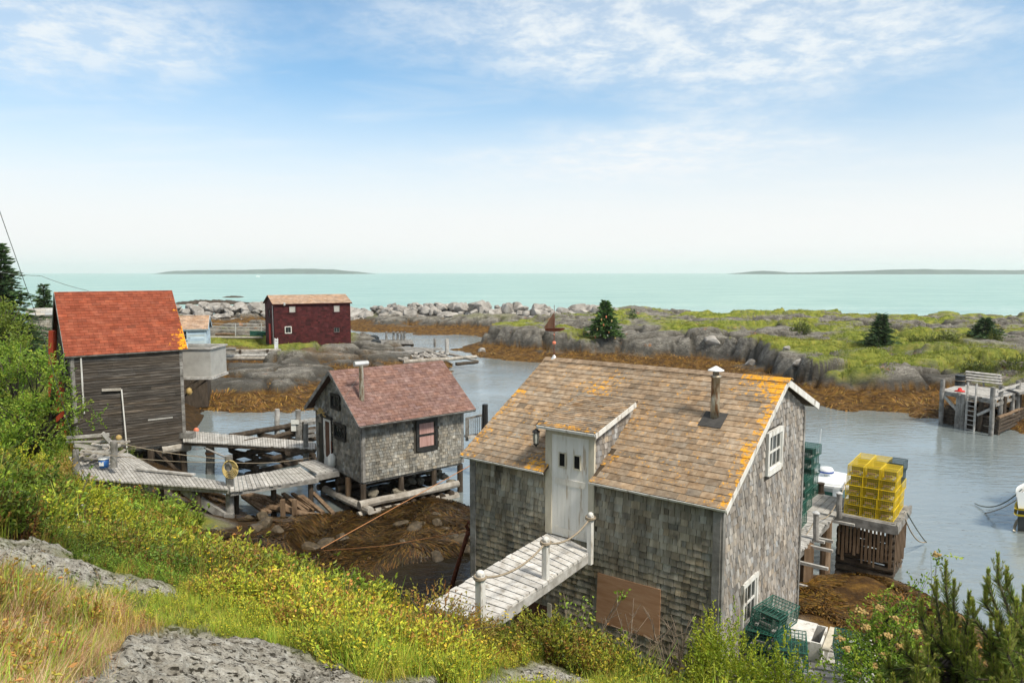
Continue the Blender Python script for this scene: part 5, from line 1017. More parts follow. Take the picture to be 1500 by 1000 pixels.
rope(dk, K(.7, 12.4, zD-.1), atZ(1357, 793, .1), .25, .02, 'rope'); rope(dk, K(.7, 12.7, zD), atZ(1357, 794, .1), .05, .02, 'cable'); rope(dk, K(.7, 12, zD-.1), atZ(1305, 790, .1), .4, .012, 'rope')
# traps
def trap_proto(name, label, wm, nm, w_=.42, d_=.86, h_=.285, sp=.055, th_=.006):
    t = thing(name, label, 'lobster trap', (0, 0, 0)); m_ = MB()
    def grid(O, u, v, lu, lv):
        nu, nv = max(1, round(lu/sp)), max(1, round(lv/sp)); n = np.cross(u, v)
        for i in range(1, nu): m_.box(O+u*(lu*i/nu)+v*lv/2, (th_, lv, th_*.6), [u, v, n])
        for j in range(1, nv): m_.box(O+v*(lv*j/nv)+u*lu/2, (lu, th_, th_*.6), [u, v, n])
    X_, Y_ = Vc(1, 0, 0), Vc(0, 1, 0); o = Vc(-w_/2, 0, 0)
    grid(o, X_, UPV, w_, h_); grid(o+Y_*d_, X_, UPV, w_, h_); grid(o, Y_, UPV, d_, h_); grid(o+X_*w_, Y_, UPV, d_, h_); grid(o, X_, Y_, w_, d_); grid(o+UPV*h_, X_, Y_, w_, d_)
    build(m_, 'wire_mesh', wm, t)
    f_ = MB()
    for x in (0, w_):
        for z in (0, h_): f_.box(o+X_*x+Y_*d_/2+UPV*z, (.013, d_, .013))
        for y in (0, d_): f_.box(o+X_*x+Y_*y+UPV*h_/2, (.013, .013, h_))
    for y in (0, d_*.45, d_):
        for z in (0, h_): f_.box(o+X_*w_/2+Y_*y+UPV*z, (w_, .013, .013))
    build(f_, 'frame', wm, t)
    n_ = MB()
    q0 = [o+X_*x+UPV*z+Y_*.06 for x, z in ((.02, .02), (w_-.02, .02), (w_-.02, h_-.02), (.02, h_-.02))]; q1 = [Vc(0, d_*.4, h_/2)+X_*x+UPV*z for x, z in ((-.07, -.05), (.07, -.05), (.07, .05), (-.07, .05))]
    n_.add(q0+q1, [(0, 1, 5, 4), (2, 3, 7, 6)]); n_.add([o+X_*.02+Y_*d_*.45+UPV*.02, o+X_*(w_-.02)+Y_*d_*.45+UPV*.02, o+X_*(w_-.02)+Y_*d_*.45+UPV*(h_-.05), o+X_*.02+Y_*d_*.45+UPV*(h_-.05)], [(0, 1, 2, 3)])
    build(n_, 'netting', nm, t)
    build(MB().box(o+X_*.1+Y_*d_/2+UPV*.03, (.05, d_-.04, .035)).box(o+X_*(w_-.1)+Y_*d_/2+UPV*.03, (.05, d_-.04, .035)), 'runner', 'deck', t)
    build(MB().box(Vc(0, .03, .12), (.2, .012, .05)), 'bait_tag', 'curtain' if nm == 'net' else 'deck', t); learn(t); return t
rzD = math.atan2(nA[1], nA[0])
ty = trap_proto('lobster_trap', 'x', 'wire_y', 'net'); tg = trap_proto('lobster_trap', 'x', 'wire_g', 'netdark', .5, .9, .31, .06, .008); tk = trap_proto('lobster_trap', 'x', 'wire_k', 'netdark')
first = {id(ty): True, id(tg): True, id(tk): True}
def put(pr_, loc, rz, label, group, tilt=None):
    if first[id(pr_)]: first[id(pr_)] = False; o = pr_; o.location = loc; o.rotation_euler = (0, 0, rz); o['label'] = label
    else: o = dup(pr_, loc, rz, label)
    o['group'] = group
    if tilt: o.rotation_euler = (tilt[0], tilt[1], rz)
    return o
rowsn = ['bottom', 'second', 'third', 'fourth', 'top']; colsn = ['left', 'middle', 'right']
for lay in range(2):
    for cidx in range(3):
        for k in range(5):
            pr_ = tk if (lay == 1 and cidx == 2 and k >= 3) else ty
            col = 'dark' if pr_ is tk else 'yellow'
            lb = (f'{col} wire lobster trap, {colsn[cidx]} column and {rowsn[k]} layer of the front of the stack' if lay == 0 else f'{col} wire lobster trap behind, {colsn[cidx]} column and {rowsn[k]} layer of the stack')
            put(pr_, K(-.58+cidx*.435+random.uniform(-.012, .012)+.01*k, 11.55+lay*.9+random.uniform(-.02, .02), zD+.006+k*.293), rzD+random.uniform(-.02, .02), lb, 'lobster traps stacked on the dock')
def gstack(px, py, n_, lbl, rz):
    q_ = atZ(px, py, zD)
    for k in range(n_): put(tg, q_+UPV*(.006+k*.32)+Vc(random.uniform(-.03, .03), random.uniform(-.03, .03), 0), rz+random.uniform(-.04, .04), f'dark green wire lobster trap, {rowsn[k]} of the {lbl}', 'green lobster traps on the dock')
gstack(1175, 729, 5, 'taller green stack beside the shed corner', rzD); gstack(1164, 750, 3, 'shorter green stack beside the shed corner', rzD); gstack(1154, 776, 2, 'low green pair nearest the shed', rzD)
# gear by the gable wall
cr = thing('plywood_box', 'white plywood box with rusty stains beside the gable wall', 'box', atY(1170, 960, 12.6))
bc = atY(1180, 925, 12.9); ax1 = np.array([.85, -.53, 0]); ax1 /= np.linalg.norm(ax1); ax2 = Vc(-ax1[1], ax1[0], 0)
bx = MB()
for s_ in (-.32, .32): bx.box(bc+ax1*s_+UPV*-.25, (.03, .75, .55), [ax1, ax2, UPV])
for s_ in (-.36, .36): bx.box(bc+ax2*s_+UPV*-.25, (.62, .03, .55), [ax1, ax2, UPV])
bx.box(bc+UPV*.02-ax1*.1, (.5, .8, .02), [ax1, ax2, UPV]); build(bx, 'panel', 'white_paint', cr); build(MB().box(bc+UPV*-.02+ax1*.42, (.12, .95, .04), [ax1, ax2, UPV]), 'rim_board', 'cream', cr); build(MB().box(bc-UPV*.26+ax1*.4-ax2*.2, (.06, .08, .5), [ax1, ax2, UPV]), 'leg_board', 'white_paint', cr)
for (px, py, Yd, rz, lb) in ((1112, 905, (.42, 1.02, 2.74), -.1, 'green lobster trap lying on its stack under the lower gable window'), (1120, 932, (.40, .95, 2.42), .05, 'green lobster trap against the gable wall, lower of the near pair'), (1155, 950, (1.0, .75, 2.35), .3, 'green lobster trap leaning on the white plywood box'), (1090, 925, (.42, 1.0, 2.1), .0, 'green lobster trap tucked behind the yellow-green bush'), (1250, 985, 11.2, .3, 'green lobster trap lying on the plank platform at the bottom right')):
    q_ = K0(*Yd) if isinstance(Yd, tuple) else atY(px, py, Yd); put(tg, q_, rz+rzD, lb, 'green lobster traps by the gable wall', (random.uniform(-.12, .12), random.uniform(-.12, .12)))
pf_ = thing('plank_platform', 'weathered slatted platform on the rocks at the bottom right', 'platform', atZ(1220, 960, 2.0)); build(deck(atZ(1196, 930, 1.95), atZ(1170, 1010, 1.95), atZ(1262, 948, 1.95), atZ(1290, 1020, 1.95), 8, .04, .3, .03), 'plank_deck', 'deck', pf_)
build(deck(atZ(1262, 950, 1.96), atZ(1260, 1000, 1.96), atZ(1420, 1000, 1.96), atZ(1420, 1040, 1.96), 7, .04, .3, .03), 'plank_deck', 'deck', pf_)
wbd = thing('white_board', 'white painted boards leaning beside the green trap at the bottom right', 'board', atY(1270, 975, 11.6)); 
for k, (x, y) in enumerate(((1258, 962), (1275, 958))): q_ = atY(x, y, 11.7+.1*k); build(MB().box(q_, (.22, .03, .55), [Vc(.9, .3, 0)/.949, Vc(-.3, .8, -.5)/.99, Vc(-.15, .5, .85)]), 'board', 'white_paint', wbd)
# ================================================================== BOATS
def hull(parent, O, u, v, L_, Bm, hs, hb, m_, name='hull', z0_=-.3, z1_=None, n=14, m2=None):
    """u forward, v to port; sheer hs at stern to hb at bow"""
    mb = MB(); V = []
    for i in range(n+1):
        t = i/n; wd = Bm/2*(1-max(0, (t-.45)/.55)**2.2)*(.85+.15*min(1, t*3)); sh = hs+(hb-hs)*t**2; 
        for f, zz in ((1.0, sh), (.97, sh*.55), (.86, .0), (.45, z0_), ):
            V += [O+u*(t*L_*(1-(1-f)*.05))+v*wd*f+UPV*zz]
        for f, zz in ((.45, z0_), (.86, .0), (.97, sh*.55), (1.0, sh)): V += [O+u*(t*L_*(1-(1-f)*.05))-v*wd*f+UPV*zz]
    F = [(i*8+j, i*8+j+1, (i+1)*8+j+1, (i+1)*8+j) for i in range(n) for j in range(7)]+[tuple(range(8))]; mb.add(V, F); return build(mb, name, m_, parent)
ub = nA; vb = b; O1 = K(-7.3, 15.3, 0)
bo1 = thing('fishing_boat', 'white lobster boat with a rounded cabin roof moored behind the dock', 'boat', O1); hull(bo1, O1, ub, vb, 7.0, 2.3, .75, 1.15, 'white'); 
dkq = MB(); dkq.prism([O1+ub*x+vb*y+UPV*(.7+.3*(x/7)**2) for x, y in ((.05, -.98), (3.2, -1.1), (5.4, -.75), (6.8, -.05), (6.8, .05), (5.4, .75), (3.2, 1.1), (.05, .98))], -UPV*.05); build(dkq, 'deck', 'white', bo1)
cab0 = atY(1212, 700, 24.6); cz = cab0[2]; co_ = Vc(cab0[0], cab0[1]+.3, 0)
cb2 = MB(); cb2.prism([co_+ub*x+vb*y+UPV*.7 for x, y in ((-1.1, -.85), (.55, -.8), (.75, -.5), (.75, .5), (.55, .8), (-1.1, .85))], UPV*(cz-.85)+ub*-.05); cabo = build(cb2, 'cabin', 'white', bo1)
rf = MB(); an = np.linspace(0, 2*math.pi, 22)[:-1]; pr2 = [co_+ub*(np.sign(math.cos(t))*abs(math.cos(t))**.55*1.28-.15)+vb*np.sign(math.sin(t))*abs(math.sin(t))**.55*1.02 for t in an]
rf.prism([q+UPV*(cz-.13) for q in pr2], UPV*.07); rf.prism([q*1.0+(co_-q)*.12+UPV*(cz-.06) for q in pr2], UPV*.05); build(rf, 'cabin_roof', 'white', bo1)
for x, w_ in ((-.75, .4), (-.2, .5), (.32, .36)): child(MB().box(co_+ub*x-vb*.83+UPV*(cz-.48), (w_, .03, .34), [ub, vb, UPV]), 'side_window', 'glassgreen', cabo, bo1)
for y in (-.3, .3): child(MB().box(co_+ub*.74+vb*y+UPV*(cz-.45), (.03, .5, .38), [ub*.95+UPV*.3, vb, UPV]), 'windscreen', 'glassgreen', cabo, bo1)
rd = co_+ub*.05+UPV*(cz-.01)+vb*.1; build(MB().lathe(rd, [(.06, 0), (.06, .1), (.24, .11), (.25, .22), (.2, .30), (.02, .31)], 16), 'radar_dome', 'white', bo1, True); build(MB().lathe(rd+UPV*.13, [(.256, 0), (.256, .06)], 16), 'radar_band', 'navy', bo1, True)
build(MB().tube([co_+UPV*(cz-.05)-ub*.25, atY(1203, 628, 24.9)], .012, 5), 'antenna', 'white', bo1)
O2 = atZ(1489, 779, 0); u2 = Vc(-.92, -.39, 0); u2 /= np.linalg.norm(u2); v2 = Vc(-u2[1], u2[0], 0); Oq = O2-u2*8.0
bo2 = thing('fishing_boat', 'black hulled boat with yellow stripes, its bow just showing at the right edge', 'boat', O2)
hull(bo2, Oq, u2, v2, 8.0, 2.6, .55, .86, 'plasticblack', 'lower_hull')
def band(z0a, z1a, m_, nm, out=.012):
    mb = MB(); n = 16; 
    for sgn in (-1, 1):
        V = []
        for i in range(n+1):
            t = i/n; wd = 1.3*(1-max(0, (t-.45)/.55)**2.2)*(.85+.15*min(1, t*3))+out; k1 = .65+.35*t**2; V += [Oq+u2*(t*(8.0+out))+v2*wd*sgn+UPV*z0a*k1, Oq+u2*(t*(8.06+out)+.1*t)+v2*wd*sgn*1.02+UPV*z1a*k1]
        mb.add(V, [(2*i, 2*i+2, 2*i+3, 2*i+1) for i in range(n)])
    return build(mb, nm, m_, bo2)
band(.86, 1.48, 'white', 'topside'); band(.80, .88, 'wire_y', 'yellow_stripe', .02); band(.58, .68, 'wire_y', 'yellow_stripe', .02); band(.02, .07, 'cream', 'waterline_stripe', .015)
build(MB().prism([Oq+u2*x+v2*y+UPV*(.9+.42*(x/8)**2) for x, y in ((.1, -1.1), (3.6, -1.28), (6, -.9), (7.9, -.03), (7.9, .03), (6, .9), (3.6, 1.28), (.1, 1.1))], -UPV*.05), 'deck', 'white', bo2)
build(MB().box(Oq+u2*3.6+UPV*1.7, (2.0, 1.7, 1.6), [u2, v2, UPV]).box(Oq+u2*3.5+UPV*2.54, (2.5, 2.0, .08), [u2, v2, UPV]), 'wheelhouse', 'white', bo2)
line('dark mooring line from the black boat to the weed on the water', [atY(1497, 716, 24.5), atZ(1428, 737, .05)], .022, 'cable', sag=.35); line('tan mooring line from the black boat down to the water', [atY(1494, 728, 24.6), atZ(1443, 751, .02)], .018, 'rope', sag=.1)
# ================================================================== RIGHT DOCK
zr_ = 2.0; A4, B4, C4, D4 = atZ(1377, 571, zr_), atZ(1459, 585, zr_), atZ(1494, 573, zr_), atZ(1411, 562, zr_)
rd_ = thing('timber_wharf', 'grey timber wharf on piles with a ladder at the right edge of the cove', 'wharf', z_(B4))
build(deck(A4, D4, B4, C4, 16, .07, .1, .04), 'plank_deck', 'deck', rd_)
e1 = (B4-A4)/np.linalg.norm(B4-A4); e2 = (C4-B4)/np.linalg.norm(C4-B4); R4 = lambda s_, t_, z: z_(A4)+e1*s_+e2*t_+UPV*z; l1 = np.linalg.norm(B4-A4); l2 = np.linalg.norm(C4-B4)
for t_ in (0.03, l2*.5, l2): build(MB().beam(R4(0, t_, zr_-.17), R4(l1, t_, zr_-.17), .12, .2), 'beam', 'wood_grey', rd_)
for s_ in (.05, l1-.05): build(MB().beam(R4(s_, 0, zr_-.33), R4(s_, l2, zr_-.33), .12, .16), 'beam', 'wood_grey', rd_)
for px, yt in ((1381, 555), (1455, 567), (1467, 564.5), (1492, 557)):
    q_ = atZ(px, 572 if px < 1400 else (586 if px < 1460 else (581 if px < 1480 else 574)), zr_); post(rd_, z_(q_)-UPV*.6, atY(px, yt, q_[1]), .12, 'wood_grey')
for s_, t_, zt2 in ((l1*.36, -.08, zr_+.05), (l1*.41, -.05, zr_-.1), (l1*.46, -.1, zr_), (l1*.75, .1, zr_), (0.1, l2, zr_), (l1*.5, l2, zr_), (l1, l2, zr_), (l1*1.0, l2*.35, zr_+.0), (l1, l2*.7, zr_), (l1*.3, l2*.5, zr_)): post(rd_, R4(s_, t_, -.6), R4(s_, t_, zt2), .12, 'wood_grey' if random.random() < .6 else 'pile')
build(MB().beam(R4(.2, .0, 1.75), R4(1.3, .0, .9), .1, .16), 'brace', 'deck', rd_); build(MB().beam(R4(l1-.15, -.02, 1.5), R4(l1-1.0, -.02, .95), .1, .14), 'brace', 'deck', rd_)
la = MB(); ls, lw_ = l1*.60, .52
ld_ = thing('wharf_ladder', 'grey wooden ladder fixed to the face of the wharf', 'ladder', R4(ls, -.15, 0)); 
for s_ in (ls-lw_/2, ls+lw_/2): build(MB().beam(R4(s_, -.14, -.4), R4(s_, -.14, zr_+.75), .07, .09), 'rail', 'deck', ld_)
for k in range(8): build(MB().beam(R4(ls-lw_/2, -.14, .05+k*.27), R4(ls+lw_/2, -.14, .05+k*.27), .06, .04), 'rung', 'deck', ld_)
for k in range(5):
    z = .05+k*.2
    for t_ in (.3, l2-.1): build(MB().log(R4(.1, t_, z), R4(l1+.2, t_, z), .1), 'crib_log', 'pile', rd_)
    for s_ in (.4, l1*.5, l1+.1): build(MB().log(R4(s_, .2, z+.1), R4(s_, l2+.6, z+.1), .1), 'crib_log', 'lowwood' if k > 3 else 'pile', rd_)
for t_ in (1.1,): build(MB().beam(R4(l1*1.02, 0, zr_+.45), R4(l1*1.02, l2, zr_+.5), .04, .1), 'side_rail', 'deck', rd_)
bn = thing('slatted_bench', 'grey slatted bench back standing along the rear of the wharf', 'bench', R4(1.0, l2*.9, zr_))
B0, B1 = atY(1416, 556, 44.5), atY(1468, 562, 42.9)
for k in range(4): d_ = Vc(.05, .12, .14)*k*1.1; build(MB().beam(B0+d_+Vc(0, 0, 0), B1+d_, .16, .05, (0, -.6, .8)), 'slat', 'deck', bn)
for t_ in (.04, .5, .96): q_ = lerp(B0, B1, t_); build(MB().beam(Vc(q_[0], q_[1], zr_), q_+Vc(.15, .4, .42), .09, .09), 'leg', 'wood_grey', bn)
dr = atY(1406, 565, 44.2); dru = thing('oil_drum', 'black drum tied at the left corner of the wharf', 'drum', Vc(dr[0], dr[1], zr_)); build(MB().lathe(Vc(dr[0], dr[1], zr_), [(.29, 0), (.30, .03), (.28, .05), (.28, .3), (.30, .31), (.28, .33), (.28, .6), (.30, .62), (.28, .63)], 16), 'barrel', 'plasticblack', dru, True); build(MB().lathe(Vc(dr[0], dr[1], zr_+.3), [(.31, 0), (.31, .03)], 14), 'strap', 'rope', dru)
rg = atZ(1406, 573, zr_+.01); rb3 = thing('red_float', 'small red float lying on the edge of the wharf', 'float', rg); build(MB().lathe(rg, [(.28, 0), (.26, .05), (.12, .07), (.1, .18), (.03, .22)], 12), 'float', 'reddoor', rb3, True)
gw = thing('gangway', 'pale plank gangway sloping up from the wharf to the right', 'gangway', atZ(1495, 560, 2.3)); build(deck(atZ(1470, 567, 2.15), atZ(1560, 545, 2.6), atZ(1492, 574, 2.15), atZ(1600, 556, 2.6), 12, .05, .1, .03), 'plank_deck', 'deck', gw); build(MB().beam(atZ(1470, 569, 2.05), atZ(1560, 548, 2.5), .1, .15), 'stringer', 'wood_grey', gw); build(MB().beam(atZ(1492, 576, 2.05), atZ(1600, 559, 2.5), .1, .15), 'stringer', 'wood_grey', gw)
# ================================================================== ISLAND CLUTTER
d1_ = thing('low_dock', 'low dark plank dock beside the dark red shed', 'dock', z_(atZ(550, 500, 0))); zq = 1.25
build(deck(atZ(512, 496.3, zq), atZ(604, 497.5, zq), atZ(512, 502.5, zq), atZ(606, 503.5, zq), 44, .08, .08, .05), 'plank_deck', 'wood_grey', d1_); build(MB().beam(atZ(512, 504, zq-.15), atZ(606, 505, zq-.15), .2, .25), 'stringer', 'pile', d1_)
for x in range(8): post(d1_, z_(atZ(516+x*12.5, 503.5, zq))-UPV*.5, atZ(516+x*12.5, 503.5, zq-.2), .16, 'pile')
for x in (566, 576.5, 582.5, 588, 592.5): q_ = atZ(x, 498, zq); post(d1_, q_, atY(x, 485.5, q_[1]), .13, 'wood_grey', label='upright post')
build(MB().beam(atZ(566, 498, zq)+UPV*.85, atZ(596, 498.5, zq)+UPV*.85, .06, .1), 'rail', 'wood_grey', d1_)
for x, y in ((548, 495.5), (550.5, 501.5)):
    q_ = atZ(x, y+1, zq); t_ = thing('tarp_bundle', 'black covered bundle on the low dock, ' + ('nearer the water' if x == 548 else 'at its front edge'), 'bundle', q_); build(MB().lathe(q_, [(.55, 0), (.6, .2), (.35, .42), (.1, .48)], 7), 'cover', 'plasticblack', t_)
d2_ = thing('log_dock', 'tilted log and plank dock with bleached driftwood below the dark red shed', 'dock', z_(atZ(590, 515, 0))); zq = 1.15
build(deck(atZ(520, 513, zq), atZ(560, 522, zq), atZ(596, 507, zq), atZ(650, 511, zq), 16, .08, .06, .05), 'plank_deck', 'wood_grey', d2_)
for (x0, y0, x1, y1, r_, m_) in ((591, 530, 698, 522.5, .2, 'log'), (538, 515, 568, 526, .2, 'log'), (560, 522, 600, 528, .16, 'log'), (564, 519, 646, 510.5, .16, 'wood_grey'), (620, 512.5, 658, 525, .2, 'log'), (588, 519, 616, 526, .2, 'log'), (645, 515, 700, 529, .14, 'log'), (668, 533, 700, 530, .16, 'pile'), (530, 516, 560, 526, .15, 'deck')):
    build(MB().log(atZ(x0, y0, 1.0), atZ(x1, y1, 1.0), r_, r_*.85), 'log', m_, d2_)
for k in range(6): build(MB().log(atZ(522+k*26, 519+k*1.5, .2), atZ(522+k*26, 519+k*1.5, .2)+UPV*.85, .16), 'post', 'pile', d2_)
for k in range(60):
    q_ = atZ(random.uniform(592, 655), random.uniform(514, 526), random.uniform(.85, 1.05)); stone_obj(STONES, 'pale_stone', q_, random.uniform(.18, .34), 'pale stone filling the log dock below the dark red shed', 'stone', 'pale stones in the log dock')
pile_thing(637, 496, 509, 76, .14, 'thin grey post at the far side of the log dock', 'wood_grey'); pile_thing(654.5, 496, 519, 70, .2, 'pale post at the outer corner of the log dock', 'deck')
rw_ = thing('log_retaining_wall', 'retaining wall of stacked grey logs at the front of the islet lawn', 'wall', z_(atZ(360, 520, 0)))
for k, (x0, x1, y) in enumerate(((308, 411, 514.5), (300, 404, 518), (306, 392, 521.5), (330, 410, 525), (302, 345, 511.5))): build(MB().log(atY(x0, y, 64.5-.2*k), atY(x1, y-random.uniform(0, 1.5), 64.2-.2*k), .17, .16), 'log', ['log', 'wood_grey', 'deck', 'log', 'wood_grey'][k], rw_)
for x in (318, 352, 392): build(MB().log(atY(x, 527, 64), atY(x, 512, 64), .12), 'stake', 'pile', rw_)
for k, (x0, x1, y, n_) in enumerate(((311, 385, 495.5, 3), (318, 341, 491.5, 4))):
    t_ = thing('timber_pile', ['long row of grey logs lying on the islet lawn', 'small heap of reddish boards on the islet lawn'][k], 'log pile', atZ(x0, y, 1.8))
    for j in range(n_): build(MB().log(atZ(x0+random.uniform(-3, 3), y-j*.7, 1.9+j*.12), atZ(x1+random.uniform(-3, 3), y-j*.7, 1.9+j*.12), .14), 'log' if k == 0 else 'board', 'log' if k == 0 else 'lowwood', t_)
fe = thing('wire_fence', 'thin wire fence along the back of the islet lawn', 'fence', atY(345, 488, 82))
for x in (306, 345, 383): build(MB().tube([atY(x, 492, 82), atY(x, 473.5, 82)], .05, 6), 'fence_post', 'metal', fe)
for y in (474, 478, 483): build(MB().tube([atY(296, y-1, 82), atY(345, y+1, 82), atY(386, y+.5, 82)], .022, 4), 'wire', 'metal', fe)
do_ = thing('green_dory', 'dark green dory hauled up behind the dark red shed', 'dory', atZ(384, 497, 1.7)); q_ = atZ(384, 497, 1.7); hull(do_, q_+Vc(1.2, .6, .25), Vc(-.9, -.43, 0), Vc(.43, -.9, 0), 2.6, 1.2, .55, .75, 'wire_g', z0_=-.15)
ea = thing('white_stand', 'white wooden tripod stand with a slatted board on the islet lawn', 'stand', atY(405, 521, 66)); 
for x0, x1 in ((401, 405), (405, 404), (410, 404)): build(MB().beam(atY(x0, 522, 66+(x0-405)*.1), atY(x1, 502, 66), .09, .07), 'leg', 'white', ea)
for y in (497, 500.5, 504, 507.5): build(MB().beam(atY(402.5, y, 65.9), atY(407.5, y+1, 65.9), .04, .16), 'slat', 'white', ea)
for x in (402.5, 406.5): build(MB().beam(atY(x, 495, 65.92), atY(x, 510, 65.92), .1, .04), 'upright', 'white', ea)
# reef & breakwater
def reef(x0, x1, y, hh, Yd, label):
    a0, a1 = atY(x0, y, Yd), atY(x1, y, Yd); n = 40; V = []; F = []
    for i in range(n+1):
        t = i/n; x = a0[0]+(a1[0]-a0[0])*t; h = hh*math.sin(math.pi*t)**.35*(.75+.5*random.random())
        for dy, f in ((-3, -.4), (-1.5, .7), (0, 1), (3, .8), (6, -.4)): V.append((x, Yd+dy+random.uniform(-.4, .4), h*f if f > 0 else -.5))
    for i in range(n):
        for j in range(4): F.append((i*5+j, i*5+5+j, i*5+6+j, i*5+1+j))
    o = build(MB().add(V, F), 'reef', 'pile'); tag(o, label, 'reef', kind='structure')
reef(256, 362, 442, 1.1, 205, 'flat dark reef in the sea behind the left breakwater'); reef(328, 352, 436, .5, 260, 'tiny rock awash in the sea')
nb = 0
def wall_of_boulders(x0, x1, y0, y1, n, fz, Y0, Y1, group, lab):
    global nb
    for k in range(n):
        t = (k+.5)/n+random.uniform(-.5, .5)/n; px = x0+(x1-x0)*t; dep = random.random(); Yd = Y0+(Y1-Y0)*t+dep*11; top = fz(t); z = -.1+(top-.2)*min(1, (dep*1.5)**.8)-max(0, dep-.75)*5
        s_ = random.choice([.7, .9, 1.1, 1.3, 1.6])*random.uniform(.9, 1.1); X_ = (px-750)/FP*Yd; stone_obj(STONES, 'boulder', (X_, Yd, max(.1, z)), s_, lab, 'boulder', group); nb += 1
wall_of_boulders(246, 392, 445, 470, 78, lambda t: 2.9, 124, 127, 'boulders of the left breakwater', 'pale boulder of the breakwater left of the dark red shed')
wall_of_boulders(512, 700, 445, 470, 92, lambda t: 2.0+1.6*min(1, t*2.2), 126, 115, 'boulders of the middle breakwater', 'pale boulder of the breakwater right of the dark red shed')
wall_of_boulders(690, 905, 445, 470, 112, lambda t: 3.6, 112, 100, 'boulders of the right breakwater', 'pale boulder of the breakwater behind the headland spruce')
for (px, py, s_) in ((770, 478, 1.0), (812, 487, .9), (705, 505, .6), (1052, 545, .5), (1085, 556, .6), (1170, 553, .5), (1150, 540, .4), (990, 528, .6), (1040, 520, .8), (1100, 531, .7)):
    q_ = atZ(px, py, 1.0); o = stone_obj(STONES, 'boulder', (q_[0], q_[1], hz_(q_[0], q_[1])[0]+.1), s_, 'loose boulder on the weedy shore of the headland', 'boulder', 'loose boulders on the headland shore')
# speedboat far out
q_ = atZ(376, 402.6, 0); q_ = Vc((376-750)/FP*1500, 1500, 0); sb_ = thing('speedboat', 'tiny white motor boat speeding far out at sea', 'boat', q_); hull(sb_, q_, Vc(1, 0, 0), Vc(0, 1, 0), 9, 3, 1.3, 2.0, 'white'); build(MB().box(q_+Vc(3.5, 0, 2), (3, 2, 1.6)), 'cabin', 'white', sb_)
# ================================================================== GREENERY
g_ = np.random.default_rng(11)
def norm(v): return v/(np.linalg.norm(v, axis=-1, keepdims=True)+1e-9)
def leaves(pos, dirv, ln, wd, col, fold=.0, r=g_):
    """rhombic leaves: base pos (n,3), direction, length, width, colour (n,3) -> (n,4,3), colours"""
    n = len(pos); d = norm(dirv); side = norm(np.cross(d, norm(r.normal(size=(n, 3))))); up = np.cross(side, d)
    ln = np.broadcast_to(ln, (n,))[:, None]; wd = np.broadcast_to(wd, (n,))[:, None]
    m = pos+d*ln*.5+up*ln*fold; return np.stack([pos, m+side*wd/2, pos+d*ln-up*ln*fold*.5, m-side*wd/2], 1), col
def stick_quads(p, q, w0, w1, col):
    """flat crossed strips from p to q"""
    d = norm(q-p); s_ = norm(np.cross(d, [0.01, .3, 1.])); t_ = np.cross(s_, d); o = []
    for a_ in (s_, t_): o.append(np.stack([p+a_*w0/2, p-a_*w0/2, q-a_*w1/2, q+a_*w1/2], 1))
    return np.concatenate(o), np.concatenate([col, col])
def jitcol(base, n, s_=.18, r=g_):
    base = np.asarray(base); base = base[r.integers(0, len(base), n)] if base.ndim == 2 else np.broadcast_to(base, (n, 3)); return np.clip(base*(1+r.normal(0, s_, (n, 1)))*(1+r.normal(0, s_*.3, (n, 3))), .003, 1)
def quads_obj(name, Q_, col, m, parent=None, label=None):
    off = OFF[parent.name] if parent is not None else np.array([Q_[..., 0].mean(), Q_[..., 1].mean(), Q_[..., 2].min()])
    V = (Q_.reshape(-1, 3)-off); me = mesh_arrays(name, V, np.arange(len(V)).reshape(-1, 4), col, None, M[m]); o = bpy.data.objects.new(name, me); C.objects.link(o)
    if parent is None: o.location = off
    else: o.parent = parent
    OFF[o.name] = off
    if label: o['label'] = label
    return o
def instance(protos, pos, sc_, tint, which=None, lean=.2):
    Qs, Cs = [], []; k = g_.integers(0, len(protos), len(pos)) if which is None else which
    for i, (q, c) in enumerate(protos):
        s_ = np.where(k == i)[0]
        if not len(s_): continue
        n = len(s_); an = g_.uniform(0, 2*math.pi, n); ca_, sa_ = np.cos(an), np.sin(an); R_ = np.zeros((n, 3, 3)); R_[:, 0, 0] = ca_; R_[:, 0, 1] = -sa_; R_[:, 1, 0] = sa_; R_[:, 1, 1] = ca_; R_[:, 2, 2] = 1; R_[:, 0, 2] = g_.normal(0, lean, n); R_[:, 1, 2] = g_.normal(0, lean, n)
        W_ = np.einsum('nij,qkj->nqki', R_, q)*sc_[s_][:, None, None, None]+pos[s_][:, None, None, :]; Qs.append(W_.reshape(-1, 4, 3)); Cs.append((c[None]*tint[s_][:, None, :]).reshape(-1, 3))
    return np.concatenate(Qs), np.clip(np.concatenate(Cs), 0, 1)
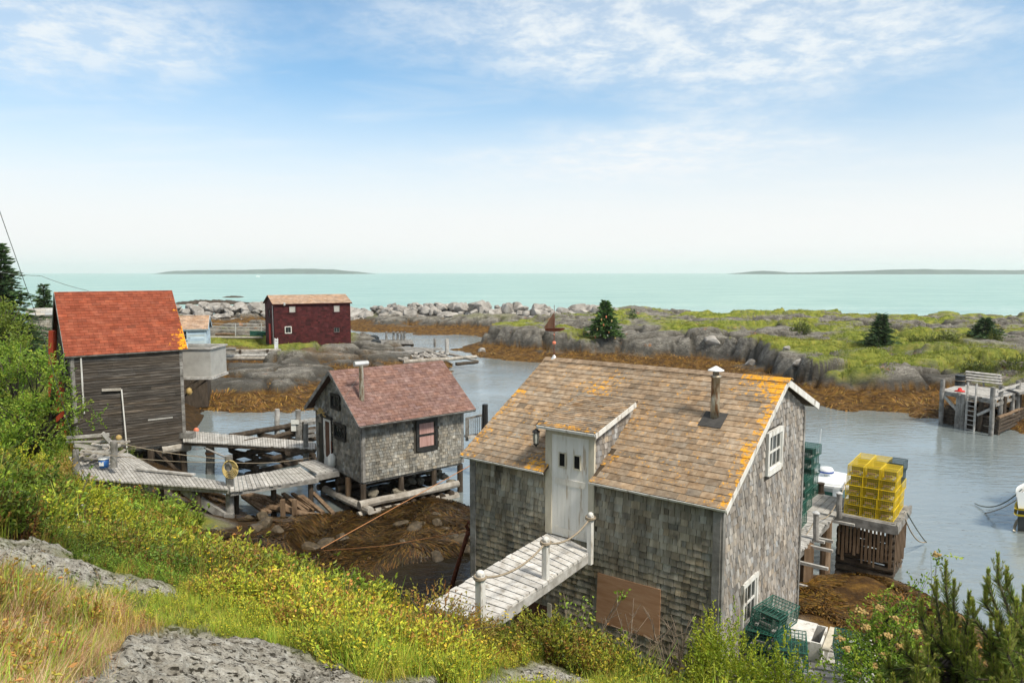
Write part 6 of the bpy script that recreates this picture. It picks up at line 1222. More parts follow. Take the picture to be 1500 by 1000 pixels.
# ---- prototypes (about one metre tall / wide unless scaled)
def proto_sprig(n_st, lv, cols, hgt, spread, leaf, seed, stem=(.10, .06, .03), up=1.0):
    r = np.random.default_rng(seed); P_, D_, Cc = [], [], []; st = []
    for i in range(n_st):
        an = r.uniform(0, 6.28); tip = np.array([math.cos(an)*r.uniform(.1, 1)*spread, math.sin(an)*r.uniform(.1, 1)*spread, hgt*r.uniform(.65, 1.1)]); base_ = np.array([tip[0]*.25, tip[1]*.25, 0]); st.append((base_, tip))
        t = np.sort(r.uniform(.25, 1.03, lv)); p = base_+(tip-base_)*t[:, None]; d = norm(np.stack([r.normal(0, 1, lv), r.normal(0, 1, lv), r.uniform(.1, 1.3, lv)*up], 1)); P_.append(p); D_.append(d); Cc.append(t)
    P_ = np.concatenate(P_); D_ = np.concatenate(D_); t = np.concatenate(Cc); c = jitcol(cols, len(P_), .2, r)
    q, c = leaves(P_, D_, leaf*r.uniform(.7, 1.25, len(P_)), leaf*.52, c, .12, r); a_ = np.array([s_[0] for s_ in st]); b_ = np.array([s_[1] for s_ in st]); sq, sc2 = stick_quads(a_, b_, .007, .003, np.tile(np.array([stem]), (len(a_), 1)))
    return np.concatenate([q, sq]), np.concatenate([c, sc2])
def proto_tuft(n, hgt, cols, wd, seed, spread=.12, bend=.35):
    r = np.random.default_rng(seed); an = r.uniform(0, 6.28, n); b0 = np.stack([r.normal(0, spread, n), r.normal(0, spread, n), np.zeros(n)], 1); o = np.stack([np.cos(an), np.sin(an), np.zeros(n)], 1); h = hgt*r.uniform(.5, 1.1, n)[:, None]; bd = bend*r.uniform(.2, 1.2, n)[:, None]*hgt
    m = b0+o*bd*.3+np.array([0, 0, 1])*h*.6; t = b0+o*bd+np.array([0, 0, 1])*h; s_ = np.stack([-o[:, 1], o[:, 0], o[:, 2]], 1)*wd/2
    c = jitcol(cols, n, .2, r); return np.concatenate([np.stack([b0-s_, b0+s_, m+s_*.8, m-s_*.8], 1), np.stack([m-s_*.8, m+s_*.8, t+s_*.12, t-s_*.12], 1)]), np.concatenate([c, c])
YG = np.array([(.36, .37, .035), (.27, .33, .03), (.44, .39, .045), (.19, .27, .03), (.12, .17, .025)]); GR = np.array([(.15, .25, .03), (.20, .30, .035), (.12, .20, .03)]); OL = np.array([(.30, .20, .05), (.34, .17, .05), (.26, .24, .04), (.36, .30, .05)]); DRYC = np.array([(.44, .32, .18), (.36, .23, .12), (.52, .40, .25), (.30, .15, .08)])
SPR_Y = [proto_sprig(7, 11, YG, .42, .2, .05, s_) for s_ in range(4)]; SPR_O = [proto_sprig(7, 11, OL, .42, .2, .042, 10+s_, (.2, .08, .04)) for s_ in range(4)]; SPR_G = [proto_sprig(6, 11, GR, .45, .2, .065, 20+s_) for s_ in range(4)]
TUFT_G = [proto_tuft(26, .5, np.array([(.16, .26, .03), (.24, .33, .04), (.34, .34, .06)]), .012, 30+s_) for s_ in range(4)]; TUFT_Y = [proto_tuft(24, .42, np.array([(.40, .38, .05), (.30, .33, .05), (.44, .36, .10)]), .010, 40+s_) for s_ in range(4)]; TUFT_D = [proto_tuft(34, .42, DRYC, .006, 50+s_, .14, .8) for s_ in range(4)]
def polar(n, azr, dr): az_ = np.radians(g_.uniform(*azr, n)); d = dr[0]*np.exp(g_.uniform(0, math.log(dr[1]/dr[0]), n)); return np.sin(az_)*d, np.cos(az_)*d, d
def veg_sample(n, azr, dr):
    x, y, d = polar(n, azr, dr); z, reg, rock, gn = land(x, y); px, py = proj(np.stack([x, y, z], -1)); return x, y, z, d, reg, rock, px, py
HOUSEP = [tuple(P(-.1, -.1, 0)[:2]), tuple(P(LA+.1, -.1, 0)[:2]), tuple(P(LA+.1, LB+.1, 0)[:2]), tuple(P(-.1, LB+.1, 0)[:2])]
S1P = [tuple(S1(-.1, -.1, 0)[:2]), tuple(S1(Ln1, -.1, 0)[:2]), tuple(S1(Ln1, Wd1, 0)[:2]), tuple(S1(-.1, Wd1, 0)[:2])]
BRP = [tuple(q[:2]) for q in (A_[:2], D0[:2], C_[:2]-.1, B_[:2]-.1)] if False else [tuple(atZ(808, 776, zW)[:2]), tuple(atZ(866, 806, zW)[:2]), tuple(atZ(720, 918, zW)[:2]), tuple(atZ(620, 890, zW)[:2])]
WKP = [tuple(q[:2]) for q in (atZ(95, 660, 1.9), atZ(240, 680, 1.9), atZ(340, 698, 1.8), atZ(345, 722, 1.8), atZ(120, 706, 1.9))]
PLP = [tuple(q[:2]) for q in (atZ(1100, 880, 2.2), atZ(1200, 890, 2.2), atZ(1430, 980, 2.0), atZ(1400, 1060, 2.0), atZ(1060, 1000, 2.3))]
def keep(x, y, m_=.1):
    k = np.ones(len(x), bool)
    for p_ in (HOUSEP, S1P, WKP, PLP): k &= sdf(x, y, p_) < -m_
    return k
x, y, z, d, reg, rock, px, py = veg_sample(96000, (-48, 44), (2.2, 42))
n1_ = fbm(x, y, 2.2, 3, 101); n2_ = fbm(x, y, 1.1, 3, 102); n3_ = fbm(x, y, 5, 2, 103)
dry = sdf(px, py, DRY)+(n1_-.5)*160; yel = sdf(px, py, YEL)+(n2_-.5)*90
base = keep(x, y) & (reg == 0) & (z > 1.15+(n1_-.5)*.6) & ((rock < .35) | ((rock >= .35) & (CREV(x, y) > .5) & (g_.random(len(x)) < .25))) & ~((z < 2.4) & (y > 13.5) & (x > -7) & (n1_ < .52)) & ~((x > 4) & (y > 9) & (n2_ < .55))
under = sdf(x, y, BRP) > -.1; zh = np.where(under, .4, 1.0); zh = zh*np.where((sdf(px, py, [(560, 860), (720, 880), (760, 960), (560, 960)]) > 0), .75, 1)
u_ = g_.random(len(x))
cl = np.full(len(x), -1)
isdry = base & (dry > 0); isyel = base & ~isdry & (yel > 0); rest = base & ~isdry & ~isyel
cl[isdry] = np.where(u_[isdry] < .55, 5, np.where(u_[isdry] < .72, 4, np.where(u_[isdry] < .9, 3, 1))); cl[isyel] = np.where(u_[isyel] < .44, 0, np.where(u_[isyel] < .70, 1, np.where(u_[isyel] < .86, 4, 3)))
leafy = rest & ((py < 860+(n3_-.5)*120)); gr_ = rest & ~leafy
cl[leafy] = np.where(u_[leafy] < .46, np.where(n3_[leafy] > .5, 2, 0), np.where(u_[leafy] < .62, 1, np.where(u_[leafy] < .86, 3, 4))); cl[gr_] = np.where(u_[gr_] < .5, 3, np.where(u_[gr_] < .8, 4, 0))
PR = [SPR_Y, SPR_O, SPR_G, TUFT_G, TUFT_Y, TUFT_D]; nmz = ['yellow_green_ground_cover', 'russet_ground_cover', 'green_ground_cover', 'green_grass', 'yellow_grass', 'dry_grass']
lbz = ['dense yellow-green heath plants covering the slope', 'russet and olive heath sprigs mixed over the slope', 'fresh green leafy plants covering the slope', 'long green grass growing between the heath plants', 'yellowish grass growing on the slope', 'dry pinkish brown grass matted on the lower left slope']
for k in range(6):
    s_ = np.where(cl == k)[0]; lim = [13000, 8000, 9000, 12000, 10000, 9000][k]; s_ = s_[:lim]
    sc_ = (.30+.62*sstep(2.5, 15, d[s_]))*g_.uniform(.7, 1.35, len(s_))*zh[s_]*(.75+.5*n2_[s_]); sc_ = sc_*np.where(k in (3, 4, 5), .8, 1)*(.6+.9*sstep(.35, .65, n2_[s_]))
    tn = (.62+.95*sstep(.3, .7, n1_[s_]))[:, None]*np.ones(3)*(1+(n3_[s_]-.5)[:, None]*np.array([.5, 0, -.3]))
    q, c = instance(PR[k], np.stack([x[s_], y[s_], z[s_]-.03], 1), sc_, tn); o = quads_obj(nmz[k], q, c, 'leaf' if k < 3 else 'grass'); tag(o, lbz[k], 'plants' if k < 3 else 'grass', kind='stuff')
# flowers
def flowers(n, poly, cols, size, name, label, hgt=(.25, .5)):
    xs, ys, zs, ds, rg_, rk_, px_, py_ = veg_sample(26000, (-46, 40), (3, 26)); s_ = np.where((sdf(px_, py_, poly) > 0) & (rg_ == 0) & (rk_ < .3))[0][:n]
    p = np.stack([xs[s_], ys[s_], zs[s_]+g_.uniform(*hgt, len(s_))], 1); Q_ = []; k = 5; sz = size*(.6+ds[s_]*.05)
    for j in range(k): an = j*2*math.pi/k; Q_.append(leaves(p, np.tile([[math.cos(an), math.sin(an)-.3, .5]], (len(p), 1)), sz, sz*.8, None)[0])
    st, sc2 = stick_quads(p-np.array([0, 0, .3]), p, .006, .004, np.tile([[.12, .2, .03]], (len(p), 1))); c = jitcol(cols, len(p), .08); o = quads_obj(name, np.concatenate(Q_+[st]), np.concatenate([c]*k+[sc2]), 'petal'); tag(o, label, 'flowers', kind='stuff')
flowers(230, [(150, 780), (420, 790), (440, 870), (700, 900), (860, 960), (800, 1000), (500, 940), (200, 850)], (.82, .62, .02), .018, 'yellow_wildflowers', 'tiny yellow wildflowers dotted over the slope')
flowers(34, [(60, 760), (220, 760), (230, 815), (60, 800)], (.85, .85, .82), .024, 'white_wildflowers', 'small white daisies on the left slope')
# ---- shrubs and trees, one by one
def crown_bush(rad, hgt, n_tw, lv, cols, leaf, seed, lump=.25, up=.6, low=.0):
    r = np.random.default_rng(seed); u1 = r.uniform(0, 6.28, n_tw); v1 = np.arccos(r.uniform(low, 1, n_tw)); rr = r.uniform(.35, 1, n_tw)**.5; lumps = 1+lump*np.sin(u1*3+seed)*np.cos(v1*4+seed)+r.normal(0, .07, n_tw); dv = np.stack([np.sin(v1)*np.cos(u1), np.sin(v1)*np.sin(u1), np.cos(v1)], 1)
    tip = dv*(rr*lumps)[:, None]*[rad, rad, hgt]; dirn = norm(dv+r.normal(0, .3, (n_tw, 3))+[0, 0, up]); tl = leaf*4.2; t = np.tile(np.linspace(0, 1, lv), n_tw); ti = np.repeat(np.arange(n_tw), lv)
    p = tip[ti]-dirn[ti]*tl*(1-t)[:, None]; dl_ = norm(dirn[ti]+r.normal(0, .75, (len(t), 3))); c = jitcol(cols, n_tw, .16, r)[ti]*(1+r.normal(0, .12, (len(t), 1))); q, c = leaves(p, dl_, leaf*r.uniform(.7, 1.2, len(t)), leaf*.5, np.clip(c, .01, 1), .12, r)
    return q, c, tip, dirn
def shrub(label, group, px_, py_, Yd, rad, hgt, cols, leaf, seed, n_tw=260, lv=9, name='shrub', cat='shrub', zoff=0, flowers_=None, low=0.0, top=None):
    q0 = atY(px_, py_, Yd); zg = hz_(q0[0], q0[1])[0]; hgt = hgt if top is None else max(.4, atY(px_, top, Yd)[2]-zg); t_ = thing(name, label, cat, Vc(q0[0], q0[1], zg+zoff), group)
    q, c, tip, dirn = crown_bush(rad, hgt, n_tw, lv, cols, leaf, seed, low=low); o0 = OFF[t_.name]; quads_obj('foliage', q+o0, c, 'leaf', t_)
    mb = MB(); r = np.random.default_rng(seed)
    for i in r.integers(0, n_tw, 12): mb.tube([o0+Vc(r.normal(0, .05), r.normal(0, .05), -.1), o0+tip[i]*.45+Vc(0, 0, .05), o0+tip[i]], [.018, .011, .004], 5)
    build(mb, 'branches', 'bark', t_); return t_, tip
BY = np.array([(.40, .42, .03), (.32, .37, .03), (.46, .43, .04)]); BG = np.array([(.20, .30, .03), (.26, .35, .04), (.16, .25, .03)]); BO = np.array([(.28, .24, .045), (.24, .26, .04), (.33, .24, .06)])
sh_list = [(12, 665, 17, 1.5, 1.3, BY), (60, 690, 16, 1.3, 1.2, BO), (105, 716, 15.5, 1.1, 1.0, BY), (30, 720, 13, 1.0, .8, BG), (150, 745, 14.5, 1.1, .9, BY), (200, 742, 15.5, 1.1, .9, BO), (100, 755, 12, .8, .7, BG), (250, 765, 15, 1.0, .85, BY), (300, 770, 15.5, 1.0, .9, BO), (175, 780, 12, .75, .6, BG), (225, 790, 12.5, .8, .65, BG), (330, 785, 16, .7, .55, BY),
           (290, 805, 13, .8, .6, BY), (150, 715, 17.5, 1.0, .9, BY), (310, 760, 17, .7, .6, BO), (0, 760, 10, .6, .5, BG), (215, 735, 18, 1.0, .8, BY)]
for i, (px_, py_, Yd, rad, hg_, cols) in enumerate(sh_list):
    shrub('yellow-green heath shrub with small leaves on the left part of the slope', 'shrubs on the left slope', px_, py_, Yd, rad*.85, hg_*.85, cols, .075 if Yd > 14 else .06, 200+i, 330, 9)
shrub('bright green round bayberry shrub on the slope left of the white footbridge', None, 505, 868, 12.8, .85, .62, BG, .065, 301, 330, 9, 'bayberry_shrub'); shrub('smaller bright green shrub touching the bayberry on the slope above the pool', None, 575, 862, 13.4, .62, .5, BG, .06, 302, 220, 9, 'bayberry_shrub'); shrub('small tuft of green shrub growing at the edge of the shore rock', None, 428, 828, 15.2, .3, .5, BG, .05, 303, 60, 8, 'bayberry_shrub')
shrub('tall russet and yellow heath bush at the lower end of the white footbridge', None, 640, 950, 7.6, .75, .62, OL, .04, 304, 330, 9, 'heath_bush'); shrub('low yellow-green juniper-like bush beside the post of the white footbridge', None, 790, 940, 9.6, .8, .45, YG, .045, 305, 300, 9, 'heath_bush'); shrub('reddish low bush in front of the brown lower door', None, 740, 905, 10.2, .5, .35, OL, .04, 306, 150, 9, 'heath_bush')
shrub('yellow-green leafy bush in front of the near corner of the large shed', None, 1065, 985, 9.6, .85, 1.05, np.array([(.30, .36, .03), (.36, .42, .04), (.24, .32, .03)]), .05, 307, 1150, 9, 'leafy_bush', top=912); shrub('pointed yellow-green bush right against the corner of the large shed', None, 1040, 950, 10.2, .35, 1.25, BY, .05, 308, 480, 9, 'leafy_bush', top=897); shrub('yellow-green bush at the bottom edge below the green traps', None, 1150, 1005, 9.0, .6, .6, np.array([(.32, .38, .03), (.24, .32, .03)]), .05, 309, 650, 9, 'leafy_bush', top=945)
# bare twiggy shrubs by the wall
for i, (px_, py_, Yd, h_) in enumerate(((845, 985, 9.8, 1.1), (935, 1000, 10.3, 1.1), (985, 1000, 10.0, .9))):
    q0 = atY(px_, py_, Yd); t_ = thing('bare_shrub', ['thin leafless shrub with a few green shoots by the lower door', 'twiggy leafless shrub under the plywood panel', 'small leafless shrub near the yellow-green corner bush'][i], 'shrub', q0); mb = MB(); r = np.random.default_rng(60+i); tips = []
    for k in range(9):
        tp = q0+Vc(r.normal(0, .28), r.normal(0, .2), h_*r.uniform(.6, 1.1)); md = lerp(q0, tp, .5)+Vc(r.normal(0, .05), r.normal(0, .05), 0); mb.tube([q0-UPV*.3, md, tp], [.014, .009, .004], 5, (2.2, 2.1, 2.0)); tips.append(tp)
        for j in range(4): s0 = lerp(md, tp, r.uniform(0, .9)); mb.tube([s0, s0+Vc(r.normal(0, .12), r.normal(0, .1), r.uniform(.05, .22))], [.006, .003], 4, (2.2, 2.1, 2.0))
    build(mb, 'branches', 'bark', t_); tp = np.array(tips); 
    if i == 0: ti = np.repeat(np.arange(len(tp)), 16); q, c = leaves(tp[ti]+g_.normal(0, .05, (len(ti), 3)), g_.normal(0, 1, (len(ti), 3))+[0, 0, .6], .06, .035, jitcol(BG, len(ti))); quads_obj('foliage', q, c, 'leaf', t_)
# deciduous tree
def broadleaf(label, px_, py_, Yd, limbs, cols, leaf, seed, n_cl, name='leafy_tree', trunk_r=.14):
    r = np.random.default_rng(seed); q0 = atY(px_, py_, Yd); z0_ = hz_(q0[0], q0[1])[0]; o0 = Vc(q0[0], q0[1], z0_); t_ = thing(name, label, 'tree', o0); mb = MB(); QQ, CC = [], []
    top = o0+Vc(0, 0, .9); mb.tube([o0-UPV*.3, o0+UPV*.5, top], [trunk_r, trunk_r*.85, trunk_r*.7], 8, jit=.1)
    for (lx, ly, lY, lr) in limbs:
        thin = .35 if lr < .16 else 1.0; e = atY(lx, ly, lY); md = lerp(top, e, .55)+Vc(r.normal(0, .1), r.normal(0, .1), .15); mb.tube([top-UPV*.1, md, e], [trunk_r*.55*thin, trunk_r*.3*thin, .015*min(1, trunk_r*8)*thin], 6)
        nn = int(n_cl*lr*lr); th_ = r.uniform(0, 6.28, nn); ph = np.arccos(r.uniform(-.6, 1, nn)); rad = lr*r.uniform(.2, 1, nn)**.5*(1+.3*np.sin(th_*3+lx)); tip = e+np.stack([np.sin(ph)*np.cos(th_)*rad, np.sin(ph)*np.sin(th_)*rad, np.cos(ph)*rad*.8], 1)
        dn3 = norm(tip-e+r.normal(0, .25, (nn, 3))+[0, 0, .25]); lv = 11; ti = np.repeat(np.arange(nn), lv); t = np.tile(np.linspace(0, 1, lv), nn); p = tip[ti]-dn3[ti]*(leaf*5*(1-t))[:, None]; c = jitcol(cols, nn, .2, r)[ti]*(1+r.normal(0, .12, (len(ti), 1)))
        q, c = leaves(p, norm(dn3[ti]+r.normal(0, .8, (len(ti), 3))), leaf*r.uniform(.7, 1.2, len(ti)), leaf*.55, np.clip(c, .01, 1), .12, r); QQ.append(q); CC.append(c)
        for i in r.integers(0, nn, 7 if thin == 1 else 2): mb.tube([md, lerp(md, tip[i], .6), tip[i]], np.array([.2, .12, .04])*trunk_r*thin, 5)
    build(mb, 'trunk', 'bark', t_, True); quads_obj('crown', np.concatenate(QQ), np.concatenate(CC), 'leaf', t_); return t_
TG = np.array([(.17, .27, .03), (.22, .33, .035), (.12, .20, .025), (.28, .37, .05)])
broadleaf('leafy green tree overlapping the left side of the blackened shed', 42, 650, 24, [(20, 545, 24, 1.15), (60, 535, 23.5, .95), (-15, 585, 24, 1.2), (80, 590, 23.3, .85), (35, 600, 23, 1.0), (10, 515, 25, .8), (100, 625, 23, .42), (118, 598, 22.8, .38), (140, 610, 22.6, .24), (75, 650, 23, .55), (-40, 530, 25, 1.2), (30, 635, 22.5, .8), (85, 555, 23, .5), (0, 640, 22, .8)], TG, .10, 5, 115)
broadleaf('pale green bushy tree below the big spruce at far left', 8, 560, 34, [(5, 478, 34, 1.3), (-20, 500, 34, 1.4), (22, 500, 33, .9), (8, 450, 34.5, .8)], np.array([(.16, .22, .03), (.21, .27, .04)]), .13, 6, 70)
broadleaf('dark bushy growth beside the small grey hut', 48, 495, 43, [(45, 487, 43, .7), (36, 490, 42, .8)], np.array([(.10, .15, .03)]), .15, 8, 90, 'bush', .06)
# conifers
def conifer(label, o0, h, r0, whorls, per, seg, cols, seed, nl=.16, group=None, name='spruce', droop=.15, dens=9, lean=0):
    r = np.random.default_rng(seed); t_ = thing(name, label, 'tree', o0, group); mb = MB().tube([o0-UPV*.3, o0+UPV*h*.5+Vc(lean*.5, 0, 0), o0+UPV*h+Vc(lean, 0, 0)], [h*.022+.02, h*.014+.01, .01], 7); P_, D_, L_ = [], [], []
    for k in range(whorls):
        t = (k+.3)/whorls; z = h*(.04+.95*t); rad = r0*((1-t)**.85+.03)*(1+.22*math.sin(k*1.7)*r.uniform(.3, 1)); 
        for j in range(per):
            an = r.uniform(0, 6.28); rl_ = rad*r.uniform(.55, 1.15); z = h*(.04+.95*min(.99, t+r.uniform(-.5, .5)/whorls)); o = Vc(math.cos(an), math.sin(an), 0); st_ = o0+Vc(lean*t, 0, z); n_ = max(3, int(rl_/nl*dens)); s_ = np.linspace(.08, 1, n_)[:, None]; p = st_+o*rl_*s_+UPV*(rl_*(.18*s_-(droop+.22)*s_*s_+.12*s_**4)+rl_*.1)
            if h > 3: mb.tube([st_, p[n_//2], p[-1]], [.02, .012, .004], 4)
            sd_ = np.where(r.random((n_, 1)) < .5, 1, -1)*np.array([-o[1], o[0], 0]); P_.append(p); D_.append(o*.9+sd_*r.uniform(.3, 1.1, (n_, 1))+UPV*r.uniform(-.15, .45, (n_, 1))); L_.append(nl*(1.1-.5*s_[:, 0])*r.uniform(.8, 1.6, n_))
    P_ = np.concatenate(P_); D_ = np.concatenate(D_); L_ = np.concatenate(L_); q, c = leaves(P_, D_, L_*1.3, L_*.34, jitcol(cols, len(P_), .25, r), .05, r); build(mb, 'trunk', 'bark', t_); quads_obj('crown', q, c, 'needle', t_); return t_
SP = np.array([(.06, .11, .04), (.08, .14, .05), (.04, .08, .03)]); SPL = np.array([(.08, .16, .04), (.12, .21, .05), (.05, .11, .03)])
def ground_pt(px_, Yd): X_ = (px_-750)/FP*Yd; return Vc(X_, Yd, hz_(X_, Yd)[0])
q_ = ground_pt(2, 37); conifer('tall dark spruce at the far left edge beyond the leafy tree', q_, 10.6-q_[2], 2.6, 40, 13, 8, SP, 1, .26, dens=4.5)
q_ = ground_pt(-30, 35); conifer('second dark spruce half outside the left edge', q_, 4.8, 2.2, 34, 12, 8, SP, 2, .26, dens=4)
q_ = ground_pt(65, 50); conifer('small dark spruce standing by the ridge of the red roof', q_, 9-50*.016-q_[2], 1.3, 24, 13, 7, SP, 3, .22, dens=4)
q_ = ground_pt(887, 75); hs_ = conifer('perky spruce hung with coloured fishing buoys on the headland', q_, 9-75*(41/1050)-q_[2], 2.0, 26, 18, 7, SPL, 4, .34, dens=5)
q_ = ground_pt(1289, 65); conifer('dark spruce with a leaning tip on the right headland', q_, 9-65*(60/1050)-q_[2], 1.6, 18, 14, 7, SP, 5, .30, dens=4.2, lean=.3); q_ = ground_pt(1445, 67); conifer('small dark spruce furthest right on the headland', q_, 9-67*(66/1050)-q_[2], 1.6, 15, 14, 7, SP, 6, .30, dens=4.2)
q_ = ground_pt(927, 92); conifer('tiny spruce on the skyline of the headland', q_, 1.7, 1.0, 8, 8, 6, SP, 7, .24, dens=3)
for i, (dx, py_, cm) in enumerate([(-8, 492, 'buoywhite'), (3, 494, 'buoywhite'), (14, 497, 'ropeyel'), (-3, 478, 'buoy'), (8, 482, 'buoywhite'), (-12, 484, 'ropeyel'), (1, 466, 'buoy'), (9, 472, 'ropeyel'), (-6, 470, 'wood_new'), (-15, 495, 'buoy'), (5, 488, 'buoy')]):
    q_ = atY(887+dx, py_-2, 73.6-abs(dx)*-.02); o = build(MB().lathe(q_, [(.02, -.14), (.065, -.08), (.065, .06), (.02, .12)], 8), 'buoy', cm); tag(o, 'small painted buoy hung on the headland spruce', 'buoy', 'buoys hung on the spruce')
for i, (px_, Yd, rad, hg_, lb) in enumerate(((1178, 71, 1.1, 1.3, 'round olive bush on the headland above the rock ledge'), (1370, 68, 1.3, 1.1, 'dark olive thicket on the headland left of the right spruce'), (1392, 67, 1.2, 1.2, 'olive thicket on the headland next to the right spruce'), (1345, 69, 1.0, .7, 'low thicket on the headland between the two spruces'), (1460, 66, 1.0, .9, 'small bush at the foot of the right spruce'), (1500, 50, 1.6, .9, 'leafy clump at the right edge above the wharf'), (1440, 50, 1.1, .6, 'dark clump among rocks above the wharf'))):
    shrub(lb, None, px_, 400, Yd, rad, hg_, np.array([(.12, .15, .03), (.16, .19, .04), (.09, .12, .03)]), .17, 400+i, 150, 8, 'bush', 'bush')
for k in range(34):
    px_, py_ = random.choice([(random.uniform(430, 690), random.uniform(752, 800)), (random.uniform(350, 480), random.uniform(745, 800)), (random.uniform(640, 700), random.uniform(800, 850))]); q_ = atZ(px_, py_, .3); zz = hz_(q_[0], q_[1])[0]
    if zz < -.25: continue
    stone_obj(WET, 'stone', Vc(q_[0], q_[1], zz+.02), random.uniform(.16, .42), 'dark wet stone lying in the weed below the mauve roofed shed', 'stone', 'wet stones on the weedy shore')
# ---- pines and elder at the lower right
def pine(label, o0, shoots, seed, lean=(0, 0)):
    r = np.random.default_rng(seed); t_ = thing('young_pine', label, 'tree', o0); mb = MB(); Q_, C_2 = [], []; trunk_top = o0+Vc(lean[0], lean[1], 1.3); mb.tube([o0-UPV*.2, lerp(o0, trunk_top, .5), trunk_top], [.05, .04, .02], 7, jit=.1)
    for (bx_, by_, bY, L_) in shoots:
        tip = atY(bx_, by_, bY); j0 = lerp(o0, trunk_top, r.uniform(.25, .9)); md = lerp(j0, tip, .55)-UPV*.12; up_ = norm(np.array([(tip-md)[0]*.35, (tip-md)[1]*.35, 1.0])); bas = tip-up_*L_; mb.tube([j0, md, bas, tip], [.022, .014, .009, .006], 6)
        for (p0, p1, n_, col, l_, w_, sp_) in ((lerp(md, bas, .1), bas, 320, [(.16, .17, .04), (.28, .36, .07), (.16, .24, .05)], .085, .005, .75), (bas, tip, 300, [(.38, .44, .07), (.44, .46, .08), (.28, .36, .06)], .040, .004, .5), (lerp(bas, tip, .55), tip, 90, [(.36, .34, .09), (.40, .33, .11)], .022, .006, .35)):
            tt = r.random(n_)[:, None]; p = p0+(p1-p0)*tt; ax_ = norm(p1-p0); d_ = norm(np.cross(ax_, r.normal(size=(n_, 3))))*sp_+ax_; q, c = leaves(p, d_, l_*r.uniform(.7, 1.2, n_), w_, jitcol(np.array(col), n_, .2, r), 0, r); Q_.append(q); C_2.append(c)
        for k in range(3):   # side candles
            an = r.uniform(0, 6.28); e = bas+Vc(math.cos(an)*.045, math.sin(an)*.045, L_*r.uniform(.45, .8)); n_ = 80; tt = r.random(n_)[:, None]; p = bas+(e-bas)*tt; d_ = norm(np.cross(e-bas, r.normal(size=(n_, 3))))*.5+norm(e-bas); q, c = leaves(p, d_, .03, .004, jitcol(np.array([(.26, .31, .07), (.34, .33, .09)]), n_, .2, r), 0, r); Q_.append(q); C_2.append(c)
    build(mb, 'trunk', 'bark', t_); quads_obj('crown', np.concatenate(Q_), np.concatenate(C_2), 'needle', t_)
def fan(cx_, cy_, n_, w_, h_, Y0, seed):
    r = np.random.default_rng(seed); return [(cx_+r.normal(0, w_), cy_+abs(r.normal(0, h_)), Y0+r.uniform(-.5, .5), r.uniform(.10, .20)) for _ in range(n_)]
pine('young pine with upright yellowish candles at the bottom right', Vc(*(atY(1400, 1130, 5.6))), [(1386, 822, 5.5, .2), (1398, 850, 5.4, .16), (1372, 850, 5.6, .15), (1420, 868, 5.4, .15), (1350, 880, 5.6, .14), (1365, 905, 5.2, .14), (1395, 900, 5.3, .16)]+fan(1390, 915, 26, 38, 40, 5.5, 1)+fan(1375, 960, 24, 45, 28, 5.3, 4), 1)
pine('dark young pine reaching in from the lower right corner', Vc(*(atY(1530, 1150, 5.0))), [(1462, 812, 5.2, .2), (1448, 835, 5.1, .14), (1475, 832, 5.2, .15), (1443, 860, 5.1, .13), (1425, 880, 5.1, .13), (1500, 860, 5.0, .16), (1490, 880, 4.9, .15)]+fan(1480, 890, 30, 30, 45, 5.1, 2)+fan(1490, 960, 30, 35, 25, 4.9, 3), 2)
q0 = atY(1285, 1020, 8.2); EL = np.array([(.20, .30, .03), (.26, .36, .035), (.15, .24, .03)])
el_ = broadleaf('elder bush with tan flower heads left of the young pine', 1290, 1030, 7.8, [(1300, 940, 7.6, .42), (1262, 945, 7.8, .32), (1320, 900, 7.5, .22), (1337, 880, 7.6, .14), (1288, 905, 7.9, .24), (1296, 872, 8, .12), (1345, 850, 7.6, .09), (1373, 812, 7.6, .1), (1362, 838, 7.6, .07), (1240, 985, 7.4, .3), (1290, 985, 7.2, .42), (1350, 960, 7.6, .3), (1265, 960, 7.6, .3), (1330, 990, 7.2, .35), (1390, 855, 7.6, .07)], EL, .042, 12, 560, 'elder_bush', .04)
hd3 = MB(); r = np.random.default_rng(3)
for (x_, y_) in ((1262, 895), (1268, 918), (1300, 930), (1240, 950), (1310, 905), (1288, 890), (1255, 985), (1320, 945), (1295, 960), (1345, 925), (1340, 985), (1233, 935), (1372, 812), (1280, 975), (1310, 985)):
    q_ = atY(x_, y_, 7.25); hm = MB()
    for k in range(30): hm.box(q_+Vc(r.normal(0, .020), r.normal(0, .020), r.normal(0, .010)), (.016, .016, .012), None, (r.uniform(.8, 1.3),)*3)
    build(hm, 'flower_head', 'wood_new', el_)
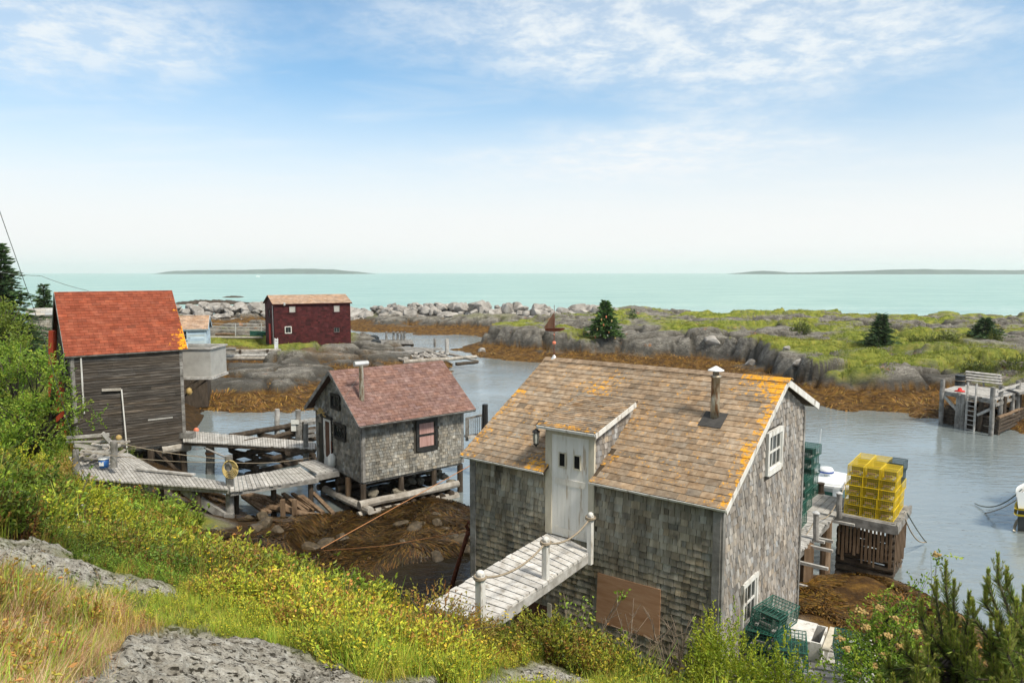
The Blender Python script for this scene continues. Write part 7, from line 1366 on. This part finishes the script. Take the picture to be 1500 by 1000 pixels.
# ---- seaweed strands, headland grass
def weed_strands(n, azr, dr, zmax, name, label, ln=.28, cols=((.22, .12, .025), (.30, .17, .03), (.13, .07, .02), (.08, .045, .015)), rg=0):
    x, y, z, d, reg, rock, px, py = veg_sample(n, azr, dr); e = .12; zx = (land(x+e, y)[0]-z)/e; zy = (land(x, y+e)[0]-z)/e; k = (reg == rg if rg < 9 else reg > 0) & (z < zmax+(fbm(x, y, 1.6, 2, 7)-.5)*.6) & (z > .0) & ((y > 12.5) | (x > 6)) & (keep(x, y, 0)); x, y, z, zx, zy, d = (q[k] for q in (x, y, z, zx, zy, d)); n = len(x)
    fl_ = np.stack([-zx, -zy], 1)*1.5+np.stack([np.cos(fbm(x, y, 2.5, 2, 9)*20), np.sin(fbm(x, y, 2.5, 2, 9)*20)], 1)*.5; fl_ = fl_/(np.linalg.norm(fl_, axis=1, keepdims=True)+1e-6)
    p = [np.stack([x, y, z+g_.uniform(.02, .09, n)], 1)]; L_ = ln*g_.uniform(.5, 1.3, n)*np.clip(d/18, .8, 1.3)
    for s_ in (1, 2): q = np.stack([x+fl_[:, 0]*L_*s_/2, y+fl_[:, 1]*L_*s_/2], 1)+g_.normal(0, .03, (n, 2)); zz = z+(zx*fl_[:, 0]+zy*fl_[:, 1])*L_*s_/2; p.append(np.concatenate([q, (zz+(.05 if s_ == 1 else -.01))[:, None]], 1))
    sd_ = np.stack([-fl_[:, 1], fl_[:, 0], np.zeros(n)], 1)*(.011*np.clip(d/18, .8, 1.9))[:, None]; c = jitcol(np.array(cols), n, .25)*(.65+.7*fbm(x, y, 1.2, 2, 13))[:, None]
    Q_ = np.concatenate([np.stack([p[0]-sd_, p[0]+sd_, p[1]+sd_, p[1]-sd_], 1), np.stack([p[1]-sd_, p[1]+sd_, p[2]+sd_*.3, p[2]-sd_*.3], 1)]); o = quads_obj(name, Q_, np.concatenate([c, c]), 'weedm'); tag(o, label, 'seaweed', kind='stuff')
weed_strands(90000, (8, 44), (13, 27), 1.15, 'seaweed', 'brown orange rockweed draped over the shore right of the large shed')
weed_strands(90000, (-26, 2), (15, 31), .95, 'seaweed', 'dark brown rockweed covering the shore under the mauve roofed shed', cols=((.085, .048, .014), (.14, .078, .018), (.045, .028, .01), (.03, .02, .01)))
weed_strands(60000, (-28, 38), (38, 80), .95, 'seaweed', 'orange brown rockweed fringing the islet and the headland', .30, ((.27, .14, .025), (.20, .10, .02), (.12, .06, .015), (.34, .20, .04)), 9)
x, y, z, d, reg, rock, px, py = veg_sample(80000, (-26, 40), (44, 118)); gi = fbm(x, y, 7, 4, 71); e = .3; slp = np.hypot((land(x+e, y)[0]-z)/e, (land(x, y+e)[0]-z)/e)
hgm = sdf(px, py, [(1140, 500), (1250, 478), (1500, 500), (1500, 555), (1440, 545), (1330, 535), (1300, 560), (1230, 548), (1250, 520)])+(gi-.5)*60
k = ((reg == 2) & (z > 1.9) & (((gi-.47)+(z-2.2)*.10-slp*.1 > .07) | (hgm > 0))) | ((reg == 1) & (z > 1.2) & (sdf(x, y, [W(298, 492, 1.7), W(512, 492, 1.7), W(470, 509, 1.7), W(400, 514, 1.7), W(305, 509, 1.7)])+(gi-.5)*4 > 0))
x, y, z, d, gi = (q[k][:11000] for q in (x, y, z, d, gi)); q, c = instance([proto_tuft(10, .5, np.array([(.22, .27, .035), (.32, .33, .055), (.16, .21, .03)]), .06, 70+i, .25) for i in range(4)], np.stack([x, y, z-.05], 1), g_.uniform(.5, 1.0, len(x))*.5, (.7+.6*fbm(x, y, 4, 2, 15))[:, None]*np.ones(3)*(1+(fbm(x, y, 9, 2, 16)-.5)[:, None]*[.9, .1, 0])); o = quads_obj('headland_grass', q, c, 'grass'); tag(o, 'rough green grass growing on the headland and the islet', 'grass', kind='stuff')
